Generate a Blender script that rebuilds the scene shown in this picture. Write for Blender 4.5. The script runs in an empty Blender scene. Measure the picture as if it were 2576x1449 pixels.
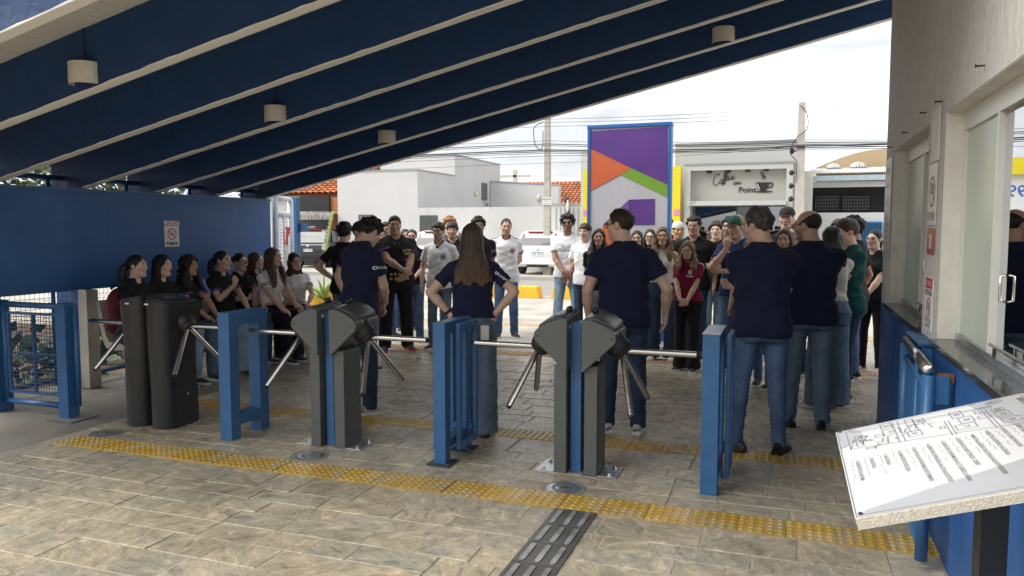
import bpy, bmesh, math, random
import numpy as np
from mathutils import Vector, Matrix
from mathutils.bvhtree import BVHTree
R = math.radians
PI = math.pi
rnd = random.Random(7)
SC = bpy.context.scene
COL = SC.collection

# ------------------------------------------------------------------ camera
CAM_H = 1.6
FOC = 1935.0                      # focal length in units of a 2576 px wide picture
YAW = R(19.8)
PITCH = math.atan(149.5 / FOC)
cam_data = bpy.data.cameras.new('camera')
cam_data.sensor_width = 36.0
cam_data.lens = 36.0 * FOC / 2576.0
cam_data.clip_start = 0.05
cam_data.clip_end = 3000
cam = bpy.data.objects.new('camera', cam_data)
COL.objects.link(cam)
cam.location = (0, 0, CAM_H)
cam.rotation_euler = (PI / 2 - PITCH, 0, YAW)
SC.camera = cam

# ------------------------------------------------------------------ world: overcast sky
SUN_EL, SUN_AZ = R(46), R(246)
world = bpy.data.worlds.new('World')
SC.world = world
world.use_nodes = True
nt = world.node_tree
nt.nodes.clear()
wo = nt.nodes.new('ShaderNodeOutputWorld')
bg = nt.nodes.new('ShaderNodeBackground')
sky = nt.nodes.new('ShaderNodeTexSky')
sky.sky_type = 'NISHITA'
sky.sun_disc = False
sky.sun_elevation = SUN_EL
sky.sun_rotation = SUN_AZ
sky.air_density = 1.2
sky.dust_density = 3.0
tc = nt.nodes.new('ShaderNodeTexCoord')
mp = nt.nodes.new('ShaderNodeMapping')
mp.inputs['Scale'].default_value = (1.0, 1.0, 3.2)
n1 = nt.nodes.new('ShaderNodeTexNoise')
n1.inputs['Scale'].default_value = 3.4
n1.inputs['Detail'].default_value = 7
n1.inputs['Roughness'].default_value = 0.55
n1.inputs['Distortion'].default_value = 0.5
cr = nt.nodes.new('ShaderNodeValToRGB')
cr.color_ramp.elements[0].position = 0.38
cr.color_ramp.elements[0].color = (2.75, 2.85, 3.0, 1)
cr.color_ramp.elements[1].position = 0.68
cr.color_ramp.elements[1].color = (5.4, 5.45, 5.45, 1)
mx = nt.nodes.new('ShaderNodeMix')
mx.data_type = 'RGBA'
mx.inputs[0].default_value = 0.92
nt.links.new(tc.outputs['Generated'], mp.inputs['Vector'])
nt.links.new(mp.outputs['Vector'], n1.inputs['Vector'])
nt.links.new(n1.outputs['Fac'], cr.inputs['Fac'])
nt.links.new(sky.outputs['Color'], mx.inputs[6])
nt.links.new(cr.outputs['Color'], mx.inputs[7])
nt.links.new(mx.outputs[2], bg.inputs['Color'])
nt.links.new(bg.outputs['Background'], wo.inputs['Surface'])
bg.inputs['Strength'].default_value = 0.060

sun_data = bpy.data.lights.new('sun', 'SUN')
sun_data.energy = 0.95
sun_data.angle = R(60)
sun_data.color = (1.0, 0.96, 0.9)
sun = bpy.data.objects.new('sun', sun_data)
COL.objects.link(sun)
sd = Vector((math.sin(SUN_AZ) * math.cos(SUN_EL), math.cos(SUN_AZ) * math.cos(SUN_EL), math.sin(SUN_EL)))
sun.rotation_euler = sd.to_track_quat('Z', 'Y').to_euler()
sun.location = (0, 0, 30)

SC.view_settings.view_transform = 'Standard'
SC.view_settings.look = 'None'
SC.view_settings.gamma = 1.0
SC.view_settings.exposure = 2.32
SC.view_settings.use_curve_mapping = False
SC.cycles.max_bounces = 6
SC.cycles.diffuse_bounces = 4
SC.cycles.glossy_bounces = 3
SC.cycles.transparent_max_bounces = 8
SC.cycles.caustics_reflective = False
SC.cycles.caustics_refractive = False

# ------------------------------------------------------------------ picture point -> world point at a chosen depth
_cy, _sy = math.cos(YAW), math.sin(YAW)
V_R = Vector((_cy, _sy, 0))
V_FH = Vector((-_sy, _cy, 0))
V_F = V_FH * math.cos(PITCH) + Vector((0, 0, -math.sin(PITCH)))
V_U = V_FH * math.sin(PITCH) + Vector((0, 0, math.cos(PITCH)))
CAMP = Vector((0, 0, CAM_H))
def ray(u, v): return V_F * FOC + V_R * (u - 1288.0) - V_U * (v - 724.5)
def at_y(u, v, y): r = ray(u, v); return CAMP + r * (y / r.y)
def at_x(u, v, x): r = ray(u, v); return CAMP + r * (x / r.x)
def at_z(u, v, z=0.0): r = ray(u, v); return CAMP + r * ((z - CAM_H) / r.z)
def at_d(u, v, d): r = ray(u, v); return CAMP + r * (d / r.dot(V_FH))

# ------------------------------------------------------------------ materials
MATS = {}
def mat(name, col, rough=0.6, metal=0.0, var=0.0, vscale=6.0, bump=0.0, bscale=60.0, spec=0.5, coat=0.0,
        stretch=None, col2=None, c2scale=3.0, c2lo=0.45, c2hi=0.65, rvar=0.0, attr=False, bdet=4, obj_rand=0.0, sheen=0.0, coord='Object', alpha=None, sss=0.0):
    if name in MATS: return MATS[name]
    m = bpy.data.materials.new(name)
    m.use_nodes = True
    t = m.node_tree; N = t.nodes; L = t.links
    b = N['Principled BSDF']
    b.inputs['Roughness'].default_value = rough
    b.inputs['Metallic'].default_value = metal
    b.inputs['Specular IOR Level'].default_value = spec
    b.inputs['Coat Weight'].default_value = coat
    b.inputs['Sheen Weight'].default_value = sheen
    b.inputs['Base Color'].default_value = (*col, 1)
    if sss: 
        b.inputs['Subsurface Weight'].default_value = sss
        b.inputs['Subsurface Radius'].default_value = (0.012, 0.005, 0.003)
        b.inputs['Subsurface Scale'].default_value = 1.0
    tc = N.new('ShaderNodeTexCoord')
    src = tc.outputs[coord]
    if stretch:
        mp = N.new('ShaderNodeMapping'); mp.inputs['Scale'].default_value = stretch
        L.new(src, mp.inputs['Vector']); vec = mp.outputs['Vector']
    else: vec = src
    cur = None
    if attr:
        at = N.new('ShaderNodeAttribute'); at.attribute_name = 'Col'; cur = at.outputs['Color']
    def noise(sc, det=5, v=src, rg=0.6):
        n = N.new('ShaderNodeTexNoise'); n.inputs['Scale'].default_value = sc; n.inputs['Detail'].default_value = det
        n.inputs['Roughness'].default_value = rg
        L.new(v, n.inputs['Vector']); return n.outputs['Fac']
    def mixc(fac, a, bcol, mode='MIX'):
        x = N.new('ShaderNodeMix'); x.data_type = 'RGBA'; x.blend_type = mode
        if hasattr(fac, 'links'): L.new(fac, x.inputs[0])
        else: x.inputs[0].default_value = fac
        for i, c in ((6, a), (7, bcol)):
            if hasattr(c, 'links'): L.new(c, x.inputs[i])
            else: x.inputs[i].default_value = (*c, 1)
        return x.outputs[2]
    if col2 is not None:
        rp = N.new('ShaderNodeMapRange'); rp.inputs[1].default_value = c2lo; rp.inputs[2].default_value = c2hi
        L.new(noise(c2scale, 6, vec), rp.inputs[0])
        cur = mixc(rp.outputs[0], cur if cur else col, col2)
    if var > 0:
        rp = N.new('ShaderNodeMapRange'); rp.inputs[1].default_value = 0.3; rp.inputs[2].default_value = 0.7
        rp.inputs[3].default_value = 1 - var; rp.inputs[4].default_value = 1 + var
        L.new(noise(vscale, 6, vec), rp.inputs[0])
        cb = N.new('ShaderNodeCombineColor')
        for i in range(3): L.new(rp.outputs[0], cb.inputs[i])
        cur = mixc(1.0, cur if cur else col, cb.outputs[0], 'MULTIPLY')
    if obj_rand > 0:
        oi = N.new('ShaderNodeObjectInfo')
        rp = N.new('ShaderNodeMapRange'); rp.inputs[3].default_value = 1 - obj_rand; rp.inputs[4].default_value = 1 + obj_rand
        L.new(oi.outputs['Random'], rp.inputs[0])
        cb = N.new('ShaderNodeCombineColor')
        for i in range(3): L.new(rp.outputs[0], cb.inputs[i])
        cur = mixc(1.0, cur if cur else col, cb.outputs[0], 'MULTIPLY')
    if cur: L.new(cur, b.inputs['Base Color'])
    if rvar > 0:
        rp = N.new('ShaderNodeMapRange'); rp.inputs[1].default_value = 0.3; rp.inputs[2].default_value = 0.7
        rp.inputs[3].default_value = max(0.03, rough - rvar); rp.inputs[4].default_value = min(1, rough + rvar)
        L.new(noise(vscale * 1.7, 5, vec), rp.inputs[0]); L.new(rp.outputs[0], b.inputs['Roughness'])
    if bump > 0:
        bp = N.new('ShaderNodeBump'); bp.inputs['Strength'].default_value = bump; bp.inputs['Distance'].default_value = 0.01
        L.new(noise(bscale, bdet, vec), bp.inputs['Height']); L.new(bp.outputs['Normal'], b.inputs['Normal'])
    MATS[name] = m
    return m

def glass_mat(name, tint=(0.75, 0.85, 0.82), refl=0.35, rough=0.0, clear=0.9):
    if name in MATS: return MATS[name]
    m = bpy.data.materials.new(name); m.use_nodes = True
    t = m.node_tree; N = t.nodes; L = t.links; N.clear()
    o = N.new('ShaderNodeOutputMaterial'); mixs = N.new('ShaderNodeMixShader')
    tr = N.new('ShaderNodeBsdfTransparent'); tr.inputs['Color'].default_value = (*[c * clear for c in tint], 1)
    gl = N.new('ShaderNodeBsdfGlossy'); gl.inputs['Roughness'].default_value = rough
    gl.inputs['Color'].default_value = (0.95, 0.97, 0.98, 1)
    fr = N.new('ShaderNodeFresnel'); fr.inputs['IOR'].default_value = 1.5
    ad = N.new('ShaderNodeMath'); ad.operation = 'ADD'; ad.use_clamp = True; ad.inputs[1].default_value = refl
    L.new(fr.outputs[0], ad.inputs[0]); L.new(ad.outputs[0], mixs.inputs[0])
    L.new(tr.outputs[0], mixs.inputs[1]); L.new(gl.outputs[0], mixs.inputs[2]); L.new(mixs.outputs[0], o.inputs['Surface'])
    MATS[name] = m
    return m

# ------------------------------------------------------------------ mesh builder
class MB:
    def __init__(s): s.v = []; s.f = []; s.m = []; s.cur = 0
    def add(s, vs, fs):
        o = len(s.v); s.v += [tuple(p) for p in vs]; s.f += [tuple(i + o for i in f) for f in fs]; s.m += [s.cur] * len(fs); return s
    def box(s, c, d, rz=0.0, rot=None):
        hx, hy, hz = d[0] / 2, d[1] / 2, d[2] / 2
        M = rot if rot is not None else Matrix.Rotation(rz, 3, 'Z')
        c = Vector(c)
        vs = [c + M @ Vector((x, y, z)) for x in (-hx, hx) for y in (-hy, hy) for z in (-hz, hz)]
        return s.add(vs, [(0, 1, 3, 2), (4, 6, 7, 5), (0, 4, 5, 1), (2, 3, 7, 6), (0, 2, 6, 4), (1, 5, 7, 3)])
    def bx(s, x0, x1, y0, y1, z0, z1): return s.box(((x0 + x1) / 2, (y0 + y1) / 2, (z0 + z1) / 2), (abs(x1 - x0), abs(y1 - y0), abs(z1 - z0)))
    def frame(s, a):
        a = a.normalized(); t = Vector((0, 0, 1)) if abs(a.z) < 0.9 else Vector((1, 0, 0))
        u = a.cross(t).normalized(); return u, a.cross(u)
    def cyl(s, a, b, r, r2=None, n=12, cap=True):
        a, b = Vector(a), Vector(b); r2 = r if r2 is None else r2
        u, w = s.frame(b - a); vs = []
        for p, q in ((a, r), (b, r2)):
            for i in range(n):
                t = 2 * PI * i / n; vs.append(p + (u * math.cos(t) + w * math.sin(t)) * q)
        fs = [(i, (i + 1) % n, n + (i + 1) % n, n + i) for i in range(n)]
        if cap: fs += [tuple(range(n))[::-1], tuple(range(n, 2 * n))]
        return s.add(vs, fs)
    def tube(s, pts, r, n=8, cap=True):
        pts = [Vector(p) for p in pts]; k = len(pts); vs = []
        rs = r if isinstance(r, (list, tuple)) else [r] * k
        u0 = None
        for i, p in enumerate(pts):
            d = (pts[min(i + 1, k - 1)] - pts[max(i - 1, 0)])
            if d.length < 1e-9: d = Vector((0, 0, 1))
            d.normalize()
            if u0 is None: u0, _ = s.frame(d)
            u0 = (u0 - d * u0.dot(d)); u0.normalize(); w = d.cross(u0)
            for j in range(n):
                t = 2 * PI * j / n; vs.append(p + (u0 * math.cos(t) + w * math.sin(t)) * rs[i])
        fs = [(i * n + j, i * n + (j + 1) % n, (i + 1) * n + (j + 1) % n, (i + 1) * n + j) for i in range(k - 1) for j in range(n)]
        if cap: fs += [tuple(range(n))[::-1], tuple(range((k - 1) * n, k * n))]
        return s.add(vs, fs)
    def lathe(s, prof, c=(0, 0, 0), n=20, a0=0.0, a1=2 * PI):
        full = abs(a1 - a0 - 2 * PI) < 1e-6; c = Vector(c); k = len(prof); m = n if full else n + 1; vs = []
        for i in range(m):
            t = a0 + (a1 - a0) * i / n
            for r, z in prof: vs.append(c + Vector((r * math.cos(t), r * math.sin(t), z)))
        fs = [(i * k + j, ((i + 1) % m) * k + j, ((i + 1) % m) * k + j + 1, i * k + j + 1) for i in range(n) for j in range(k - 1)]
        return s.add(vs, fs)
    def prism(s, poly, axis, a, b):
        # poly: 2D points; axis 'y': (x,z) points extruded from y=a to y=b; 'x': (y,z); 'z': (x,y)
        def P(p, t): return {'y': (p[0], t, p[1]), 'x': (t, p[0], p[1]), 'z': (p[0], p[1], t)}[axis]
        n = len(poly); vs = [P(p, a) for p in poly] + [P(p, b) for p in poly]
        fs = [(i, (i + 1) % n, n + (i + 1) % n, n + i) for i in range(n)] + [tuple(range(n))[::-1], tuple(range(n, 2 * n))]
        return s.add(vs, fs)
    def ell(s, c, r, n=12, m=8, rot=None):
        c = Vector(c); M = rot or Matrix.Identity(3); vs = []
        for j in range(1, m):
            p = PI * j / m
            for i in range(n):
                t = 2 * PI * i / n
                vs.append(c + M @ Vector((r[0] * math.sin(p) * math.cos(t), r[1] * math.sin(p) * math.sin(t), r[2] * math.cos(p))))
        vs += [c + M @ Vector((0, 0, r[2])), c + M @ Vector((0, 0, -r[2]))]
        T, B = len(vs) - 2, len(vs) - 1
        fs = [(j * n + i, (j + 1) * n + i, (j + 1) * n + (i + 1) % n, j * n + (i + 1) % n) for j in range(m - 2) for i in range(n)]
        fs += [(T, i, (i + 1) % n) for i in range(n)] + [(B, (m - 2) * n + (i + 1) % n, (m - 2) * n + i) for i in range(n)]
        return s.add(vs, fs)
    def quad(s, a, b, c, d): return s.add([a, b, c, d], [(0, 1, 2, 3)])
    def slot(s, i): s.cur = i; return s
    def mesh(s, name, mats):
        me = bpy.data.meshes.new(name); me.from_pydata(s.v, [], s.f)
        for m in (mats if isinstance(mats, (list, tuple)) else [mats]): me.materials.append(m)
        if any(s.m): me.polygons.foreach_set('material_index', s.m)
        me.update(); return me
    def build(s, name, mats, parent=None, world=False, bevel=0.0, smooth=False, fix=True, auto=None):
        if world and parent is not None:
            l = parent.location; s.v = [(p[0] - l[0], p[1] - l[1], p[2] - l[2]) for p in s.v]
        me = s.mesh(name, mats)
        if fix:
            bm = bmesh.new(); bm.from_mesh(me); bmesh.ops.recalc_face_normals(bm, faces=bm.faces); bm.to_mesh(me); bm.free()
        return link(name, me, parent, bevel, smooth, auto)

def link(name, me, parent=None, bevel=0.0, smooth=False, auto=None):
    o = bpy.data.objects.new(name, me); COL.objects.link(o)
    if parent is not None: o.parent = parent
    if smooth: me.polygons.foreach_set('use_smooth', [True] * len(me.polygons))
    if auto: me.set_sharp_from_angle(angle=R(auto)) if smooth else None
    if bevel > 0:
        md = o.modifiers.new('bevel', 'BEVEL'); md.width = bevel; md.segments = 2; md.limit_method = 'ANGLE'; md.angle_limit = R(35)
    return o
def tag(o, label=None, cat=None, group=None, kind=None):
    if label: o['label'] = label
    if cat: o['category'] = cat
    if group: o['group'] = group
    if kind: o['kind'] = kind
    return o
def empty(name, loc, rz=0.0, label=None, cat=None, group=None):
    o = bpy.data.objects.new(name, None); COL.objects.link(o); o.location = loc; o.rotation_euler = (0, 0, rz)
    o.empty_display_size = 0.1
    return tag(o, label, cat, group)
def copy_tree(o, parent=None):
    c = o.copy(); COL.objects.link(c); c.parent = parent
    for ch in list(o.children): copy_tree(ch, c)
    return c
def text_mesh(txt, size, align='CENTER', shear=0.0, extrude=0.0, bold=0.0, sx=1.0):
    cu = bpy.data.curves.new('t', 'FONT'); cu.body = txt; cu.size = size; cu.align_x = align; cu.align_y = 'CENTER'
    cu.shear = shear; cu.extrude = extrude; cu.offset = bold; cu.resolution_u = 3
    o = bpy.data.objects.new('t', cu); COL.objects.link(o)
    dg = bpy.context.evaluated_depsgraph_get(); me = bpy.data.meshes.new_from_object(o.evaluated_get(dg))
    bpy.data.objects.remove(o); bpy.data.curves.remove(cu)
    if sx != 1.0:
        for v in me.vertices: v.co.x *= sx
    return me
def put_text(name, txt, size, mt, M, parent=None, world=True, **k):
    # M: 4x4 matrix that carries the text plane (x right, y up, z out) into place
    me = text_mesh(txt, size, **k)
    if parent is not None and world: M = Matrix.Translation(-Vector(parent.location)) @ M
    me.transform(M); me.materials.clear(); me.materials.append(mt); me.name = name
    return link(name, me, parent)
def plane_m(o, x, y):
    x = Vector(x).normalized(); y = Vector(y); y = (y - x * y.dot(x)).normalized(); z = x.cross(y)
    m = Matrix((x, y, z)).transposed().to_4x4(); m.translation = Vector(o); return m
SC.cycles.use_denoising = True
# ------------------------------------------------------------------ shared materials
BLUE = mat('blue_enamel', (0.030, 0.120, 0.285), 0.38, var=0.10, vscale=9, bump=0.06, bscale=160, rvar=0.08, col2=(0.05, 0.12, 0.24), c2scale=7, c2lo=0.56, c2hi=0.74)
BLUEWALL = mat('blue_plaster', (0.02, 0.11, 0.34), 0.55, var=0.18, vscale=5, bump=0.9, bscale=22, stretch=(1, 1, 0.35), bdet=6, rvar=0.1)
BLUEBEAM = mat('blue_beam_paint', (0.0065, 0.040, 0.125), 0.6, var=0.10, vscale=3, bump=0.25, bscale=35, rvar=0.1)
WHITEPAINT = mat('white_soffit_paint', (0.86, 0.85, 0.80), 0.6, var=0.05, vscale=8, bump=0.15, bscale=60)
PLASTER = mat('streaked_plaster', (0.60, 0.59, 0.56), 0.85, var=0.16, vscale=30, bump=0.9, bscale=90, stretch=(1, 1, 0.22), bdet=6)
REVEAL = mat('pale_plaster', (0.72, 0.70, 0.64), 0.8, var=0.08, vscale=7, bump=0.3, bscale=45, col2=(0.58, 0.54, 0.42), c2scale=4, c2lo=0.58, c2hi=0.75)
STEEL = mat('brushed_steel', (0.62, 0.60, 0.57), 0.2, 1.0, rvar=0.06, vscale=20, bump=0.05, bscale=200, stretch=(1, 1, 0.05))
GALV = mat('galvanised_steel', (0.50, 0.52, 0.53), 0.33, 0.9, var=0.15, vscale=14, rvar=0.1, bump=0.05, bscale=90)
BLACKP = mat('black_powder_coat', (0.018, 0.02, 0.022), 0.42, var=0.12, vscale=8, bump=0.12, bscale=220, rvar=0.06)
GREYP = mat('grey_powder_coat', (0.100, 0.107, 0.106), 0.4, var=0.06, vscale=8, bump=0.12, bscale=240, rvar=0.06)
BLACKRUB = mat('black_rubber', (0.015, 0.015, 0.016), 0.55, var=0.1, vscale=12, bump=0.1, bscale=80)
GRANITE = mat('black_granite', (0.03, 0.03, 0.03), 0.12, var=0.3, vscale=120, rvar=0.04)
CONC = mat('weathered_concrete', (0.50, 0.48, 0.42), 0.85, var=0.2, vscale=6, bump=0.5, bscale=40, col2=(0.34, 0.32, 0.26), c2scale=3)
WHITEWALL = mat('white_house_paint', (0.60, 0.60, 0.60), 0.8, var=0.03, vscale=0.8, bump=0.15, bscale=20, col2=(0.52, 0.52, 0.51), c2scale=0.35, c2lo=0.5, c2hi=0.8)
GREYWALL = mat('grey_house_paint', (0.55, 0.56, 0.55), 0.8, var=0.05, vscale=0.9, bump=0.15, bscale=20)
STAINWALL = mat('stained_white_wall', (0.58, 0.58, 0.57), 0.85, var=0.06, vscale=1.0, bump=0.2, bscale=18, col2=(0.38, 0.38, 0.365), c2scale=1.2, c2lo=0.56, c2hi=0.8, stretch=(1, 1, 0.45))
BLACK = mat('black_paint', (0.012, 0.012, 0.013), 0.5, var=0.2, vscale=3)
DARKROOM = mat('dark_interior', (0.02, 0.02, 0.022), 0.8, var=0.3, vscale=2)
WHITEPL = mat('white_plastic', (0.78, 0.78, 0.77), 0.4, var=0.02)
REDPL = mat('red_print', (0.62, 0.02, 0.03), 0.45, var=0.03)
BLACKPR = mat('black_print', (0.02, 0.02, 0.02), 0.5, var=0.05)
YELLOWP = mat('yellow_paint', (0.80, 0.48, 0.03), 0.55, var=0.12, vscale=4, bump=0.2, bscale=30, col2=(0.62, 0.36, 0.05), c2scale=5, c2lo=0.55, c2hi=0.75)

def stone_mat():
    m = bpy.data.materials.new('quartzite_slab'); m.use_nodes = True
    N = m.node_tree.nodes; L = m.node_tree.links; b = N['Principled BSDF']
    g = N.new('ShaderNodeNewGeometry'); oi = N.new('ShaderNodeObjectInfo')
    ml = N.new('ShaderNodeMath'); ml.operation = 'MULTIPLY'; ml.inputs[1].default_value = 37.0
    L.new(oi.outputs['Random'], ml.inputs[0])
    add = N.new('ShaderNodeVectorMath'); add.operation = 'ADD'
    L.new(g.outputs['Position'], add.inputs[0]); L.new(ml.outputs[0], add.inputs[1])
    vr = N.new('ShaderNodeVectorRotate'); vr.rotation_type = 'Z_AXIS'; L.new(add.outputs[0], vr.inputs['Vector']); L.new(ml.outputs[0], vr.inputs['Angle'])
    mp = N.new('ShaderNodeMapping'); mp.inputs['Scale'].default_value = (1.0, 1.7, 1.0)
    L.new(vr.outputs[0], mp.inputs['Vector'])
    def noise(sc, det, rg=0.6, dist=0.0, v=mp.outputs[0]):
        n = N.new('ShaderNodeTexNoise'); n.inputs['Scale'].default_value = sc; n.inputs['Detail'].default_value = det
        n.inputs['Roughness'].default_value = rg; n.inputs['Distortion'].default_value = dist; L.new(v, n.inputs['Vector']); return n.outputs['Fac']
    def ramp(src, els):
        r = N.new('ShaderNodeValToRGB'); e = r.color_ramp.elements
        while len(e) < len(els): e.new(0.5)
        for i, (p, c) in enumerate(els): e[i].position = p; e[i].color = (*c, 1)
        L.new(src, r.inputs[0]); return r.outputs['Color']
    base = ramp(oi.outputs['Random'], [(0.0, (0.38, 0.35, 0.285)), (0.22, (0.425, 0.375, 0.29)), (0.4, (0.405, 0.38, 0.315)), (0.6, (0.35, 0.335, 0.285)), (0.8, (0.44, 0.395, 0.305)), (1.0, (0.395, 0.355, 0.28))])
    det = ramp(noise(9, 10, 0.70, 0.6), [(0.30, (0.42, 0.45, 0.44)), (0.44, (0.85, 0.85, 0.82)), (0.54, (1.05, 1.02, 0.95)), (0.70, (1.65, 1.55, 1.40))])
    x = N.new('ShaderNodeMix'); x.data_type = 'RGBA'; x.blend_type = 'MULTIPLY'; x.inputs[0].default_value = 1.0
    L.new(base, x.inputs[6]); L.new(det, x.inputs[7])
    d2 = ramp(noise(1.1, 4, 0.5, 0.0, g.outputs['Position']), [(0.33, (0.70, 0.68, 0.65)), (0.5, (1.0, .98, .95)), (0.68, (1.18, 1.15, 1.10))])
    y = N.new('ShaderNodeMix'); y.data_type = 'RGBA'; y.blend_type = 'MULTIPLY'; y.inputs[0].default_value = 1.0
    L.new(x.outputs[2], y.inputs[6]); L.new(d2, y.inputs[7]); L.new(y.outputs[2], b.inputs['Base Color'])
    rr = N.new('ShaderNodeMapRange'); rr.inputs[1].default_value = 0.32; rr.inputs[2].default_value = 0.68; rr.inputs[3].default_value = 0.10; rr.inputs[4].default_value = 0.42; b.inputs['Specular IOR Level'].default_value = 0.7
    L.new(noise(5, 7, 0.6, 0.5), rr.inputs[0]); L.new(rr.outputs[0], b.inputs['Roughness'])
    bp = N.new('ShaderNodeBump'); bp.inputs['Strength'].default_value = 0.55; bp.inputs['Distance'].default_value = 0.012
    L.new(noise(16, 9, 0.68, 1.2), bp.inputs['Height']); L.new(bp.outputs[0], b.inputs['Normal'])
    return m
STONE = stone_mat()

# ------------------------------------------------------------------ ground, road, pavements
GROUND = mat('earth', (0.22, 0.16, 0.11), 0.95, var=0.3, vscale=0.6, bump=0.5, bscale=8)
g = MB(); g.quad((-900, -900, -0.16), (900, -900, -0.16), (900, 900, -0.16), (-900, 900, -0.16)); tag(g.build('ground', GROUND, fix=False), kind='structure')
ASPH = mat('asphalt', (0.29, 0.285, 0.275), 0.85, var=0.12, vscale=1.5, bump=0.5, bscale=120, col2=(0.30, 0.28, 0.25), c2scale=0.5)
g = MB(); g.bx(-160, 160, 17.55, 24.3, -0.155, -0.12); tag(g.build('road', ASPH), kind='structure')
def paver_mat(name, c1, c2, c3, sc):
    m = bpy.data.materials.new(name); m.use_nodes = True; N = m.node_tree.nodes; L = m.node_tree.links; b = N['Principled BSDF']
    g = N.new('ShaderNodeNewGeometry'); br = N.new('ShaderNodeTexBrick'); mp = N.new('ShaderNodeMapping'); mp.inputs['Rotation'].default_value = (0, 0, R(45))
    L.new(g.outputs['Position'], mp.inputs[0]); L.new(mp.outputs[0], br.inputs['Vector'])
    br.inputs['Scale'].default_value = sc; br.inputs['Color1'].default_value = (*c1, 1); br.inputs['Color2'].default_value = (*c2, 1); br.inputs['Mortar'].default_value = (*c3, 1)
    br.inputs['Mortar Size'].default_value = 0.03; br.inputs['Brick Width'].default_value = 0.42; br.inputs['Row Height'].default_value = 0.22
    n = N.new('ShaderNodeTexNoise'); n.inputs['Scale'].default_value = 1.3; n.inputs['Detail'].default_value = 8; L.new(g.outputs['Position'], n.inputs['Vector'])
    rp = N.new('ShaderNodeMapRange'); rp.inputs[1].default_value = 0.3; rp.inputs[2].default_value = 0.7; rp.inputs[3].default_value = 0.7; rp.inputs[4].default_value = 1.3; L.new(n.outputs[0], rp.inputs[0])
    cb = N.new('ShaderNodeCombineColor')
    for i in range(3): L.new(rp.outputs[0], cb.inputs[i])
    x = N.new('ShaderNodeMix'); x.data_type = 'RGBA'; x.blend_type = 'MULTIPLY'; x.inputs[0].default_value = 1.0
    L.new(br.outputs['Color'], x.inputs[6]); L.new(cb.outputs[0], x.inputs[7]); L.new(x.outputs[2], b.inputs['Base Color'])
    bp = N.new('ShaderNodeBump'); bp.inputs['Strength'].default_value = 0.7; bp.inputs['Distance'].default_value = 0.02; bp.invert = True
    L.new(br.outputs['Fac'], bp.inputs['Height']); L.new(bp.outputs[0], b.inputs['Normal']); b.inputs['Roughness'].default_value = 0.8
    return m
PAVER = paver_mat('interlocking_pavers', (0.50, 0.47, 0.41), (0.55, 0.51, 0.45), (0.38, 0.34, 0.29), 2.4)
g = MB(); g.bx(-160, 160, 9.42, 17.0, -0.155, -0.004); tag(g.build('pavement', PAVER), kind='structure')
KERB = mat('kerb_concrete', (0.42, 0.40, 0.36), 0.85, var=0.2, vscale=3, bump=0.4, bscale=30)
g = MB(); g.bx(-160, 160, 17.0, 17.55, -0.155, -0.012); tag(g.build('kerb', KERB), kind='structure')
g = MB(); g.bx(-160, 160, 24.3, 60, -0.155, 0.0); tag(g.build('far_pavement', mat('far_pavement_concrete', (0.40, 0.385, 0.355), 0.85, var=0.15, vscale=1.2, bump=0.3, bscale=20)), kind='structure')
# ochre row between the slabs and the pavers
OCH = paver_mat('ochre_bricks', (0.46, 0.27, 0.11), (0.40, 0.25, 0.12), (0.20, 0.14, 0.09), 2.2)
g = MB(); g.bx(-7.0, 6, 9.12, 9.42, -0.155, 0.0); tag(g.build('brick_border', OCH), kind='structure')
# second ochre tactile line out on the pavers
g = MB(); g.bx(-9, 5, 11.95, 12.2, -0.003, 0.002); tag(g.build('painted_line', mat('worn_yellow_line', (0.52, 0.36, 0.14), 0.8, var=0.3, vscale=4, bump=0.3, bscale=40)), kind='structure')

# concrete strip along the bench side
CFL = mat('dirty_concrete_floor', (0.20, 0.185, 0.16), 0.6, var=0.3, vscale=1.6, bump=0.3, bscale=30, col2=(0.27, 0.23, 0.17), c2scale=1.0, c2lo=0.48, c2hi=0.7, rvar=0.12)
g = MB(); g.bx(-7.05, -5.26, -3, 9.12, -0.15, -0.004); tag(g.build('concrete_floor', CFL), kind='structure')
MORTAR = mat('sandy_mortar', (0.36, 0.315, 0.24), 0.9, var=0.2, vscale=6, bump=0.5, bscale=60)
floor = MB().bx(-5.26, 6.0, -3, 9.12, -0.15, -0.003).build('terrace_floor', MORTAR); tag(floor, kind='structure')

# slabs, each its own piece; a dozen shapes shared between them
rs = random.Random(3)
stone_shapes = []
for k in range(14):
    n0 = [(-0.5, -0.5), (0.0, -0.5), (0.5, -0.5), (0.5, 0.0), (0.5, 0.5), (0.0, 0.5), (-0.5, 0.5), (-0.5, 0.0)]
    top = [(x * (0.985 - 0.02 * rs.random()) + rs.uniform(-.012, .012), y * 0.985 + rs.uniform(-.018, .018)) for x, y in n0]
    m = MB(); vs = [(x, y, -0.03) for x, y in top] + [(x, y, -0.0022) for x, y in top] + [(x * 0.994, y * 0.984, rs.uniform(-.0008, .0008)) for x, y in top]
    fs = [(i, (i + 1) % 8, 8 + (i + 1) % 8, 8 + i) for i in range(7)] + [(8 + i, 8 + (i + 1) % 8, 16 + (i + 1) % 8, 16 + i) for i in range(8)] + [tuple(range(16, 24))]
    m.add(vs, fs); stone_shapes.append(m.mesh('paving_stone', STONE))
holes = [(-4.997, 4.497, .22), (-3.149, 4.522, .22), (-1.273, 4.479, .22)]
slabs = []
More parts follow.
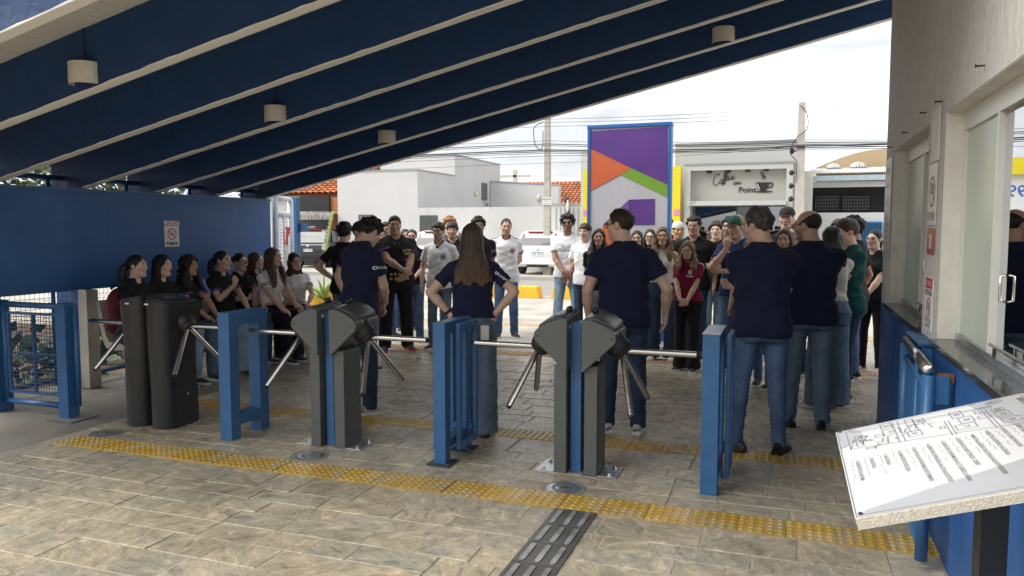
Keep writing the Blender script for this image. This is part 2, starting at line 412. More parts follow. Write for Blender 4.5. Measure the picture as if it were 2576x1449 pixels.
def lay_rows(y0, y1):
    y = y0
    while y < y1 - 0.02:
        h = rs.choice([0.17, 0.19, 0.21, 0.22, 0.24, 0.26])
        if y + h > y1 - 0.1: h = y1 - y
        x = -5.25 - rs.random() * 0.3
        while x < 0.72:
            w = rs.uniform(0.22, 0.52)
            a, b = max(x, -5.25), min(x + w, 0.72)
            if b - a > 0.08: slabs.append(((a + b) / 2, y + h / 2, b - a, h))
            x += w
        y += h
STRIP1, STRIP2 = 4.135, 5.455
lay_rows(1.3, STRIP1); lay_rows(STRIP1 + .25, STRIP2); lay_rows(STRIP2 + .25, 9.1)
def in_view(x, y):
    d = Vector((x, y, 0)) - CAMP; f = d.dot(V_F)
    if f < 0.3: return 0
    u, v = 1288 + FOC * d.dot(V_R) / f, 724.5 - FOC * d.dot(V_U) / f
    return (1 / f) if (-90 < u < 2400 and v < 1530) else 0
slabs = [s for s in slabs if not any((abs(s[0] - hx) < s[2] / 2 + .02 and abs(s[1] - hy) < s[3] / 2 + .02) for hx, hy, hr in holes)]
slabs.sort(key=lambda s: -in_view(s[0], s[1]))
rest = MB()
for i, (x, y, w, h) in enumerate(slabs):
    if in_view(x, y) <= 0 and i > 300 and y > 1.9 : pass
    me = stone_shapes[i % 14]
    z = rs.uniform(-0.003, 0.002); tx, ty = rs.uniform(-.003, .003), rs.uniform(-.004, .004)
    if i < 300:
        o = bpy.data.objects.new('paving_stone', me); COL.objects.link(o); o.parent = floor
        o.location = (x, y, z); o.scale = (w - .004, h - .003, 1); o.rotation_euler = (ty, tx, rs.uniform(-.012, .012))
    else:
        rest.add([(x + p.co.x * (w - .008), y + p.co.y * (h - .008), z + p.co.z) for p in me.vertices], [tuple(p.vertices) for p in me.polygons])
tag(rest.build('paving_stones', STONE, floor, fix=False), kind='stuff')

# tactile tiles
TACT = mat('yellow_tactile_rubber', (0.46, 0.29, 0.045), 0.33, var=0.22, vscale=7, bump=0.2, bscale=60, col2=(0.38, 0.29, 0.15), c2scale=3.2, c2lo=0.46, c2hi=0.64, rvar=0.12, obj_rand=0.16, coord='Object')
tm = MB(); tm.bx(-.1215, .1215, -.1215, .1215, -0.012, 0.0)
for i in range(5):
    for j in range(5):
        cx, cyy = (i - 2) * .049, (j - 2) * .049
        tm.lathe([(.0165, 0.0), (.0145, .0028), (.009, .0046), (.0, .0052)], (cx, cyy, 0.0), 8)
tile_me = tm.mesh('tactile_tile', TACT); tile_me.polygons.foreach_set('use_smooth', [False] * 6 + [True] * (len(tile_me.polygons) - 6))
for nm, ya, xa, nx in (('tactile_strip_near', STRIP1, -5.145, 24), ('tactile_strip_far', STRIP2, -5.34, 25)):
    sb = MB().bx(xa - .003, xa + nx * .246 + .003, ya + .002, ya + .248, -0.03, -0.006).build(nm, BLACKRUB); tag(sb, kind='structure')
    for i in range(nx):
        o = bpy.data.objects.new('tactile_tile', tile_me); COL.objects.link(o); o.parent = sb
        o.location = (xa + (i + .5) * .246, ya + .125, rs.uniform(0.002, .006)); o.rotation_euler = (rs.uniform(-.006, .006), rs.uniform(-.006, .006), rs.choice([0, PI / 2, PI, -PI / 2]) + rs.uniform(-.008, .008))
DTACT = mat('black_tactile_rubber', (0.075, 0.075, 0.072), 0.36, var=0.25, vscale=5, bump=0.45, bscale=14, rvar=0.12, obj_rand=0.2)
DBAR = mat('worn_tactile_bar', (0.20, 0.20, 0.195), 0.3, var=0.5, vscale=5, rvar=0.12, obj_rand=0.4)
tm = MB(); tm.bx(-.122, .122, -.122, .122, -0.012, 0.0)
tm.slot(1)
for i in range(3):
    cx = (i - 1) * .078
    for a in (0,): 
        pts = []
        for k in range(12):
            t = PI * k / 11; pts.append((cx + .014 * math.cos(t), .088 + .014 * math.sin(t)))
        for k in range(12):
            t = PI + PI * k / 11; pts.append((cx + .014 * math.cos(t), -.088 + .014 * math.sin(t)))
        tm.prism(pts, 'z', 0.0, .005)
dt_me = tm.mesh('tactile_tile', [DTACT, DBAR])
sb = MB().bx(-1.225, -.975, 2.3, STRIP1 - .003, -0.03, -0.0065).build('tactile_strip_black', BLACKRUB); tag(sb, kind='structure')
for i in range(7):
    o = bpy.data.objects.new('tactile_tile', dt_me); COL.objects.link(o); o.parent = sb; o.location = (-1.1, STRIP1 - .128 - i * .25, .0045); o.rotation_euler = (0, 0, rs.uniform(-.01, .01))
g = MB()
# slabs lie under the black strip too: strip sits just above them

# manholes
for i, (x, y, _) in enumerate(holes):
    e = empty('manhole_cover', (x, y, 0), label=['round grey manhole cover beside the black turnstiles', 'shiny round manhole cover in front of the left grey turnstiles', 'round steel manhole cover in front of the right grey turnstiles'][i], cat='manhole cover', group='manhole covers by the turnstiles')
    MB().lathe([(0, .004), (.045, .004), (.056, .001), (.066, .004), (.090, .004), (.10, .001), (.11, .002), (.11, -.02)], n=36).build('lid', GALV, e, smooth=True, auto=30)
    MB().lathe([(.112, -.02), (.112, .003), (.132, .003), (.142, -.004), (.142, -.02)], n=36).build('rim', mat('worn_iron_rim', (.30, .29, .26), .5, .4, var=.2), e, smooth=True, auto=30)
    h = MB()
    for sx in (-.012, .012): h.bx(sx - .008, sx + .008, -.005, .005, .0042, .0055)
    h.build('lifting_hole', BLACK, e)

# ------------------------------------------------------------------ canopy of portal frames
SL = 0.223
def soff(x): return 2.0 + SL * (x + 6.58)
FR_Y = [8.64 - .94 * i for i in range(7)]
FRAMEM = mat('blue_frame_plaster', (0.009, 0.052, 0.16), 0.6, var=0.14, vscale=4, bump=0.7, bscale=24, bdet=6, rvar=0.1)
canopy = empty('canopy', (-6.8, 8.6, 0), label='dark blue beamed entrance canopy with white beam undersides', cat='canopy')
BD = 0.425
for i, y in enumerate(FR_Y):
    xr = 1.02 if y > 7.1 else 0.725
    poly = [(-6.97, 0), (-6.6, 0), (-6.6, 1.62), (-6.6, 2.0)]
    n = 40
    for k in range(1, n + 1): poly.append((-6.6 + (xr + 6.6) * k / n, soff(-6.6 + (xr + 6.6) * k / n) + .004))
    poly += [(xr, soff(xr) + BD), (-6.97, soff(-6.97) + BD)]
    fr = MB(); n2 = len(poly)
    vs = [(p[0], y - .078, p[1]) for p in poly] + [(p[0], y, p[1]) for p in poly]
    fs = [(k, (k + 1) % n2, n2 + (k + 1) % n2, n2 + k) for k in range(n2) if not (4 <= k < 43)]
    # side faces as strips between the sloping lines
    fr.add(vs, fs)
    for yy in (y - .078, y):
        fr.add([(-6.97, yy, 0), (-6.6, yy, 0), (-6.6, yy, 1.62), (-6.6, yy, 2.0), (-6.45, yy, soff(-6.45)), (-5.9, yy, soff(-5.9) + BD), (-6.97, yy, soff(-6.97) + BD)], [(0, 1, 2, 3, 4, 5, 6)])
        fr.add([(-6.45, yy, soff(-6.45)), (xr, yy, soff(xr) + .004), (xr, yy, soff(xr) + BD), (-5.9, yy, soff(-5.9) + BD)], [(0, 1, 2, 3)])
    f = fr.build('portal_frame', [FRAMEM, FRAMEM], canopy, world=True)
    f.data.polygons.foreach_set('material_index', [0 if (min(f.data.vertices[q].co.z for q in p.vertices) < 1.5) else 1 for p in f.data.polygons])
    so = MB(); rr2 = random.Random(i)
    npt = 90; A = []; B = []
    for k in range(npt + 1):
        x = -6.57 + (xr + 6.57) * k / npt
        A.append((x, y - .080 - rr2.uniform(0, .002), soff(x) + rr2.uniform(.002, .009))); B.append((x, y - .079, soff(x) - .004))
    C_ = [(p[0], y + .001, p[2]) for p in B]
    D_ = [(p[0], y + .004, p[2] + .006 + rr2.uniform(0, .008)) for p in B]
    vs = A + B + C_ + D_; m1 = npt + 1
    so.add(vs, [(r * m1 + k, r * m1 + k + 1, (r + 1) * m1 + k + 1, (r + 1) * m1 + k) for r in range(3) for k in range(npt)])
    so.build('white_soffit', WHITEPAINT, f, fix=False)
    f.children[0].location = -Vector(canopy.location)
# ceiling slats between frames
SLAT = mat('cream_pvc_slat', (0.70, 0.68, 0.62), 0.5, var=0.05, vscale=5, bump=0.05, bscale=50)
far_slats = MB()
ang = math.atan(SL)
def slat_mesh(L):
    w = .1 / math.cos(ang)
    m = MB(); m.bx(-w / 2 + .010, w / 2 + .0, 0, L, 0, .010); return m
sl_me = slat_mesh(.858).mesh('ceiling_slat', SLAT)
cnt = 0
for i, y in enumerate(FR_Y[1:]):
    for k in range(77):
        x = -6.45 + k * .093 + .0
        if x > .68: continue
        z = soff(x) + BD - .03
        if i in (3, 4, 5):
            o = bpy.data.objects.new('ceiling_slat', sl_me); COL.objects.link(o); o.parent = canopy
            o.location = Vector((x, y + .002, z + rs.uniform(0, .003))) - canopy.location; o.rotation_euler = (0, -ang, 0)
        else:
            c, s_ = math.cos(ang), math.sin(ang)
            far_slats.add([(x + vx * c - vz * s_, y + .002 + vy, z + vx * s_ + vz * c) for vx, vy, vz in [tuple(q.co) for q in sl_me.vertices]], [tuple(p.vertices) for p in sl_me.polygons])
tag(far_slats.build('ceiling_slats', SLAT, canopy, world=True, fix=False), kind='stuff')
ro = MB(); ro.prism([(-7.3, soff(-7.3) + BD + .005), (1.15, soff(1.15) + BD + .005), (1.15, soff(1.15) + BD + .1), (-7.3, soff(-7.3) + BD + .1)], 'y', FR_Y[-1] - .2, 8.66)
ro.build('roof_deck', mat('roof_sheet', (.05, .05, .05), .8), canopy, world=True)

# half-round lamps on the beams
LAMPM = mat('cream_lamp_shell', (0.78, 0.74, 0.64), 0.55, var=0.12, vscale=9, col2=(0.50, 0.40, 0.24), c2scale=8, c2lo=0.6, c2hi=0.75)
for i, (u, v, fi) in enumerate(((215, 180, 5), (695, 283, 3), (975, 342, 1), (1820, 85, 1))):
    p = at_y(u, v, FR_Y[fi] - .081)
    e = empty('wall_lamp', (p.x, FR_Y[fi] - .081, p.z - .085), label=['cream half-round lamp at the left end, nearest of the beam lamps', 'middle cream half-round lamp on the third dark beam', 'small cream half-round lamp on a beam above the big man', 'cream half-round lamp high on the beam at the right'][i], cat='lamp', group='half-round lamps on the canopy beams')
    sh = MB(); n = 18; W_, Hh = .104, .138
    out, inn = [], []
    for k in range(n + 1):
        t = PI + PI * k / n; cx, cyy = math.cos(t), math.sin(t)
        out.append((W_ * cx, W_ * .95 * cyy)); inn.append(((W_ - .008) * cx, (W_ - .008) * .95 * cyy))
    m1 = n + 1
    def lowz(pt): return 0.0 + .02 * (1 - abs(pt[1]) / W_) * 0
    vs = [(a, b, lowz((a, b))) for a, b in out] + [(a, b, Hh) for a, b in out] + [(a, b, 0.0) for a, b in inn] + [(a, b, Hh) for a, b in inn]
    fs = []
    for k in range(n):
        fs += [(k, k + 1, m1 + k + 1, m1 + k), (2 * m1 + k, 3 * m1 + k, 3 * m1 + k + 1, 2 * m1 + k + 1), (k, 2 * m1 + k, 2 * m1 + k + 1, k + 1), (m1 + k, m1 + k + 1, 3 * m1 + k + 1, 3 * m1 + k)]
    sh.add(vs, fs); s_ = sh.build('shade', LAMPM, e, smooth=True, auto=40)
    MB().bx(-.05, .05, -.03, -.001, .03, .14).build('back_plate', mat('lamp_back', (.4, .38, .33), .5), e)
    if i < 2: MB().tube([(0, -.006, Hh), (0, -.006, Hh + .28)], .005, 6).build('conduit', BLUEBEAM, e)

# cable hanging where the last beams meet the column
tag(MB().tube([at_y(600, 489, 8.48), at_y(622, 500, 8.46), at_y(640, 503, 8.45), at_y(655, 490, 8.46), at_y(660, 465, 8.48)], .011, 6).build('hanging_cable', BLACKRUB, smooth=True), 'black cable looped below the blue beam end', 'cable')

# ------------------------------------------------------------------ blue panel with sign
PANELM = mat('blue_sheet_metal', (0.018, 0.10, 0.30), 0.45, var=0.08, vscale=2.5, bump=0.04, bscale=9, rvar=0.07, col2=(0.025, 0.12, 0.33), c2scale=1.1)
pe = empty('sheet_metal_screen', (-6.55, 6.5, 0), label='long blue sheet metal panel behind the seated group', cat='screen')
MB().bx(-6.575, -6.55, 2.6, 8.64, 1.0, 1.965).build('sheet', PANELM, pe, world=True, bevel=.003)
for yj in (6.02,): MB().bx(-6.5515, -6.5485, yj, yj + .004, 1.0, 1.965).build('seam', BLUE, pe, world=True)
MB().bx(-6.60, -6.545, 2.6, 8.66, 1.965, 1.99).build('top_rail', BLUE, pe, world=True)
sg = empty('no_smoking_sign', (-6.545, 7.05, 1.36), label='white and red no smoking sign on the blue panel', cat='sign')
a_, b_ = at_x(412, 555, -6.545), at_x(451, 620, -6.545)
yc, zc, hw_, hh_ = (a_.y + b_.y) / 2, (a_.z + b_.z) / 2, (b_.y - a_.y) / 2, (a_.z - b_.z) / 2
MB().bx(-6.549, -6.541, yc - hw_, yc + hw_, zc - hh_, zc + hh_).build('plate', WHITEPL, sg, world=True)
MB().bx(-6.5405, -6.539, yc - hw_ + .006, yc + hw_ - .006, zc + hh_ * .62, zc + hh_ - .006).build('red_band', REDPL, sg, world=True)
def no_symbol(par, X, sgn, yc, zc, r):
    rg = MB(); n = 28
    for k in range(n):
        t0, t1 = 2 * PI * k / n, 2 * PI * (k + 1) / n
        q = lambda t, rr: (X, yc + rr * math.cos(t), zc + rr * math.sin(t))
        rg.quad(q(t0, r * .82), q(t0, r), q(t1, r), q(t1, r * .82))
    c = math.cos(R(135)); s_ = math.sin(R(135)) ; w = r * .09
    d = Vector((0, -sgn * .707, .707)); nn = Vector((0, .707, sgn * .707))
    o = Vector((X, yc, zc)); rg.quad(o - d * r * .85 - nn * w, o + d * r * .85 - nn * w, o + d * r * .85 + nn * w, o - d * r * .85 + nn * w)
    rg.build('prohibition_ring', REDPL, par, world=True, fix=False)
    cg = MB(); cg.quad((X - sgn * .0004, yc - r * .5, zc - r * .12), (X - sgn * .0004, yc + r * .5, zc - r * .12), (X - sgn * .0004, yc + r * .5, zc + r * .06), (X - sgn * .0004, yc - r * .5, zc + r * .06))
    sm_ = [(X - sgn * .0004, yc + sgn * r * (.3 + .1 * math.sin(k * 1.3)), zc + r * (.12 + k * .1)) for k in range(5)]
    cg.tube(sm_, r * .03, 4); cg.build('cigarette_symbol', BLACKPR, par, world=True, fix=False)
no_symbol(sg, -6.5395, 1, yc, zc - hh_ * .02, hh_ * .45)
put_text('lettering', 'PROIBIDO', hh_ * .36, WHITEPL, plane_m((-6.5385, yc, zc + hh_ * .79), (0, 1, 0), (0, 0, 1)), sg, bold=.002)
put_text('lettering', 'FUMAR', hh_ * .36, BLACKPR, plane_m((-6.5395, yc, zc - hh_ * .76), (0, 1, 0), (0, 0, 1)), sg, bold=.0015)

# ------------------------------------------------------------------ gatehouse on the right
WX = 0.73
gh = empty('gatehouse', (1.9, 3.0, 0), label='grey plastered gatehouse with blue base and sliding windows', cat='building')
def ghb(name, m, *b, **k): o = MB().bx(*b); return o.build(name, m, gh, world=True, **k)
BLW = mat('blue_base_wall', (0.016, 0.085, 0.27), 0.5, var=0.2, vscale=5, bump=0.35, bscale=40, stretch=(1, 1, .3), rvar=0.1)
ghb('base_wall', BLW, WX, WX + .15, -1.6, 7.03, 0, 1.0)
ghb('end_base_wall', BLW, WX + .152, 4.2, 6.88, 7.028, 0, 1.0)
W1, W2, ZS, ZT = (4.96, 6.52), (1.4, 4.47), 1.03, 2.19
for nm, a, b in (('pier', -1.6, W2[0]), ('pier', W2[1], W1[0]), ('pier', W1[1], 7.03)): ghb(nm, PLASTER, WX + .002, WX + .15, a, b, 1.0, ZT)
ghb('upper_wall', PLASTER, WX + .002, WX + .15, -1.6, 7.03, ZT, 5.2)
ghb('end_wall', PLASTER, WX + .152, 4.2, 6.88, 7.028, 1.0, 5.2)
ghb('back_wall', PLASTER, 4.2, 4.35, -1.6, 7.03, 0, 5.2)
ghb('rear_end_wall', PLASTER, WX + .152, 4.2, -1.6, -1.45, 0, 5.2)
ghb('roof', CONC, WX, 4.4, -1.65, 7.08, 5.2, 5.35)
ghb('inner_ceiling', REVEAL, WX + .152, 4.19, -1.44, 6.87, 2.75, 2.8)
ghb('inner_floor', CFL, WX + .152, 4.19, -1.44, 6.87, 0.0, 0.05)
ghb('inner_wall', mat('inner_wall_paint', (.12, .12, .12), .8), 3.9, 4.19, -1.44, 6.87, .06, 2.74)
FRM = mat('white_aluminium', (0.68, 0.69, 0.66), 0.4, var=0.04)
FROST = mat('pale_green_frosted_glass', (0.50, 0.57, 0.50), 0.25, var=0.05, vscale=3, spec=0.6)
GLASS = glass_mat('window_glass', refl=0.55)
for i, (a, b) in enumerate((W2, W1)):
    w = empty('window', (0, 0, 0)); w.parent = gh; w.location = Vector((WX, (a + b) / 2, ZS)) - gh.location
    base = Vector((WX, (a + b) / 2, ZS))
    def wb(name, m, x0, x1, y0, y1, z0, z1, mb=None):
        o = MB().bx(x0 - base.x, x1 - base.x, y0 - base.y, y1 - base.y, z0 - base.z, z1 - base.z); return o.build(name, m, w)
    wb('lintel_reveal', REVEAL, WX + .005, WX + .149, a, b, ZT - .004, ZT - .001)
    wb('jamb_reveal', REVEAL, WX + .004, WX + .149, b - .004, b - .001, ZS + .001, ZT - .005)
    wb('sill', GRANITE, WX - .035, WX + .15, a, b, 1.0, ZS)
    wb('head_frame', FRM, WX + .085, WX + .148, a + .003, b - .006, ZT - .10, ZT - .006)
    wb('bottom_track', GALV, WX + .085, WX + .148, a + .003, b - .006, ZS + .001, ZS + .035)
    split = 3.80 if i == 0 else 5.72
    wb('jamb_frame', FRM, WX + .088, WX + .145, b - .03, b - .007, ZS + .036, ZT - .101)
    wb('frosted_pane', FROST, WX + .10, WX + .108, split, b - .031, ZS + .036, ZT - .101)
    wb('stile', FRM, WX + .085, WX + .12, split - .035, split - .001, ZS + .036, ZT - .101)
    pa = [split - .036 - k * (split - a) / (3 if i == 0 else 1) for k in range(4 if i == 0 else 2)]
    for k in range(len(pa) - 1):
        wb('glass_pane', GLASS, WX + .112 + .012 * (k % 2), WX + .118 + .012 * (k % 2), max(pa[k + 1], a + .01), pa[k] - (.004 if k else 0.001), ZS + .036, ZT - .101)
        ym = pa[k] - .13
        hb = MB(); hb.tube([(WX + .108 - base.x, ym - base.y, 1.30 - base.z), (WX + .088 - base.x, ym - base.y, 1.305 - base.z), (WX + .088 - base.x, ym - base.y, 1.405 - base.z), (WX + .108 - base.x, ym - base.y, 1.41 - base.z)], .006, 8); hb.build('handle', STEEL, w, smooth=True)
    rb = MB(); rb.tube([(WX + .075 - base.x, a + .05 - base.y, ZS + .085 - base.z), (WX + .075 - base.x, split - .1 - base.y, ZS + .085 - base.z)], .007, 8)
    rb.build('guard_bar', STEEL, w, smooth=True)
    for yy in np.arange(a + .5, split - .1, .55):
        for dy in (0, .045): wb('bar_bracket', STEEL, WX + .066, WX + .083, yy + dy, yy + dy + .02, ZS + .036, ZS + .08)
# desk and chair shapes inside
ghb('desk', mat('desk_wood', (.10, .08, .06), .5), 1.2, 1.9, 1.9, 6.2, .72, .76)
ghb('blind', mat('inner_blind', (.55, .57, .55), .7), 3.7, 3.72, 2.0, 6.0, 1.2, 2.4)
# nails in the wall
for (u, v) in ((2246, 370), (2283, 333), (2330, 283), (2370, 255), (2477, 165)):
    p = at_x(u, v, WX)
    nl = MB(); nl.cyl((WX + .01, p.y, p.z), (WX - .03, p.y, p.z), .004, n=6); nl.cyl((WX - .03, p.y, p.z), (WX - .034, p.y, p.z), .008, n=6)
    nl.build('nail', BLACKRUB, gh, world=True)
# signs on the piers
def wall_sign(name, label, y0, y1, z0, z1, m, cat='sign'):
    e = empty(name, (WX - .004, (y0 + y1) / 2, z0), label=label, cat=cat)
    MB().bx(WX - .006, WX - .0005, y0, y1, z0, z1).build('plate', m, e, world=True); return e
PALE = mat('pale_sign_plate', (.62, .62, .60), .3, var=.03)
GREYPR = mat('grey_print', (.22, .22, .23), .5)
s1 = wall_sign('opening_hours_sign', 'pale grey plate of opening hours on the gatehouse corner', 6.60, 6.99, 1.37, 2.15, PALE)
for k, (tx, z, sz) in enumerate((('FUNEPE', 2.05, .07), ('ATENDIMENTO', 1.93, .035), ('Segunda a Sexta', 1.83, .032), ('das 7:30 às 22:30', 1.79, .032), ('Telefones', 1.68, .032), ('Central - 3654-7690', 1.63, .03), ('Farmácia - 3654-7691', 1.58, .03), ('Fisioterapia - 3654-7692', 1.53, .03), ('UNIFUNEPE - 3654-7698', 1.48, .03), ('www.funepe.edu.br', 1.41, .03))):
    put_text('lettering', tx, sz, GREYPR, plane_m((WX - .0075, 6.795, z), (0, -1, 0), (0, 0, 1)), s1)
s2 = wall_sign('paper_notice', 'torn white paper notice near the top of the pier', 4.60, 4.84, 1.96, 2.24, mat('torn_paper', (.75, .75, .72), .7, var=.1, vscale=6, col2=(.5, .48, .42), c2scale=7, c2lo=.6, c2hi=.7), 'notice')
s3 = wall_sign('no_smoking_plate', 'faded no smoking plate on the gatehouse pier', 4.62, 4.86, 1.62, 1.95, PALE)
REDPL_, REDPL = REDPL, mat('faded_red_print', (.42, .13, .12), .5, var=.15)
no_symbol(s3, WX - .0072, -1, 4.74, 1.80, .085); put_text('lettering', 'FUMAR', .07, GREYPR, plane_m((WX - .0075, 4.74, 1.665), (0, -1, 0), (0, 0, 1)), s3)
s4 = wall_sign('red_card', 'small square red and silver card on the pier', 4.63, 4.84, 1.46, 1.60, mat('red_card_face', (.42, .12, .09), .3, var=.2, vscale=6))
MB().bx(WX - .0075, WX - .0065, 4.70, 4.77, 1.49, 1.57).build('silver_panel', PALE, s4, world=True)
REDPL = REDPL_
s5 = wall_sign('no_helmet_sign', 'white sign with red band forbidding helmets, low on the pier', 4.60, 4.82, 1.045, 1.335, WHITEPL)
MB().bx(WX - .0075, WX - .0065, 4.605, 4.815, 1.275, 1.33).build('red_band', REDPL, s5, world=True)
put_text('lettering', 'PROIBIDO', .045, WHITEPL, plane_m((WX - .0085, 4.71, 1.302), (0, -1, 0), (0, 0, 1)), s5)
put_text('lettering', 'ENTRADA', .045, BLACKPR, plane_m((WX - .0075, 4.71, 1.25), (0, -1, 0), (0, 0, 1)), s5)
no_symbol(s5, WX - .0072, -1, 4.71, 1.17, .055)
put_text('lettering', 'COM USO DE\nCAPACETE', .03, BLACKPR, plane_m((WX - .0075, 4.71, 1.085), (0, -1, 0), (0, 0, 1)), s5)
# ------------------------------------------------------------------ turnstiles
def tripod(parent, hub, sgn, L=0.5, armr=.0195, hubm=BLACKRUB, spin=0.0):
    # sgn +1: barrier arm points to +x
    hub = Vector(hub); a = Vector((sgn * .7071, 0, -.7071))
    hb = MB(); hb.cyl(hub - a * .09, hub + a * .015, .085, .075, n=28); hb.cyl(hub + a * .015, hub + a * .05, .075, .055, n=28)
    hb.build('hub', hubm, parent, bevel=.006, smooth=True, auto=35)
    MB().cyl(hub + a * .0502, hub + a * .056, .032, n=20).build('hub_cap', mat('hub_cap_grey', (.03, .03, .032), .3), parent)
    for k in range(3):
        d = Matrix.Rotation(sgn * 2 * PI * k / 3 + spin, 3, a) @ Vector((sgn, 0, 0))
        st, en = hub + a * .02 + d * .03, hub + a * .02 + d * L
        ar = MB(); ar.cyl(st, en, armr, n=20); ob = ar.build('barrier_arm', STEEL, parent, smooth=True, auto=40)
        MB().cyl(en, en + d * .012, armr * .93, armr * .8, n=16).build('end_cap', BLACKRUB, ob)
def grey_turnstile(x, sgn, label):
    # x: inner face of the post, sgn: side the barrier arm points to
    e = empty('turnstile', (x, 4.75, 0), label=label, cat='turnstile', group='grey tripod turnstiles')
    S = lambda v: sgn * v
    MB().bx(S(0), S(.085), 0, .235, .0, .72).build('post', GREYP, e, bevel=.005)
    MB().bx(S(.0855), S(.088), .03, .225, .02, .66).build('side_cover', GREYP, e, bevel=.002)
    MB().bx(S(.086), S(.21), 0.0, .235, .0015, .009).build('base_plate', GALV, e, bevel=.002)
    for by in (.03, .2):
        bo = MB(); bo.cyl((S(.165), by, .009), (S(.165), by, .03), .009, n=8); bo.cyl((S(.165), by, .009), (S(.165), by, .02), .015, n=6); bo.build('bolt', STEEL, e)
    hd = MB()
    prof = [(-.012, 1.018), (.05, 1.02), (.12, .995), (.18, .962), (.208, .935), (.214, .90), (.205, .875), (.0, .685), (-.012, .685)]
    rear = [(-.012, 1.045), (.05, 1.04), (.12, 1.005), (.18, .972), (.206, .945), (.212, .91), (.205, .89), (.0, .70), (-.012, .70)]
    n = len(prof); vs = []
    for t in (0, 1 / 3, 2 / 3, 1):
        vs += [(S(p[0] + (q[0] - p[0]) * t), -.04 + .335 * t, p[1] + (q[1] - p[1]) * t) for p, q in zip(prof, rear)]
    fs = [(r * n + i, r * n + (i + 1) % n, (r + 1) * n + (i + 1) % n, (r + 1) * n + i) for r in range(3) for i in range(n)] + [tuple(range(n))[::-1], tuple(range(3 * n, 4 * n))]
    hd.add(vs, fs); h = hd.build('head', GREYP, e, bevel=.014, smooth=True, auto=40)
    # raised lid along the top
    lp = [(.0, 1.0), (.06, 1.006), (.13, .982), (.19, .945), (.20, .915)]
    ld = MB(); vs = []
    for yy, dz in ((.0, .020), (.02, .030), (.25, .055), (.27, .048)):
        vs += [(S(p[0]), yy, p[1] + dz * (.6 if i == 4 else 1)) for i, p in enumerate(lp)]
    ld.add(vs, [(r * 5 + i, r * 5 + i + 1, (r + 1) * 5 + i + 1, (r + 1) * 5 + i) for r in range(3) for i in range(4)])
    o = ld.build('lid', mat('lid_grey', (.07, .073, .073), .32, var=.05, bump=.1, bscale=240), e, smooth=True, auto=50); md = o.modifiers.new('s', 'SOLIDIFY'); md.thickness = .012; md.offset = -1
    rdr = MB(); rdr.tube([(S(.03), .16, 1.045), (S(.03), .165, 1.07), (S(.03), .19, 1.072), (S(.03), .20, 1.05)], [.02, .02, .018, .016], 10); rdr.build('reader', BLACKP, e, smooth=True)
    MB().bx(S(.03), S(.10), .05, .13, 1.028, 1.034).build('keypad', mat('keypad_grey', (.05, .05, .05), .4), e)
    MB().bx(S(.175), S(.195), -.0425, -.0405, .905, .91).build('slot', BLACK, e)
    MB().bx(S(.0885), S(.09), .13, .142, .33, .342).build('screw', STEEL, e)
    MB().bx(S(-.0135), S(-.0125), .02, .05, .955, .975).build('sticker', WHITEPL, e)
    tripod(e, (S(.205), .12, .828), sgn, .47, .0195)
    return e
def blue_post(x0, x1, y0, y1, h, label):
    e = empty('blue_post', ((x0 + x1) / 2, (y0 + y1) / 2, 0), label=label, cat='post', group='blue posts between turnstiles')
    MB().bx(x0, x1, y0, y1, 0, h).build('shaft', BLUE, e, world=True, bevel=.003)
    MB().bx(x0 + .004, x1 - .004, y0 + .004, y1 - .004, h + .0005, h + .006).build('top_cap', BLUE, e, world=True)
grey_turnstile(-1.216, 1, 'right unit of the grey turnstile pair nearest the gatehouse')
grey_turnstile(-1.335, -1, 'left unit of the grey turnstile pair nearest the gatehouse')
blue_post(-1.322, -1.25, 4.80, 4.95, .985, 'narrow blue post between the right-hand pair of grey turnstiles')
grey_turnstile(-3.085, 1, 'right unit of the grey turnstile pair in the middle')
grey_turnstile(-3.205, -1, 'left unit of the grey turnstile pair in the middle')
blue_post(-3.185, -3.12, 4.80, 4.95, .985, 'narrow blue post between the middle pair of grey turnstiles')

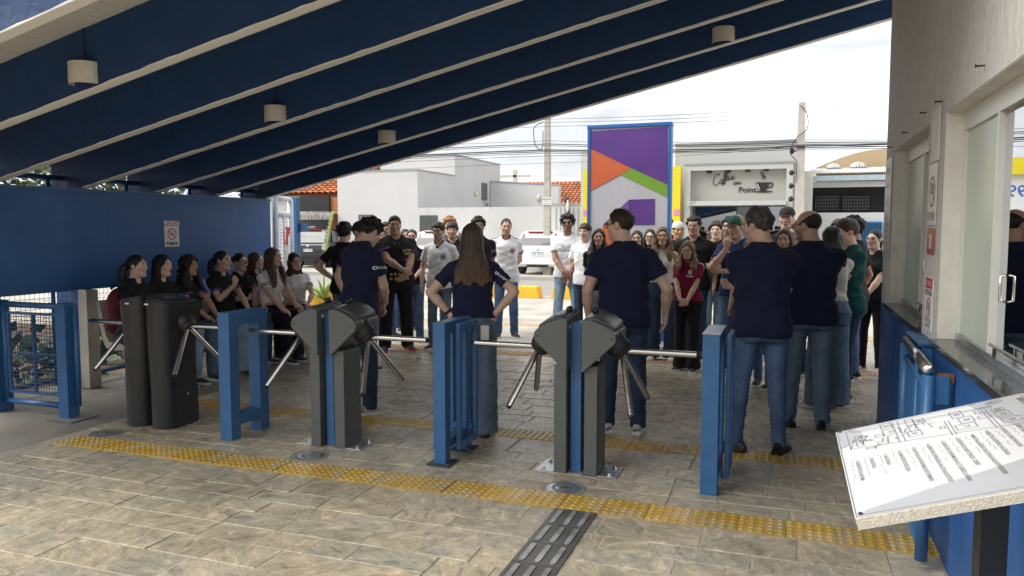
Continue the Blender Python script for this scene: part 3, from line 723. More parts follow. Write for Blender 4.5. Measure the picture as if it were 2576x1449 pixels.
def black_turnstile(x, sgn, label):
    # rounded end towards the camera, slightly leaning column that widens at the top
    e = empty('turnstile', (x, 4.72, 0), label=label, cat='turnstile', group='black rounded turnstiles')
    S = lambda v: sgn * v
    bd = MB(); n = 40; rings = []
    def outline(w, d, flare):
        pts = []
        r = .105
        for k in range(13):
            t = PI + PI * k / 12; pts.append((w / 2 + (w / 2) * math.cos(t), r + r * math.sin(t)))
        pts += [(w + flare, d * .55), (w + flare, d - .03), (w + flare - .03, d), (.02, d), (0, d - .03)]
        return pts
    lev = [(0, .225, .36, 0, 0), (.3, .225, .36, 0, 0), (.62, .228, .37, .0, 0), (.78, .235, .37, .02, 0), (.9, .245, .37, .05, 0), (.985, .25, .37, .06, 0), (1.0, .25, .37, .06, 1)]
    for z, w, d, fl, topf in lev:
        o = outline(w, d, fl)
        rings.append([(S(p[0] - .01 * (z > .6)), p[1] - .03 * max(0, z - .4), z + (topf or z > .95) * (.055 * (1 - min(1, max(0, p[0]) / .3)))) for p in o])
    m = len(rings[0]); vs = [p for r_ in rings for p in r_]
    fs = [(r_ * m + i, r_ * m + (i + 1) % m, (r_ + 1) * m + (i + 1) % m, (r_ + 1) * m + i) for r_ in range(len(rings) - 1) for i in range(m)]
    fs += [tuple(range(m))[::-1], tuple(range((len(rings) - 1) * m, len(rings) * m))]
    bd.add(vs, fs); bd.build('body', BLACKP, e, smooth=True, auto=38)
    top = [(p[0] * .93 + S(.01), p[1] * .93 + .01, p[2] + .004) for p in rings[-1]]
    tp = MB(); tp.add(top + [(p[0], p[1], p[2] + .008) for p in top], [(i, (i + 1) % m, m + (i + 1) % m, m + i) for i in range(m)] + [tuple(range(m, 2 * m))])
    tp.build('top_panel', mat('turnstile_top_panel', (.04, .042, .045), .3, var=.1), e)
    def tz(px): return 1.0 + .055 * (1 - min(1, max(0, px) / .3)) + .013
    for j in range(4):
        for i in range(3): MB().box((S(.10 + .022 * i), .15 + .022 * j, tz(.10 + .022 * i) + .001), (.015, .015, .005)).build('key', mat('key_grey', (.11, .11, .11), .5), e)
    MB().box((S(.20), .19, tz(.2) + .001), (.05, .09, .004)).build('display', BLACK, e)
    MB().bx(S(.06), S(.10), -.034, -.028, 1.0, 1.012).build('sticker', WHITEPL, e)
    if sgn > 0:
        MB().bx(S(.2255), S(.2275), .12, .34, .02, .30).build('service_door', BLACKP, e, bevel=.001)
        MB().cyl((S(.228), .22, .255), (S(.233), .22, .255), .011, n=12).build('lock', STEEL, e)
    tripod(e, (S(.255), .20, .83), sgn, .46, .019, BLACKP)
    return e
black_turnstile(-4.825, 1, 'right of the two black rounded turnstiles, with keypad top and lock')
black_turnstile(-4.86, -1, 'left of the two black rounded turnstiles, beside the mesh gate')

# ------------------------------------------------------------------ blue guard frames
def guard(x, label, wings=True, thick=.1, bolted=False):
    e = empty('guard_frame', (x, 4.86, 0), label=label, cat='guard rail', group='blue guard frames between lanes')
    y0, y1, t = 4.65, 5.10, thick
    MB().bx(x - t / 2, x + t / 2, y0, y0 + t, 0.0, .972).build('upright', BLUE, e, world=True, bevel=.003)
    MB().bx(x - t / 2, x + t / 2, y1 - t, y1, 0.0, .972).build('upright', BLUE, e, world=True, bevel=.003)
    MB().bx(x - t / 2 + .001, x + t / 2 - .001, y0 + t, y1 - t, .972 - t, .9715).build('top_bar', BLUE, e, world=True, bevel=.003)
    MB().bx(x - t / 2 + .001, x + t / 2 - .001, y0 + t, y1 - t, .10, .10 + t * .8).build('bottom_bar', BLUE, e, world=True, bevel=.003)
    if bolted:
        for yy in (y0 + t / 2, y1 - t / 2):
            MB().bx(x - .085, x + .085, yy - .085, yy + .085, .0012, .008).build('foot_plate', mat('dark_foot_plate', (.05, .06, .08), .5, .3), e, world=True)
            bo = MB(); bo.cyl((x + .065, yy - .06, .008), (x + .065, yy - .06, .02), .008, n=6); bo.build('bolt', STEEL, e, world=True)
    if wings:
        for sx in ((-1, 1) if wings == 2 else (1,)):
            xx = x + sx * (t / 2 + .045)
            f = MB(); q = .045
            f.bx(xx - .014, xx + .014, 4.76, 4.76 + q, .08, .955); f.bx(xx - .014, xx + .014, 5.05, 5.05 + q, .08, .955)
            f.bx(xx - .014, xx + .014, 4.76 + q, 5.05, .955 - q, .955); f.bx(xx - .014, xx + .014, 4.76 + q, 5.05, .08, .08 + q)
            f.build('side_frame', BLUE, e, world=True, bevel=.004)
            for zz in (.16, .86): MB().bx(min(x + sx * t / 2, xx - sx * .014), max(x + sx * t / 2, xx - sx * .014), 5.03, 5.07, zz, zz + .04).build('bracket', BLUE, e, world=True)
    return e
guard(-3.975, 'plain blue open guard frame beside the black turnstiles', wings=False, thick=.105)
guard(-2.195, 'blue guard frame with side hoops in front of the long-haired woman', wings=2, thick=.085, bolted=True)
e3 = guard(-.42, 'blue guard frame with worn top cap nearest the gatehouse', wings=1, thick=.10)
MB().bx(-.473, -.367, 4.648, 5.102, .9735, .979).build('worn_cap', mat('worn_cap_paint', (.30, .33, .38), .4, .2, var=.4, vscale=8), e3, world=True)

# ------------------------------------------------------------------ mesh gate on the left
mg = empty('mesh_gate', (-6.1, 4.8, 0), label='blue tubular gate with wire mesh at the left edge', cat='gate')
def wire_panel(name, par, p0, ax, L, z0, z1, step, r, m, diag=False):
    w = MB(); p0 = Vector(p0); ax = Vector(ax)
    if not diag:
        for k in np.arange(step / 2, L, step): w.cyl(p0 + ax * k + Vector((0, 0, z0)), p0 + ax * k + Vector((0, 0, z1)), r, n=4, cap=False)
        for k in np.arange(z0 + step / 2, z1, step): w.cyl(p0 + Vector((0, 0, k)), p0 + ax * L + Vector((0, 0, k)), r, n=4, cap=False)
    else:
        H = z1 - z0
        for s_ in (-1, 1):
            for k in np.arange(-H, L + H, step):
                a = [k, 0.0]; b = [k + s_ * H, H]
                lo, hi = 0.0, 1.0
                d = b[0] - a[0]
                for lim, sg_ in ((0.0, 1), (L, -1)):
                    t = (lim - a[0]) / d
                    if d * sg_ > 0: lo = max(lo, t)
                    else: hi = min(hi, t)
                if hi - lo > .02:
                    w.cyl(p0 + ax * (a[0] + d * lo) + Vector((0, 0, z0 + H * lo)), p0 + ax * (a[0] + d * hi) + Vector((0, 0, z0 + H * hi)), r, n=4, cap=False)
    return tag(w.build(name, m, par, world=True, fix=False), kind='stuff')
MB().bx(-5.765, -5.655, 4.72, 4.83, .0, .975).build('gate_post', BLUE, mg, world=True, bevel=.003)
MB().bx(-5.83, -5.53, 4.64, 4.92, .0012, .008).build('foot_plate', mat('grey_foot_plate', (.2, .2, .2), .6), mg, world=True)
MB().tube([(-5.625, 4.80, .10), (-5.625, 4.80, .95)], .02, 10).build('hinge_tube', BLUE, mg, world=True, smooth=True)
MB().bx(-6.62, -6.47, 4.70, 4.86, .0, .975).build('gate_post', BLUE, mg, world=True, bevel=.003)
for z in (.945, .095): MB().tube([(-6.46, 4.78, z), (-5.766, 4.78, z)], .026, 12).build('cross_tube', BLUE, mg, world=True, smooth=True)
for x in (-6.43,): MB().tube([(x, 4.78, .095), (x, 4.78, .945)], .024, 12).build('upright_tube', BLUE, mg, world=True, smooth=True)
for z in (.86, .51, .17): MB().bx(-6.405, -5.775, 4.77, 4.795, z, z + .022).build('inner_rail', BLUE, mg, world=True)
for x in (-6.39, -6.09, -5.80): MB().bx(x - .011, x + .011, 4.771, 4.794, .192, .86).build('inner_stile', BLUE, mg, world=True)
wire_panel('wire_mesh', mg, (-6.38, 4.765, 0), (1, 0, 0), .58, .19, .86, .032, .0028, mat('dark_blue_wire', (.012, .05, .13), .6))

# fence behind the bench, below the panel, between the columns
for k in range(4):
    ya, yb = FR_Y[k + 1] + .01, FR_Y[k] - .085
    fe = empty('mesh_fence', (-6.8, (ya + yb) / 2, 0), label=['blue mesh fence bay at the far end behind the bench', 'blue mesh fence bay behind the girls in black shirts', 'blue mesh fence bay behind the ponytailed woman', 'blue mesh fence bay behind the mesh gate'][k], cat='fence', group='mesh fence bays under the blue panel')
    for z in (.10, 1.04, 2.1): MB().tube([(-6.8, ya, z), (-6.8, yb, z)], .022, 8).build('rail', BLUE, fe, world=True, smooth=True)
    MB().tube([(-6.8, (ya + yb) / 2 + .25, .05), (-6.8, (ya + yb) / 2 + .25, 2.1)], .02, 8).build('upright', BLUE, fe, world=True, smooth=True)
    wire_panel('wire_mesh', fe, (-6.8, ya, 0), (0, 1, 0), yb - ya, .10, 2.08, .05, .0022, BLUE)

# ------------------------------------------------------------------ concrete benches
def bench(y0, L, label):
    e = empty('concrete_bench', (-6.2, y0 + L / 2, 0), label=label, cat='bench', group='concrete benches along the blue panel')
    # profile in x,z : seat curves up into the back
    pr = [(-5.90, .42), (-5.93, .455), (-6.05, .462), (-6.28, .45), (-6.36, .47), (-6.40, .53), (-6.44, .70), (-6.475, .87), (-6.495, .885), (-6.52, .87), (-6.49, .68), (-6.455, .50), (-6.41, .41), (-6.30, .385), (-6.05, .40), (-5.93, .40)]
    MB().prism(pr, 'y', y0, y0 + L).build('seat_shell', CONC, e, world=True, bevel=.006)
    for yy in (y0 + .16, y0 + L - .28):
        lg = [(-6.0, 0), (-6.0, .06), (-6.06, .18), (-6.0, .33), (-5.98, .398), (-6.36, .384), (-6.38, .33), (-6.30, .2), (-6.36, .06), (-6.36, 0)]
        MB().prism(lg, 'y', yy, yy + .11).build('leg', CONC, e, world=True, bevel=.008)
bench(5.80, 1.55, 'weathered concrete bench nearest the black turnstiles')
bench(7.40, 1.45, 'weathered concrete bench at the far end of the blue panel')
pp = MB().bx(-6.66, -6.545, 5.72, 5.86, 0, .99); tag(pp.build('white_post', CONC, bevel=.006), 'whitewashed concrete post at the end of the bench', 'post')

# ------------------------------------------------------------------ tilted tactile map board
BX0, BX1, BY0, BY1, BZ0 = .155, .66, 1.845, 2.62, .95
tl = math.atan2(.14, .43)
mb = empty('map_board', (.42, 2.2, 0), label='tilted white tactile map board on a dark post in the foreground', cat='map board')
Mx = Matrix.Translation((BX0, BY0, BZ0)) @ Matrix.Rotation(-tl, 4, 'Y')
BL, BWd = (BX1 - BX0) / math.cos(tl), BY1 - BY0
def bd_box(name, m, x0, x1, y0, y1, z0, z1, **k):
    o = MB().bx(x0, x1, y0, y1, z0, z1); o.v = [tuple(Mx @ Vector(p)) for p in o.v]; return o.build(name, m, mb, world=True, **k)
bd_box('slab', mat('chipboard_edge', (.66, .61, .50), .9, var=.18, vscale=90, bump=.6, bscale=200), 0, BL, 0, BWd, -.027, -.002)
MAPW = mat('map_sheet', (.56, .57, .585), .22, var=.02, spec=.5)
MAPG = mat('map_sheet_grey', (.36, .37, .39), .22, var=.03, spec=.5)
bd_box('sheet', MAPW, .0, BL, .004, BWd - .003, -.0015, .0015)
def bpoly(name, pts, m, z):
    o = MB(); o.add([tuple(Mx @ Vector((x, y, z))) for x, y in pts], [tuple(range(len(pts)))]); return o.build(name, m, mb, world=True, fix=False)
# text runs toward -y, its top toward +x : x_text = -y, y_text = +x
sw = [(.03 + .30 * t + .16 * t * t, .02 + .19 * t ** 1.2 + .02) for t in [k / 14 for k in range(15)]]
bpoly('grey_swoosh', [(.01, .012)] + [(x, y) for x, y in sw] + [(BL - .004, sw[-1][1] + .02), (BL - .004, .012)], MAPG, .0022)
bpoly('grey_header', [(BL - .15, BWd - .008), (BL - .10, BWd * .62), (BL - .05, BWd * .42), (BL - .004, BWd * .34), (BL - .004, BWd - .008)], MAPG, .0024)
bpoly('grey_patch', [(.006, BWd - .01), (.05, BWd - .012), (.072, BWd - .05), (.075, BWd - .10), (.05, BWd - .15), (.02, BWd - .19), (.006, BWd - .20)], MAPG, .0026)
LINEM = mat('map_line', (.18, .18, .19), .5)
def bline(pts, w=.0011, m=LINEM):
    o = MB()
    for (x0, y0), (x1, y1) in zip(pts[:-1], pts[1:]):
        d = Vector((x1 - x0, y1 - y0, 0))
        if d.length < 1e-6: continue
        n_ = Vector((-d.y, d.x, 0)).normalized() * w; e_ = d.normalized() * w
        q = [Vector((x0, y0, .0034)) - e_ - n_, Vector((x1, y1, .0034)) + e_ - n_, Vector((x1, y1, .0034)) + e_ + n_, Vector((x0, y0, .0034)) - e_ + n_]
        o.add([tuple(Mx @ p) for p in q], [(0, 1, 2, 3)])
    return o
def brect(x, y, w, h): return [(x, y), (x + w, y), (x + w, y + h), (x, y + h), (x, y)]
lines = [brect(.004, .006, BL - .012, BWd - .012)]
rooms = [(.05, .56, .018, .11, '1'), (.13, .62, .045, .055, '2'), (.13, .69, .03, .06, '3'), (.22, .67, .03, .05, '4'), (.20, .60, .022, .14, '5'), (.19, .55, .035, .055, '6'), (.31, .52, .05, .05, '7'), (.33, .58, .035, .06, '8'), (.42, .50, .045, .05, '9'), (.475, .48, .03, .06, '10'), (.42, .57, .035, .05, '11'), (.42, .63, .03, .03, '12'), (.32, .65, .03, .07, '13')]
for rx, ry, rw, rh, tx in rooms: lines.append(brect(rx, ry, rw, rh))
lines += [[(.03, .545), (.03, .75), (.40, .755)], [(.03, .545), (.30, .50), (.46, .47)], [(.16, .52), (.165, .745)], [(.175, .52), (.18, .745)], [(.29, .49), (.295, .64)], [(.30, .49), (.305, .64)], [(.395, .47), (.40, .70)], [(.405, .47), (.41, .70)], [(.05, .72), (.30, .70), (.43, .69)], [(.05, .735), (.30, .712), (.43, .70)]]
rk_ = random.Random(11)
for k in range(26):
    a0, b0 = rk_.uniform(.03, .44), rk_.uniform(.50, .73); lines.append(brect(a0, b0, rk_.uniform(.008, .03), rk_.uniform(.008, .03)) if k % 2 else [(a0, b0), (a0 + rk_.uniform(-.01, .01), b0 + rk_.uniform(.02, .06)), (a0 + rk_.uniform(.01, .04), b0 + rk_.uniform(.02, .06))])
lm = MB()
for l_ in lines: b_ = bline(l_); lm.add(b_.v, b_.f)
lm.build('map_outline', LINEM, mb, world=True, fix=False)
def btext(txt, size, x, y, m=LINEM, **k):
    o_ = Mx @ Vector((x, y, .0036)); put_text('lettering', txt, size, m, plane_m(o_, (Mx.to_3x3() @ Vector((0, -1, 0))), (Mx.to_3x3() @ Vector((1, 0, 0)))), mb, **k)
for rx, ry, rw, rh, tx in rooms: btext(tx, .022, rx + rw / 2, ry + rh / 2, bold=.0006)
BROWN = mat('raised_brown_letters', (.13, .105, .07), .4)
for k, tx in enumerate(['1- PORTARIA', '2- SECRETARIA, RECEPÇÃO, ARTE', '3- RECEPÇÃO, FUNEPE, FINANCEIRO', '4- BIBLIOTECA, AUDITÓRIO, SALA DE AULA', '5- MARATONA, AGÊNCIAS, SALAS DE AULA, SALA DE PROFESSORES', '6- SECRETARIA DE CURSOS TÉCNICOS - CENEPE', '7- LABORATÓRIO DE INFORMÁTICA 4 E 5, TI, JURÍDICO, CANTINA', '8- LABORATÓRIO DE PEDAGOGIA, SALAS DE AULA E ESTÚDIO', '9- SALA DE AULA, SANITÁRIOS MASCULINO E FEMININO', '10- LABORATÓRIO DE PSICOLOGIA', '11- SALAS DE AULA', '12- SALAS DE AULA', '13- LABORATÓRIO DE ANATOMIA']):
    xx = BL - .055 - k * .0365
    btext(tx, .0145, xx, .475 - .004 * k, BROWN, align='LEFT', bold=.0001, sx=.8)
    o = MB(); r2 = random.Random(k)
    for q in range(14):
        if r2.random() < .75:
            yy = .47 - .004 * k - q * .012; o.box((0, 0, 0), (.0014, .0018 + .002 * r2.random(), .001)); c_ = Mx @ Vector((xx - .017 + r2.choice([0, .004]), yy, .0034))
            o.v[-8:] = [tuple(Vector(p) + c_) for p in o.v[-8:]]
    tag(o.build('braille', BROWN, mb, world=True), kind='stuff')
btext('MAPA TÁTIL - FUNEPE', .026, BL - .022, BWd - .05, align='LEFT', bold=.0006)
for cx_, cy_ in ((.014, .016), (.014, BWd - .016)):
    p = Mx @ Vector((cx_, cy_, .002)); q = Mx @ Vector((cx_, cy_, .006)); MB().cyl(p, q, .005, n=10).build('screw', mat('dark_screw', (.1, .1, .1), .4, .8), mb, world=True)
MB().bx(.47, .53, 2.16, 2.24, .02, 1.0).build('leg', BLACKP, mb, world=True)
MB().bx(.40, .68, 2.05, 2.35, .0015, .02).build('foot_plate', BLACKP, mb, world=True)

# ------------------------------------------------------------------ pivot gate with steel handrail beside the wall
pg = empty('side_gate', (.60, 4.4, 0), label='blue mesh side gate with steel handrail against the gatehouse', cat='gate')
ya, yb, xa, xb = 3.92, 4.95, .615, .655
MB().tube([(xa, ya, .955), (xb, yb, .955)], .026, 16).build('handrail', STEEL, pg, world=True, smooth=True)
MB().tube([(xa, ya, .06), (xa, ya, .93)], .028, 16).build('near_tube', BLUE, pg, world=True, smooth=True)
MB().tube([(xb, yb, .06), (xb, yb, .93)], .03, 14).build('far_tube', BLUE, pg, world=True, smooth=True)
for z in (.86, .09): MB().tube([(xa + .001, ya + .03, z), (xb, yb - .03, z)], .016, 10).build('cross_tube', BLUE, pg, world=True, smooth=True)
for f in (.42,): MB().tube([(xa + (xb - xa) * f, ya + (yb - ya) * f, .10), (xa + (xb - xa) * f, ya + (yb - ya) * f, .93)], .014, 10).build('mid_tube', BLUE, pg, world=True, smooth=True)
wire_panel('wire_mesh', pg, (xa + .001, ya + .04, 0), Vector((xb - xa, yb - ya, 0)).normalized(), .94, .11, .85, .05, .003, BLUE, diag=True)
MB().bx(.64, .70, ya - .004, ya + .004, .80, .93).build('latch_plate', BLUE, pg, world=True)
MB().bx(.65, .72, ya + .006, ya + .02, .90, .94).build('rusty_latch', mat('rust', (.22, .08, .03), .9, var=.4, vscale=20), pg, world=True)
wp = empty('blue_wall_post', (.69, 4.75, 0), label='square blue post with flat cap by the gatehouse pier', cat='post')
MB().bx(.672, .728, 4.52, 4.98, 0, .985).build('shaft', BLUE, wp, world=True, bevel=.003)
MB().bx(.655, .728, 4.50, 5.0, .9852, 1.0).build('cap', BLUE, wp, world=True, bevel=.002)
# ------------------------------------------------------------------ across the street
def c4(x, y): return ((1000 + x / 1.9815) * .63889, (550 + y / 1.9815) * .63889)
def c5(x, y): return ((2200 + x / 1.9815) * .63889, (400 + y / 1.9815) * .63889)
def rect(c, x0, y0, x1, y1, Y):
    a = at_y(*c(x0, (y0 + y1) / 2), Y); b = at_y(*c(x1, (y0 + y1) / 2), Y)
    t = at_y(*c((x0 + x1) / 2, y0), Y); d = at_y(*c((x0 + x1) / 2, y1), Y)
    return a.x, b.x, d.z, t.z
idc = lambda x, y: (x, y)
def pbox(name, par, m, c, x0, y0, x1, y1, Y, dep, z0=None, **k):
    a, b, lo, hi = rect(c, x0, y0, x1, y1, Y)
    if z0 is not None: lo = z0
    return MB().bx(a, b, Y, Y + dep, lo, hi).build(name, m, par, world=True, **k)
COPING = mat('grey_coping', (.35, .35, .35), .7, var=.1)
DOORM = mat('dark_grey_door', (.10, .105, .11), .5, var=.08)
hs = empty('white_house', (-15.9, 28, 0), label='plain white rendered house with small square upper window', cat='house')
def hb(name, m, *b, **k): return MB().bx(*b).build(name, m, hs, world=True, **k)
hb('front_block', WHITEWALL, -17.84, -14.12, 28.0, 31.7, 0, 3.93); hb('front_coping', COPING, -17.87, -14.09, 27.97, 31.7, 3.93, 3.98)
hb('rear_block', WHITEWALL, -17.9, -14.125, 31.71, 37.4, 0, 4.86); hb('rear_coping', COPING, -17.93, -14.1, 31.69, 37.43, 4.86, 4.91)
a_, b_ = at_y(1252, 458, 36.0), at_y(1405, 466, 36.0)
MB().prism([(-14.1, 0), (b_.x, 0), (b_.x, b_.z), (a_.x, a_.z), (-14.1, a_.z)], 'y', 36.0, 36.4).build('side_block', WHITEWALL, hs, world=True)
MB().prism([(-14.1, a_.z), (a_.x, a_.z), (b_.x, b_.z), (b_.x + .05, b_.z + .04), (a_.x, a_.z + .05), (-14.1, a_.z + .05)], 'y', 35.96, 36.45).build('side_coping', COPING, hs, world=True)
# upper window on the side of the rear block
p = at_x(1218, 482, -14.12)
wn = MB().bx(-14.124, -14.09, p.y - .36, p.y + .36, p.z - .42, p.z + .42).build('window', mat('window_grey_frame', (.16, .165, .17), .5), hs, world=True)
for zz in np.arange(-.32, .33, .16): o = MB().bx(-14.089, -14.08, p.y - .3, p.y + .3, p.z + zz - .05, p.z + zz + .05); o.v = [tuple(Vector(q) - hs.location) for q in o.v]; o.build('louvre', DOORM, wn)
# ground floor window
wnd = pbox('window', hs, DOORM, c4, 815, 585, 932, 720, 27.96, .06)
a, b, lo, hi = rect(c4, 828, 598, 922, 655, 27.94); o = MB().bx(a, b, 27.945, 27.955, lo, hi); o.v = [tuple(Vector(q) - hs.location) for q in o.v]; o.build('pane', glass_mat('house_glass', refl=.25, clear=.3), wnd)
a, b, lo, hi = rect(c4, 828, 662, 922, 712, 27.94); o = MB().bx(a, b, 27.945, 27.955, lo, hi); o.v = [tuple(Vector(q) - hs.location) for q in o.v]; o.build('pane', mat('lit_pane', (.45, .5, .35), .3), wnd)
for (x, y) in ((1725, 425),): p = at_x(*c4(x, y), -14.1); MB().ell((-14.06, p.y, p.z), (.09, .09, .11)).build('wall_light', mat('cream_globe', (.7, .65, .45), .4), hs, world=True, smooth=True)
p = at_y(*c4(2220, 455), 35.95); MB().ell(p, (.1, .1, .16)).build('wall_light', mat('cream_globe', (.7, .65, .45), .4), hs, world=True, smooth=True)

fw = empty('front_wall', (-11.4, 27.9, 0), label='low stained white boundary wall with a dark metal door', cat='wall')
a, b, lo, hi = rect(c4, 1275, 522, 2290, 830, 27.9)
MB().bx(-14.1, -8.75, 27.9, 28.1, 0, 2.43).build('wall_face', STAINWALL, fw, world=True)
dr = pbox('door', fw, DOORM, c4, 1293, 590, 1428, 790, 27.86, .05, z0=0.02)
a, b, lo, hi = rect(c4, 1293, 590, 1428, 790, 27.86)
for k in range(7):
    x = a + (b - a) * (k + .5) / 7; o = MB().bx(x - .05, x + .02, 27.84, 27.859, .06, hi - .03); o.v = [tuple(Vector(q) - fw.location) for q in o.v]; o.build('ridge', DOORM, dr)
o = MB().bx(a + .04, a + .07, 27.82, 27.84, .95, 1.1); o.v = [tuple(Vector(q) - fw.location) for q in o.v]; o.build('handle', STEEL, dr)
pbox('meter_box', fw, BLACK, c4, 2263, 685, 2270, 720, 27.88, .03)
# bird on the wall
bp_ = at_y(*c4(1810, 528), 27.95)
bd = empty('bird', (bp_.x, 27.98, 2.43), label='small brown bird perched on the white wall', cat='bird')
BIRD = mat('brown_feathers', (.16, .14, .12), .8, var=.3, vscale=30)
o = MB(); o.ell((0, 0, .12), (.11, .065, .075), rot=Matrix.Rotation(R(35), 3, 'Y')); o.ell((-.09, 0, .20), (.045, .04, .042)); o.cyl((-.13, 0, .2), (-.165, 0, .19), .012, .003, n=6)
o.add([(.06, -.03, .09), (.06, .03, .09), (.22, .02, -.0), (.22, -.02, 0)], [(0, 1, 2, 3)]); o.cyl((0, -.02, 0), (0, -.02, .07), .006, n=5); o.cyl((0, .02, 0), (0, .02, .07), .006, n=5)
o.build('plumage', BIRD, bd, smooth=True)

# tiled roofs: each tile is a piece
TILE = mat('terracotta_tile', (.50, .17, .07), .8, var=.2, vscale=3, obj_rand=.3, bump=.2, bscale=30)
def tile_mesh(w, L):
    m = MB(); n = 6; vs = []
    for y, rz, dz in ((0, 1.0, .03), (L * 1.08, .85, 0.0)):
        for k in range(n + 1):
            t = PI * k / n; vs.append((w * .52 * math.cos(t) * rz, y, w * .42 * math.sin(t) * rz + dz))
    m.add(vs, [(k, k + 1, n + 2 + k, n + 1 + k) for k in range(n)]); me = m.mesh('roof_tile', TILE)
    me.polygons.foreach_set('use_smooth', [True] * n); return me
def tiled_roof(name, label, x0, x1, y0, z0, cols, rows, w, L, slope, wallz, wallm):
    e = empty(name, ((x0 + x1) / 2, y0, 0), label=label, cat='house')
    me = tile_mesh(w, L); c, s_ = math.cos(slope), math.sin(slope)
    MB().prism([(y0 - .1, z0 - .06), (y0 + rows * L * c, z0 + rows * L * s_ - .03), (y0 + rows * L * c + rows * L * c, z0 - .06)], 'x', x0, x1).build('roof_deck', mat('terracotta_under', (.30, .11, .05), .9, var=.2), e, world=True)
    MB().bx(x0, x1, y0 + .25, y0 + 2 * rows * L * c - .25, 0, z0 - .07).build('wall', wallm, e, world=True)
    for j in range(rows):
        for i in range(cols):
            o = bpy.data.objects.new('roof_tile', me); COL.objects.link(o); o.parent = e
            o.location = Vector((x0 + (i + .5) * (x1 - x0) / cols, y0 - .12 + j * L * c, z0 - .05 + j * L * s_)) - e.location
            o.rotation_euler = (slope, 0, rs.uniform(-.02, .02))
    return e
A, B = at_y(1258, 500, 38.5), at_y(1462, 500, 38.5)
tiled_roof('tile_roof_house', 'house with orange tiled roof behind the white house', A.x, B.x, 38.5, 2.75, 19, 12, (B.x - A.x) / 19, .30, R(24), 2.7, WHITEWALL)
ls_ = rect(c4, 220, 330, 650, 445, 29.5)
ts = tiled_roof('bar_building', 'bar with orange tiled roof and black shopfront at the left', -23.3, -17.95, 29.0, 3.12, 18, 13, .298, .26, R(25), 3.0, WHITEWALL)
WOOD = mat('orange_wood', (.46, .19, .07), .7, var=.3, vscale=6, stretch=(1, 1, 8))
def bbx(name, m, x0, y0, x1, y1, Y, dep, z0=None, **k): return pbox(name, ts, m, c4, x0, y0, x1, y1, Y, dep, z0, **k)
bbx('black_signboard', BLACK, 357, 438, 585, 560, 28.3, .12)
bbx('timber_side', WOOD, 586, 452, 652, 830, 28.45, .5, z0=0)
AWN = mat('grey_awning', (.30, .29, .28), .8, var=.25, vscale=3, bump=.4, bscale=10)
a, b, lo, hi = rect(c4, 355, 565, 628, 622, 27.9)
aw = MB(); n = 20
vs = [(a + (b - a) * k / n, 28.4, hi + .02 * math.sin(k * 2.1)) for k in range(n + 1)] + [(a + (b - a) * k / n, 27.75, lo + .22 + .03 * math.sin(k * 1.3)) for k in range(n + 1)] + [(a + (b - a) * k / n, 27.74 + .03 * math.sin(k * 3), lo + .04 * math.sin(k * 1.9)) for k in range(n + 1)]
aw.add(vs, [(r_ * (n + 1) + k, r_ * (n + 1) + k + 1, (r_ + 1) * (n + 1) + k + 1, (r_ + 1) * (n + 1) + k) for r_ in range(2) for k in range(n)])
aw.build('awning', AWN, ts, world=True, fix=False)
bbx('shop_window', mat('dark_shop_glass', (.03, .032, .035), .1, var=.4, vscale=2), 360, 622, 628, 745, 28.5, .08)
bbx('window_frame', BLACK, 345, 745, 630, 800, 28.45, .1)
bbx('orange_band', mat('orange_band_paint', (.65, .16, .03), .5), 575, 775, 632, 802, 28.42, .02)
bbx('lower_wall', BLACK, 345, 803, 630, 900, 28.46, .1, z0=0)
p = at_y(*c4(428, 682), 28.48); put_text('lettering', 'HOP LAGER', .125, WHITEPL, plane_m(p, (1, 0, 0), (0, 0, 1)), ts, bold=.002)
p = at_y(*c4(520, 682), 28.48); put_text('lettering', 'pale ale', .11, mat('red_script', (.55, .08, .04), .5), plane_m(p, (1, 0, 0), (0, 0, 1)), ts, shear=.3)
p = at_y(*c4(580, 680), 28.48); put_text('lettering', 'stout', .12, WHITEPL, plane_m(p, (1, 0, 0), (0, 0, 1)), ts, shear=.4)

# grey metal gate and tall post right of the pole
gg = empty('grey_gate', (-7.6, 27.6, 0), label='light grey sheet gate between the utility pole and the yellow shop', cat='gate')
pbox('gate_leaf', gg, GREYWALL, c4, 2320, 508, 2560, 840, 27.6, .12, z0=0)
a, b, lo, hi = rect(c4, 2320, 508, 2560, 840, 27.55)
for k in range(1, 7): x = a + (b - a) * k / 7; MB().bx(x - .015, x + .015, 27.58, 27.599, .05, hi - .1).build('panel_seam', COPING, gg, world=True)
MB().bx(a - .05, b + .05, 27.56, 27.74, hi, hi + .06).build('top_rail', COPING, gg, world=True)
sl = empty('street_light', at_y(*c4(2437, 600), 27.2), label='black and white lamp hood above the grey gate', cat='street lamp'); sl.location.z = hi - .35
o = MB(); o.tube([(0, .3, -.1), (0, .2, .35), (0, 0, .52), (0, -.1, .45)], [.05, .06, .1, .03], 8); o.build('hood', BLACK, sl, smooth=True)
MB().ell((0.06, -.04, .30), (.05, .08, .22)).build('reflector', WHITEPL, sl, smooth=True)

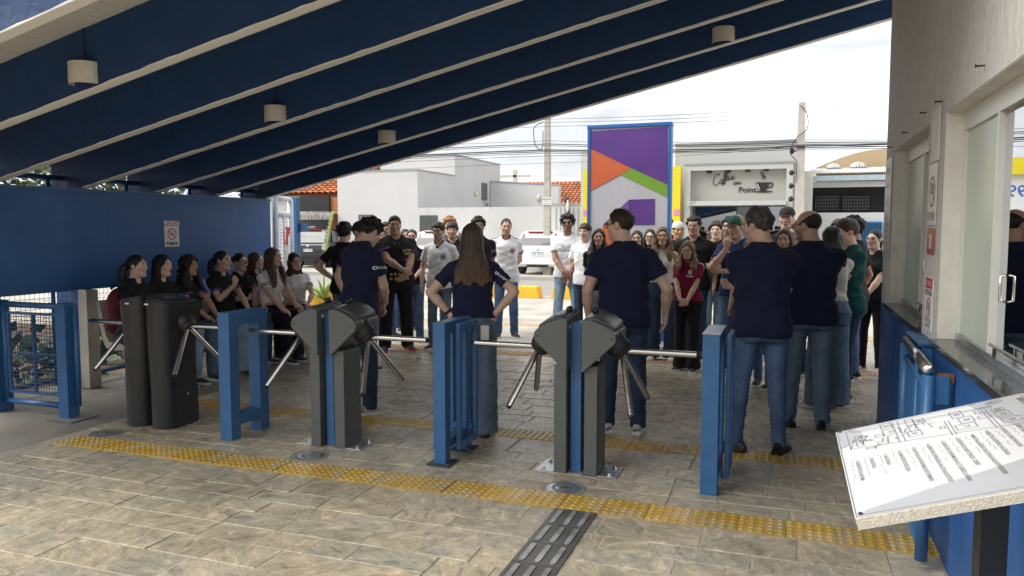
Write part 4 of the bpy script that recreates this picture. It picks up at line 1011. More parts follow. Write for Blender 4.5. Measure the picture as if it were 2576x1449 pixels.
# pet shop with yellow frame, largely behind the totem
YEL = mat('bright_yellow_cladding', (.80, .66, .02), .45, var=.05)
ys = empty('yellow_shop', (-5.2, 26.6, 0), label='shop with bright yellow frame behind the tall sign', cat='shop')
a, b, lo, hi = rect(c5, 193, 530, 222, 1000, 26.4); pillarL = (a, b)
MB().bx(a, b + .25, 26.4, 26.8, 0, hi).build('pillar', YEL, ys, world=True)
c_, d, lo2, hi2 = rect(c5, 900, 505, 948, 1000, 26.4); MB().bx(c_ - .2, d, 26.4, 26.8, 0, hi2).build('pillar', YEL, ys, world=True)
MB().bx(b + .25, c_ - .2, 26.4, 26.8, hi2 - .5, hi2).build('header', YEL, ys, world=True)
MB().bx(b + .25, c_ - .2, 26.55, 26.7, hi2 - 2.3, hi2 - .5).build('signboard', WHITEPL, ys, world=True)
MB().bx(b + .25, c_ - .2, 26.5, 26.72, hi2 - 2.6, hi2 - 2.3).build('pink_band', mat('pink_band_paint', (.75, .25, .45), .5), ys, world=True)
put_text('lettering', '(18) 99817', .5, mat('blue_print', (.03, .12, .5), .5), plane_m(((b + c_) / 2 + .5, 26.54, hi2 - 1.0), (1, 0, 0), (0, 0, 1)), ys)
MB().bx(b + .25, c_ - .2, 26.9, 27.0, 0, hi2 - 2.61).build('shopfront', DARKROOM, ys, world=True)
pbox('side_wall', ys, GREYWALL, c5, 172, 378, 225, 1000, 26.85, 6, z0=0)
for px in (a, d - .2): MB().bx(px, px + .2, 26.38, 26.399, 2.05, 2.25).build('pink_tile', mat('pink_band_paint', (.75, .25, .45), .5), ys, world=True)

# coffee shop
cs = empty('coffee_shop', (-.2, 27, 0), label='pale grey cafe front with coffee cup sign', cat='shop')
CSW = mat('cafe_wall', (.46, .475, .46), .8, var=.04, vscale=.8, bump=.1, bscale=20)
def cb(name, m, x0, y0, x1, y1, Y, dep, z0=None, par=None, **k): return pbox(name, par or cs, m, c5, x0, y0, x1, y1, Y, dep, z0, **k)

cb('coping', COPING, 905, 310, 1878, 322, 27.25, 6.1)
fx0, fx1, flo, fhi = rect(c5, 980, 487, 1825, 1000, 26.6)
ix0, ix1, ilo, ihi = rect(c5, 1027, 530, 1775, 768, 26.6)
CSF = mat('cafe_frame', (.54, .55, .53), .7, var=.03)
MB().bx(fx0, ix0, 26.6, 27.29, 0, fhi).build('frame_side', CSF, cs, world=True)
MB().bx(ix1, fx1, 26.6, 27.29, 0, fhi).build('frame_side', CSF, cs, world=True)
MB().bx(ix0 + .001, ix1 - .001, 26.602, 27.29, ihi, fhi - .002).build('frame_top', CSF, cs, world=True)
MB().bx(fx0 - .03, fx1 + .03, 26.57, 27.29, fhi, fhi + .06).build('frame_cap', COPING, cs, world=True)
MB().bx(ix0 + .001, ix1 - .001, 26.95, 27.28, ilo, ihi).build('sign_panel', mat('cafe_sign_panel', (.50, .49, .45), .7, var=.05, vscale=1.0), cs, world=True)
l0, l1, llo, lhi = rect(c5, 1003, 772, 1775, 808, 26.3)
MB().bx(l0, l1, 26.3, 26.598, llo, lhi).build('lintel', CSF, cs, world=True)
rx0, rx1, rlo, rhi = rect(c5, 905, 322, 1875, 1000, 27.3)
MB().bx(rx0, rx1, 27.3, 33.3, llo + .002, rhi).build('rear_wall', CSW, cs, world=True)
MB().bx(rx0, ix0, 27.3, 33.3, 0, llo).build('rear_wall', CSW, cs, world=True)
MB().bx(ix1, rx1, 27.3, 33.3, 0, llo).build('rear_wall', CSW, cs, world=True)
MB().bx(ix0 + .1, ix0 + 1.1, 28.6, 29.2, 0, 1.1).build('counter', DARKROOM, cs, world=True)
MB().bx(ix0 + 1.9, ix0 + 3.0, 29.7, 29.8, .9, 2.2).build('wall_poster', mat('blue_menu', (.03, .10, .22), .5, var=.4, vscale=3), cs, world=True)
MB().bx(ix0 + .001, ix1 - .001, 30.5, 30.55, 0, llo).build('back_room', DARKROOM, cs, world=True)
MB().bx(ix0 + .001, ix1 - .001, 27.42, 27.43, .05, llo - .01).build('glass_front', glass_mat('cafe_glass', tint=(.35, .4, .45), refl=.2, clear=.5), cs, world=True)
for k, x in enumerate((1174, 1321, 1474, 1620)):
    p = at_y(*c5(x, (538, 532, 526, 521)[k]), 26.75); MB().bx(p.x - .08, p.x + .08, 26.7, 26.9, p.z - .08, p.z + .05).build('spotlight', BLACK, cs, world=True)
p = at_y(*c5(1038, 794), 26.29); put_text('lettering', '387', .15, GREYPR, plane_m((p.x, 26.296, p.z), (1, 0, 0), (0, 0, 1)), cs, shear=.2)
def strokes(name, segs, r, m):
    o = MB()
    for s_ in segs:
        pts = []
        P = [np.array(q, float) for q in s_]
        for i in range(len(P) - 1):
            p0, p1, p2, p3 = P[max(i - 1, 0)], P[i], P[i + 1], P[min(i + 2, len(P) - 1)]
            for t in (0, .2, .4, .6, .8):
                pts.append(.5 * ((2 * p1) + (-p0 + p2) * t + (2 * p0 - 5 * p1 + 4 * p2 - p3) * t * t + (-p0 + 3 * p1 - 3 * p2 + p3) * t ** 3))
        pts.append(P[-1])
        o.tube([at_y(*c5(*q), 26.93) for q in pts], r, 6)
    return o.build(name, m, cs, world=True, fix=False)
strokes('script_lettering', [
    [(1252, 580), (1246, 563), (1228, 572), (1212, 605), (1206, 640), (1218, 655), (1240, 645), (1262, 615)],            # C
    [(1262, 615), (1258, 632), (1268, 640), (1278, 622), (1270, 608), (1262, 615)],                                     # o
    [(1278, 615), (1296, 590), (1306, 556), (1298, 548), (1290, 575), (1284, 625), (1278, 652), (1272, 640), (1290, 618)],   # f
    [(1290, 618), (1310, 590), (1326, 550), (1316, 545), (1306, 575), (1300, 622), (1294, 646), (1290, 634), (1312, 610)],   # f
    [(1312, 608), (1326, 602), (1332, 590), (1322, 588), (1316, 604), (1328, 614), (1342, 602)],                            # e
    [(1342, 604), (1356, 598), (1362, 586), (1352, 584), (1346, 600), (1356, 610), (1378, 592)],                            # e
    [(1372, 632), (1362, 642), (1372, 650), (1384, 638), (1376, 628), (1392, 632)],                                      # o
    [(1390, 630), (1394, 648), (1400, 632), (1408, 626), (1410, 646), (1428, 632)]], .011, BLACKPR)                         # n
p = at_y(*c5(1471, 690), 26.94); put_text('lettering', 'Point', .27, BLACKPR, plane_m((p.x, 26.94, p.z), (1, 0, 0), (0, 0, 1)), cs, extrude=.02)
def dpoly(name, pts, m, Y=26.94):
    o = MB(); a = [at_y(*c5(*q), Y) for q in pts]; o.prism([(q.x, q.z) for q in a], 'y', Y - .02, Y + .009); return o.build(name, m, cs, world=True)
dpoly('cup_emblem', [(1538, 630), (1642, 630), (1638, 655), (1628, 680), (1612, 696), (1570, 696), (1552, 680), (1542, 655)], BLACKPR)
dpoly('saucer_emblem', [(1532, 700), (1550, 699), (1660, 697), (1668, 700), (1640, 708), (1570, 710), (1545, 706)], BLACKPR)
dpoly('cup_shine', [(1545, 640), (1552, 640), (1562, 668), (1572, 684), (1566, 684), (1553, 668)], WHITEPL, 26.915)
strokes('cup_handle', [[(1640, 640), (1660, 634), (1668, 646), (1660, 662), (1636, 672)]], .022, BLACKPR)
strokes('steam', [[(1582, 545), (1578, 560), (1588, 575), (1592, 590), (1586, 612)], [(1598, 556), (1596, 570), (1604, 582), (1600, 596)], [(1612, 582), (1608, 594), (1614, 606)]], .013, BLACKPR)

# warehouse
wh = empty('warehouse', (4.5, 30, 0), label='old warehouse with arched tan gable and roof vents', cat='building')
def wb_(name, m, x0, y0, x1, y1, Y, dep, z0=None, **k): return pbox(name, wh, m, c5, x0, y0, x1, y1, Y, dep, z0, **k)
TAN = mat('tan_gable', (.46, .34, .20), .85, var=.15, vscale=1.0)
poly = [at_y(*c5(x, y), 34.0) for x, y in ((2010, 620), (2010, 515), (2090, 482), (2200, 440), (2320, 402), (2420, 380), (2540, 368), (2700, 362), (2900, 385), (3150, 440), (3150, 620))]
MB().prism([(q.x, q.z) for q in poly], 'y', 34.0, 40.0).build('gable', TAN, wh, world=True)
CORR = mat('corrugated_sheet', (.55, .55, .53), .5, .2, var=.2, vscale=2)
a, b, lo, hi = rect(c5, 1985, 517, 3700, 556, 29.5)
cr_ = MB(); n = 200
vs = [(a + (b - a) * k / n, 28.9, lo + .05 * (k % 2)) for k in range(n + 1)] + [(a + (b - a) * k / n, 33.9, hi + .35 + .05 * (k % 2)) for k in range(n + 1)]
cr_.add(vs, [(k, k + 1, n + 2 + k, n + 1 + k) for k in range(n)]); cr_.build('corrugated_roof', CORR, wh, world=True, fix=False)
wb_('fascia_beam', mat('pale_blue_beam', (.40, .50, .55), .6, var=.1), 1925, 562, 3700, 604, 28.7, .2)
wb_('white_band', WHITEWALL, 1980, 612, 3700, 656, 28.9, .3)
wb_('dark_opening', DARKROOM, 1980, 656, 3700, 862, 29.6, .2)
GRL = mat('window_grille', (.08, .085, .09), .5)
for (x0, x1) in ((2005, 2180), (2220, 2420)):
    w_ = wb_('window', DARKROOM, x0, 740, x1, 845, 29.5, .05); a, b, lo, hi = rect(c5, x0, 740, x1, 845, 29.45)
    for k in range(10):
        x = a + (b - a) * k / 9; o = MB().bx(x - .012, x + .012, 29.47, 29.49, lo, hi); o.v = [tuple(Vector(q) - wh.location) for q in o.v]; o.build('bar', GRL, w_)
    for k in range(5):
        z = lo + (hi - lo) * k / 4; o = MB().bx(a, b, 29.45, 29.468, z - .012, z + .012); o.v = [tuple(Vector(q) - wh.location) for q in o.v]; o.build('bar', GRL, w_)
wb_('lower_wall', WHITEWALL, 1980, 864, 3700, 1200, 28.95, .3, z0=0)
sh_ = wb_('roller_shutter', mat('blue_shutter', (.05, .20, .42), .5, var=.1), 2345, 936, 2520, 1200, 28.88, .05, z0=0)
a, b, lo, hi = rect(c5, 2345, 936, 2520, 1200, 28.86)
for k in range(14): x = a + (b - a) * (k + .5) / 14; o = MB().bx(x - .04, x + .04, 28.85, 28.879, .02, hi - .05); o.v = [tuple(Vector(q) - wh.location) for q in o.v]; o.build('shutter_slat', mat('blue_shutter', (.05, .20, .42)), sh_)
wb_('side_pier', REVEAL, 1905, 540, 1978, 1100, 28.6, .6, z0=0)
for x, y, r_ in ((2148, 505, 52), (2338, 500, 62)):
    p = at_y(*c5(x, y), 33.0); q = at_y(*c5(x + r_, y), 33.0); rr_ = q.x - p.x
    v_ = MB()
    for k in range(18):
        t0 = 2 * PI * k / 18; pts = []
        for j in range(7):
            ph = PI / 2 * j / 6; pts.append((p.x + rr_ * math.cos(t0 + .5 * j / 6) * math.cos(ph) * 1.0, 33.0 + rr_ * math.sin(t0 + .5 * j / 6) * math.cos(ph), p.z - .1 + rr_ * .75 * math.sin(ph)))
        v_.tube(pts, .05, 4)
    v_.ell((p.x, 33.0, p.z - .1), (rr_ * .93, rr_ * .93, rr_ * .7), 16, 8)
    v_.build('turbine_vent', mat('vent_metal', (.6, .58, .55), .4, .6), wh, world=True, smooth=True)

# utility poles and wires
def soft(P, n=6):
    P = [Vector(p) for p in P]; out = []
    for i in range(len(P) - 1):
        p0, p1, p2, p3 = P[max(i - 1, 0)], P[i], P[i + 1], P[min(i + 2, len(P) - 1)]
        for k in range(n): t = k / n; out.append(.5 * ((2 * p1) + (p2 - p0) * t + (2 * p0 - 5 * p1 + 4 * p2 - p3) * t * t + (3 * p1 - p0 - 3 * p2 + p3) * t ** 3))
    return out + [P[-1]]
POLE = mat('concrete_pole', (.50, .47, .42), .9, var=.15, vscale=4, bump=.3, bscale=20)
def pole(u, vtop, Y, w0, w1, label, sign=False):
    p = at_y(u, vtop, Y); e = empty('utility_pole', (p.x, Y, 0), label=label, cat='utility pole', group='utility poles along the street')
    MB().prism([(-w0 / 2, 0), (w0 / 2, 0), (w1 / 2, p.z), (-w1 / 2, p.z)], 'y', -.1, .1).build('shaft', POLE, e)
    return e, p
p1, t1 = pole(1378, 270, 25.6, .26, .15, 'grey concrete utility pole left of the purple sign')
o = MB(); z = at_y(1378, 345, 25.6).z; o.tube(soft([(-.1, -.15, z + .5), (-.45, -.15, z + .3), (-.38, -.15, z - .3), (-.15, -.15, z - .38), (-.12, -.15, z + .2)]), .014, 6); o.build('cable_loop', BLACKRUB, p1, smooth=True)
p2, t2 = pole(2018, 258, 25.2, .34, .2, 'taller utility pole in front of the cafe edge')
for dz in (0.25, .9, 1.3, 1.7): o = MB(); o.ell((-.25, -.05, t2.z - dz - 1.2), (.07, .07, .09)); o.cyl((-.25, -.05, t2.z - dz - 1.2), (0, 0, t2.z - dz - 1.2), .02, n=6); o.build('insulator', BLACKP, p2, smooth=True)
o = MB(); o.tube(soft([(-.05, -.15, t2.z - .1), (.14, -.15, t2.z - .35), (.16, -.15, t2.z - .8), (-.16, -.15, t2.z - 1.1), (-.30, -.15, t2.z - 1.5), (-.12, -.15, t2.z - 1.8), (-.11, -.15, t2.z - 2.4)]), .013, 6); o.build('service_cable', BLACKRUB, p2, smooth=True)
sgn = empty('pole_sign', at_y(1376, 505, 25.48), label='small white lettered sign strapped to the utility pole', cat='sign')
a, b, lo, hi = rect(c4, 2251, 450, 2320, 508, 25.46); cx_, cz_ = (a + b) / 2, (lo + hi) / 2
MB().bx(a, b, 25.455, 25.475, lo, hi).build('plate', WHITEPL, sgn, world=True)
put_text('lettering', 'NILSON', .085, GREYPR, plane_m((cx_, 25.45, cz_ + .06), (1, 0, 0), (0, 0, 1)), sgn, bold=.002)
put_text('lettering', 'CONSTRUTOR', .04, GREYPR, plane_m((cx_, 25.45, cz_ - .015), (1, 0, 0), (0, 0, 1)), sgn)
put_text('lettering', '99688-1510', .05, GREYPR, plane_m((cx_, 25.45, cz_ - .08), (1, 0, 0), (0, 0, 1)), sgn)
WIRE = mat('wire', (.05, .05, .055), .6)
wcount = 0
def wire(pts, Y, r, label):
    q = [at_y(u, v, Y) for u, v in pts]; full = []
    for i in range(len(q) - 1):
        for k in range(8):
            t = k / 8; p = q[i].lerp(q[i + 1], t); p.z -= .12 * 4 * t * (1 - t) * (q[i + 1] - q[i]).length / 20; full.append(p)
    full.append(q[-1]); o = MB().tube(full, r * .5, 5); return tag(o.build('overhead_wire', WIRE, smooth=True, fix=False), label, 'wire', 'overhead street wires')
for i, (va, vb, vc, r_) in enumerate(((300, 271, 240, .014), (308, 282, 250, .014), (318, 292, 262, .014))):
    wire([(-900, va + 60), (1376, va), (2018, vb), (2900, vc - 18)], 25.3, r_, 'thin high power line, %s of the three above the purple sign' % ('top', 'middle', 'lowest')[i])
for i, (a_, b_, c_, r_) in enumerate(((354, 352, 350, .014), (362, 358, 352, .03), (366, 362, 357, .02), (377, 367, 349, .045), (381, 371, 358, .03), (385, 375, 366, .018), (392, 364, 345, .016), (410, 366, 372, .012))):
    wire([(-900, a_ + 48), (1290, a_ + 3), (1376, a_), (1700, (a_ + b_) / 2 + 5), (2018, b_), (2900, c_ - 12)], 25.15 - .02 * i, r_, '%s telephone wire of the low bundle between the two poles' % ('topmost', 'second highest', 'third highest', 'thickest black', 'second thickest', 'middle thin', 'slanting', 'lowest')[i])
p3, t3 = pole(1296, 428, 52, .35, .25, 'distant utility pole with crossarms above the tiled roof')
MB().bx(-1.1, 1.1, -.1, .1, t3.z - .5, t3.z - .35).build('crossarm', POLE, p3); MB().bx(-.9, .9, -.1, .1, t3.z - 1.1, t3.z - .95).build('crossarm', POLE, p3)

# totem sign
tt = empty('totem_sign', (-2.17, 10.95, 0), label='tall sign with purple, orange and green shapes in a blue frame', cat='sign')
TY = 10.9; TX0, TX1, TH = -2.77, -1.575, 3.03
FRB = mat('totem_blue', (.025, .14, .44), .4, var=.05)
MB().bx(TX0, TX0 + .04, TY, TY + .16, 0, TH).build('frame_side', FRB, tt, world=True); MB().bx(TX1 - .04, TX1, TY, TY + .16, 0, TH).build('frame_side', FRB, tt, world=True)
MB().bx(TX0 - .005, TX1 + .005, TY - .005, TY + .165, TH, TH + .045).build('frame_top', FRB, tt, world=True)
MB().bx(TX0 + .041, TX1 - .041, TY + .02, TY + .14, .25, TH - .001).build('panel', mat('totem_panel', (.52, .52, .55), .5, var=.05, vscale=1.5, stretch=(6, 1, .5)), tt, world=True)
MB().bx(TX0 + .041, TX1 - .041, TY + .03, TY + .13, .0, .249).build('plinth', FRB, tt, world=True)
def tpoly(name, pts, m, lift=0.0):
    q = [at_y(*c5(*p), TY + .019) for p in pts]; q = [(min(max(a.x, TX0 + .042), TX1 - .042), min(a.z, TH - .002)) for a in q]
    o = MB().prism(q, 'y', TY + .012 - lift, TY + .0195 - lift); return o.build(name, m, tt, world=True)
PUR = mat('purple_vinyl', (.12, .045, .26), .45, var=.08, vscale=3); ORA = mat('orange_vinyl', (.62, .14, .05), .45, var=.06, vscale=3); GRE = mat('green_vinyl', (.19, .38, .04), .45, var=.05)
tpoly('purple_shape', [(246, 232), (850, 196), (850, 648), (568, 520), (246, 366)], PUR)
tpoly('orange_shape', [(246, 368), (567, 521), (480, 572), (246, 697)], ORA)
tpoly('green_shape', [(569, 522), (850, 650), (850, 745), (484, 572)], GRE)
tpoly('purple_square', [(552, 765), (749, 758), (748, 960), (345, 962)], PUR)
tpoly('orange_square', [(345, 965), (420, 962), (420, 1180), (345, 1180)], ORA)
tpoly('purple_shade', [(551, 764), (551, 862), (445, 862)], mat('mauve_vinyl', (.17, .09, .33), .45), .008)

# yellow kerb blocks
def kblock(u0, u1, v, label):
    a, b = at_z(u0, v, .0), at_z(u1, v, .0); Y = a.y * .5 + b.y * .5
    e = empty('kerb_block', ((a.x + b.x) / 2, Y, -.004), label=label, cat='kerb block', group='yellow painted blocks along the kerb')
    w = b.x - a.x; MB().prism([(-w / 2 - .02, 0), (w / 2 + .02, 0), (w / 2 - .03, .27), (-w / 2 + .03, .27)], 'y', 0, .35).build('block', YELLOWP, e, bevel=.01)
kblock(1296, 1356, 750, 'yellow kerb block right of the white-shirted man in maroon collar')
kblock(1384, 1444, 752, 'yellow kerb block behind the curly-haired man')
kblock(775, 850, 768, 'yellow kerb block beside the agave plant')
kblock(1212, 1245, 750, 'yellow kerb block behind the long-haired woman')
kblock(1790, 1850, 752, 'yellow kerb block behind the man in the tan cap')

# agave with flower stalk
ag = empty('agave_plant', at_z(815, 768), label='pale green agave with tall flower stalk by the yellow block', cat='plant'); ag.location.z = -.004
AGM = mat('agave_leaf', (.30, .40, .14), .5, var=.2, vscale=6, col2=(.45, .48, .18), c2scale=5)
for k in range(30):
    t = k * 2.4; L = rnd.uniform(.45, .8); el = rnd.uniform(.5, 1.35); up = Vector((math.cos(t) * math.cos(el), math.sin(t) * math.cos(el), math.sin(el))); sd_ = Vector((-math.sin(t), math.cos(t), 0))
    o = MB(); vs = []
    for j in range(6):
        f = j / 5; c_ = up * L * f + Vector((math.cos(t), math.sin(t), 0)) * .12 * f * f + Vector((0, 0, .12 - .15 * f * f)); w = .045 * (1 - f) ** .6 * (.5 + 1.2 * min(f, .4)) + .002
        vs += [c_ - sd_ * w, c_ + up.cross(sd_) * w * .35, c_ + sd_ * w]
    o.add(vs, [(j * 3 + i, j * 3 + i + 1, j * 3 + i + 4, j * 3 + i + 3) for j in range(5) for i in range(2)]); o.build('leaf', AGM, ag, smooth=True, fix=False)
stp = [(0, 0, .1), (.02, 0, .8), (.10, 0, 1.35), (.20, .0, 1.75), (.26, 0, 1.95)]
st_ = MB().tube(stp, [.022, .018, .014, .01, .004], 7).build('flower_stalk', AGM, ag, smooth=True)
for k in range(90):
    f = .35 + .65 * k / 90; i = min(3, int(f * 4)); t = f * 4 - i; p = Vector(stp[i]).lerp(Vector(stp[i + 1]), t); a = k * 2.4; d = Vector((math.cos(a), math.sin(a), .5)) * rnd.uniform(.05, .085) * (1.15 - .6 * f)
    MB().cyl(p, p + d, .012, .004, n=5).build('blossom', mat('agave_blossom', (.50, .55, .20), .6, var=.2), st_)

# cars seen from behind
def car(x, y, rz, label, paint, glassm, W=1.72, H=1.52, L=4.0, suv=False):
    e = empty('parked_car', (x, y, 0), rz, label, 'car', 'cars parked across the street')
    P = mat(paint[0], paint[1], .25, var=.02, coat=.8)
    # local frame: rear bumper at y=0, car extends to +y
    prof = [  # (y, z, halfwidth)
        (0.02, .30, .78), (0.0, .42, .83), (0.0, .62, .85), (.04, .75, .86), (.05, .92, .84), (.07, 1.0, .82)]
    zb = H - .5
    b_ = MB(); secs = []
    def sec(yy, hw, z0, z1, r=.12):
        pts = []
        for sx in (-1, 1):
            s_ = [(hw * .93, z0), (hw, z0 + .12), (hw, (z0 + z1) / 2), (hw * .985, z1 - .12), (hw * .93, z1)]
            if sx < 0: pts += [(-a, yy, b) for a, b in s_]
            else: pts += [(a, yy, b) for a, b in s_[::-1]]
        return pts
    hw = W / 2
    for yy, k, z0, z1 in ((0.0, .86, .36, .92), (.05, .95, .30, .97), (.25, .99, .26, 1.0), (1.2, 1.0, .26, 1.0), (2.6, 1.0, .26, .98), (3.3, .98, .27, .90), (3.8, .92, .30, .80), (L, .80, .36, .68)): secs.append(sec(yy, hw * k, z0, z1))
    n = len(secs[0]); b_.add([p for s_ in secs for p in s_], [(r_ * n + i, r_ * n + (i + 1) % n, (r_ + 1) * n + (i + 1) % n, (r_ + 1) * n + i) for r_ in range(len(secs) - 1) for i in range(n)] + [tuple(range(n))[::-1], tuple(range((len(secs) - 1) * n, len(secs) * n))])
    b_.build('body', P, e, smooth=True, auto=45, bevel=.02)
    cb_ = MB(); secs = []
    for yy, k, z1 in ((.09, .88, 1.02), (.20, .85, 1.24), (.38, .79, H - .06), (.7, .78, H), (1.7, .78, H), (2.3, .79, H - .1), (2.95, .86, 1.02)):
        zz = .95; secs.append([(-hw * .93, yy, zz), (-hw * k, yy, z1), (-hw * k * .7, yy, z1 + .02), (hw * k * .7, yy, z1 + .02), (hw * k, yy, z1), (hw * .93, yy, zz)])
    n = 6; cb_.add([p for s_ in secs for p in s_], [(r_ * n + i, r_ * n + (i + 1) % n, (r_ + 1) * n + (i + 1) % n, (r_ + 1) * n + i) for r_ in range(len(secs) - 1) for i in range(n)] + [tuple(range(n))[::-1], tuple(range((len(secs) - 1) * n, len(secs) * n))])
    cb_.build('cabin', P, e, smooth=True, auto=40, bevel=.02)
    MB().add([(-hw * .80, .078, 1.03), (hw * .80, .078, 1.03), (hw * .77, .182, 1.24), (hw * .70, .335, H - .10), (-hw * .70, .335, H - .10), (-hw * .77, .182, 1.24)], [(0, 1, 2, 5), (5, 2, 3, 4)]).build('rear_window', glassm, e)
    for sx in (-1, 1): MB().add([(sx * hw * .955, .55, 1.05), (sx * hw * .955, 2.6, 1.05), (sx * hw * .84, 2.1, H - .1), (sx * hw * .82, .75, H - .08)], [(0, 1, 2, 3)]).build('side_window', glassm, e)
    MB().bx(-hw * .5, hw * .5, .30, .42, H - .06, H - .02).build('brake_light', mat('red_lens', (.25, .01, .015), .2), e)
    for sx in (-1, 1):
        MB().bx(sx * hw * .70, sx * hw * .95, -.012, .08, .74, .98).build('tail_light', mat('tail_lens', (.30, .02, .02), .15, coat=.5) if not suv else mat('tail_lens_clear', (.45, .42, .40), .15), e, bevel=.02)
        for wy in (.72, 3.15):
            w_ = MB(); w_.cyl((sx * (hw - .2), wy, .31), (sx * (hw - .005), wy, .31), .31, n=24); wo_ = w_.build('wheel', BLACKRUB, e, bevel=.03, smooth=True, auto=40)
            MB().cyl((sx * (hw - .006), wy, .31), (sx * (hw + .004), wy, .31), .2, n=16).build('rim', mat('alloy_rim', (.5, .5, .5), .3, .8), wo_)
        MB().box((sx * (hw + .09), 2.35, 1.02), (.18, .12, .13)).build('mirror', P, e, bevel=.03)
    MB().bx(-hw * .78, hw * .78, -.03, .03, .36, .56).build('bumper', P if not suv else BLACK, e, bevel=.02)
    MB().bx(-hw * .45, hw * .45, -.034, .0, .27, .36).build('bumper_lip', BLACK, e)
    pl = MB().bx(-.2, .2, -.014, -.002, .66, .79).build('number_plate', WHITEPL, e)
    put_text('lettering', 'FUL 7G13' if not suv else 'ERD 4B67', .10, mat('plate_blue_black', (.03, .03, .08), .5), plane_m((0, -.0165, .72), (1, 0, 0), (0, 0, 1)), e, world=False)
    MB().bx(-.2, .2, -.0155, -.0142, .772, .79).build('plate_band', mat('plate_band_blue', (.02, .08, .4), .5), e)
    MB().ell((0, -.012, .88), (.06, .012, .035)).build('badge', STEEL, e, smooth=True)
    if not suv: MB().tube([(.12, .09, 1.06), (.42, .10, 1.08)], .012, 5).build('wiper', BLACK, e)
    return e
CGL = mat('car_glass_dark', (.03, .035, .04), .05, spec=.8)
CGL2 = mat('car_glass_sky', (.13, .15, .145), .08, var=.25, vscale=3, spec=.8)
q = at_z(1352, 692); car(q.x, q.y, R(2), 'white hatchback parked behind the man in maroon-trimmed shirt', ('white_car_paint', (.78, .78, .78)), CGL)
q = at_z(797, 672); car(q.x, q.y - .6, R(8), 'black car parked in front of the black bar front', ('black_car_paint', (.012, .013, .015)), CGL2, W=1.72, H=1.58, suv=True)
q = at_z(1092, 692); car(q.x - .2, q.y + .3, R(3), 'white car mostly hidden behind the man in v-neck shirt', ('pearl_car_paint', (.74, .74, .75)), CGL)
q = at_z(2175, 690); car(q.x, q.y, R(-75), 'white car in front of the blue shutter', ('white_car_paint', (.78, .78, .78)), CGL)

# open gate at the end of the panel
og = empty('white_gate', (-6.75, 9.7, 0), label='open white framed mesh gate with red poster at the panel end', cat='gate')
WB = mat('white_gate_paint', (.62, .68, .74), .45, var=.06)
A, B = at_x(692, 560, -6.6), at_x(731, 560, -6.75)
dirv = Vector((B.x - A.x, B.y - A.y, 0)); Lg = dirv.length; dirv.normalize()
def gpt(f, z): return Vector((A.x, A.y, z)) + dirv * (Lg * f)
ztop = at_x(710, 500, -6.65).z
for f in (0, 1): MB().cyl(gpt(f, .05), gpt(f, ztop), .045, n=10).build('gate_tube', WB, og, world=True, smooth=True)
for z in (.12, .8, ztop - .22, ztop): MB().cyl(gpt(0, z), gpt(1, z), .035, n=8).build('cross_tube', WB, og, world=True, smooth=True)
MB().cyl(gpt(.5, .12), gpt(.5, ztop - .22), .02, n=6).build('mid_tube', WB, og, world=True, smooth=True)
wire_panel('wire_mesh', og, (A.x, A.y, 0), dirv, Lg, .12, ztop - .22, .05, .004, WB)
po = empty('poster', gpt(.25, 1.05) + Vector((.07, -.02, 0)), label='torn red and white paper poster tied to the white gate', cat='poster')
nrm = Vector((dirv.y, -dirv.x, 0)); POST = [mat('poster_red', (.55, .05, .05), .7, var=.2), mat('poster_white', (.68, .66, .63), .7, var=.1, col2=(.55, .2, .18), c2scale=6, c2lo=.55, c2hi=.6)]
o = MB(); zs = [1.62, 1.58, 1.46, 1.38, 1.05, .85, .68, .55, .42]
vs = []
for k, z in enumerate(zs): vs += [gpt(.36 + .03 * math.sin(k * 1.7), z) + nrm * (.05 + .02 * math.sin(k)), gpt(.66 + .04 * math.sin(k * 2.3), z) + nrm * (.05 + .02 * math.cos(k))]
for k in range(8): o.cur = 0 if k in (0, 1, 2, 6) else 1; o.add([vs[2 * k], vs[2 * k + 1], vs[2 * k + 3], vs[2 * k + 2]], [(0, 1, 2, 3)])
o.build('paper', POST, po, world=True, fix=False)
bpst = empty('gate_post', (0, 0, 0), label='blue steel gate post beyond the white gate', cat='post')
A2, B2 = at_x(736, 560, -6.9), at_x(750, 560, -6.9)
bpst.location = ((A2.x + B2.x) / 2, (A2.y + B2.y) / 2, 0)
zt2 = at_x(742, 497, -6.9).z
MB().bx(-6.98, -6.86, A2.y + .05, B2.y, 0, zt2).build('shaft', BLUE, bpst, world=True, bevel=.004)
MB().bx(-6.86, -6.80, A2.y + .1, A2.y + .25, 1.55, 1.68).build('hinge', BLUE, bpst, world=True)

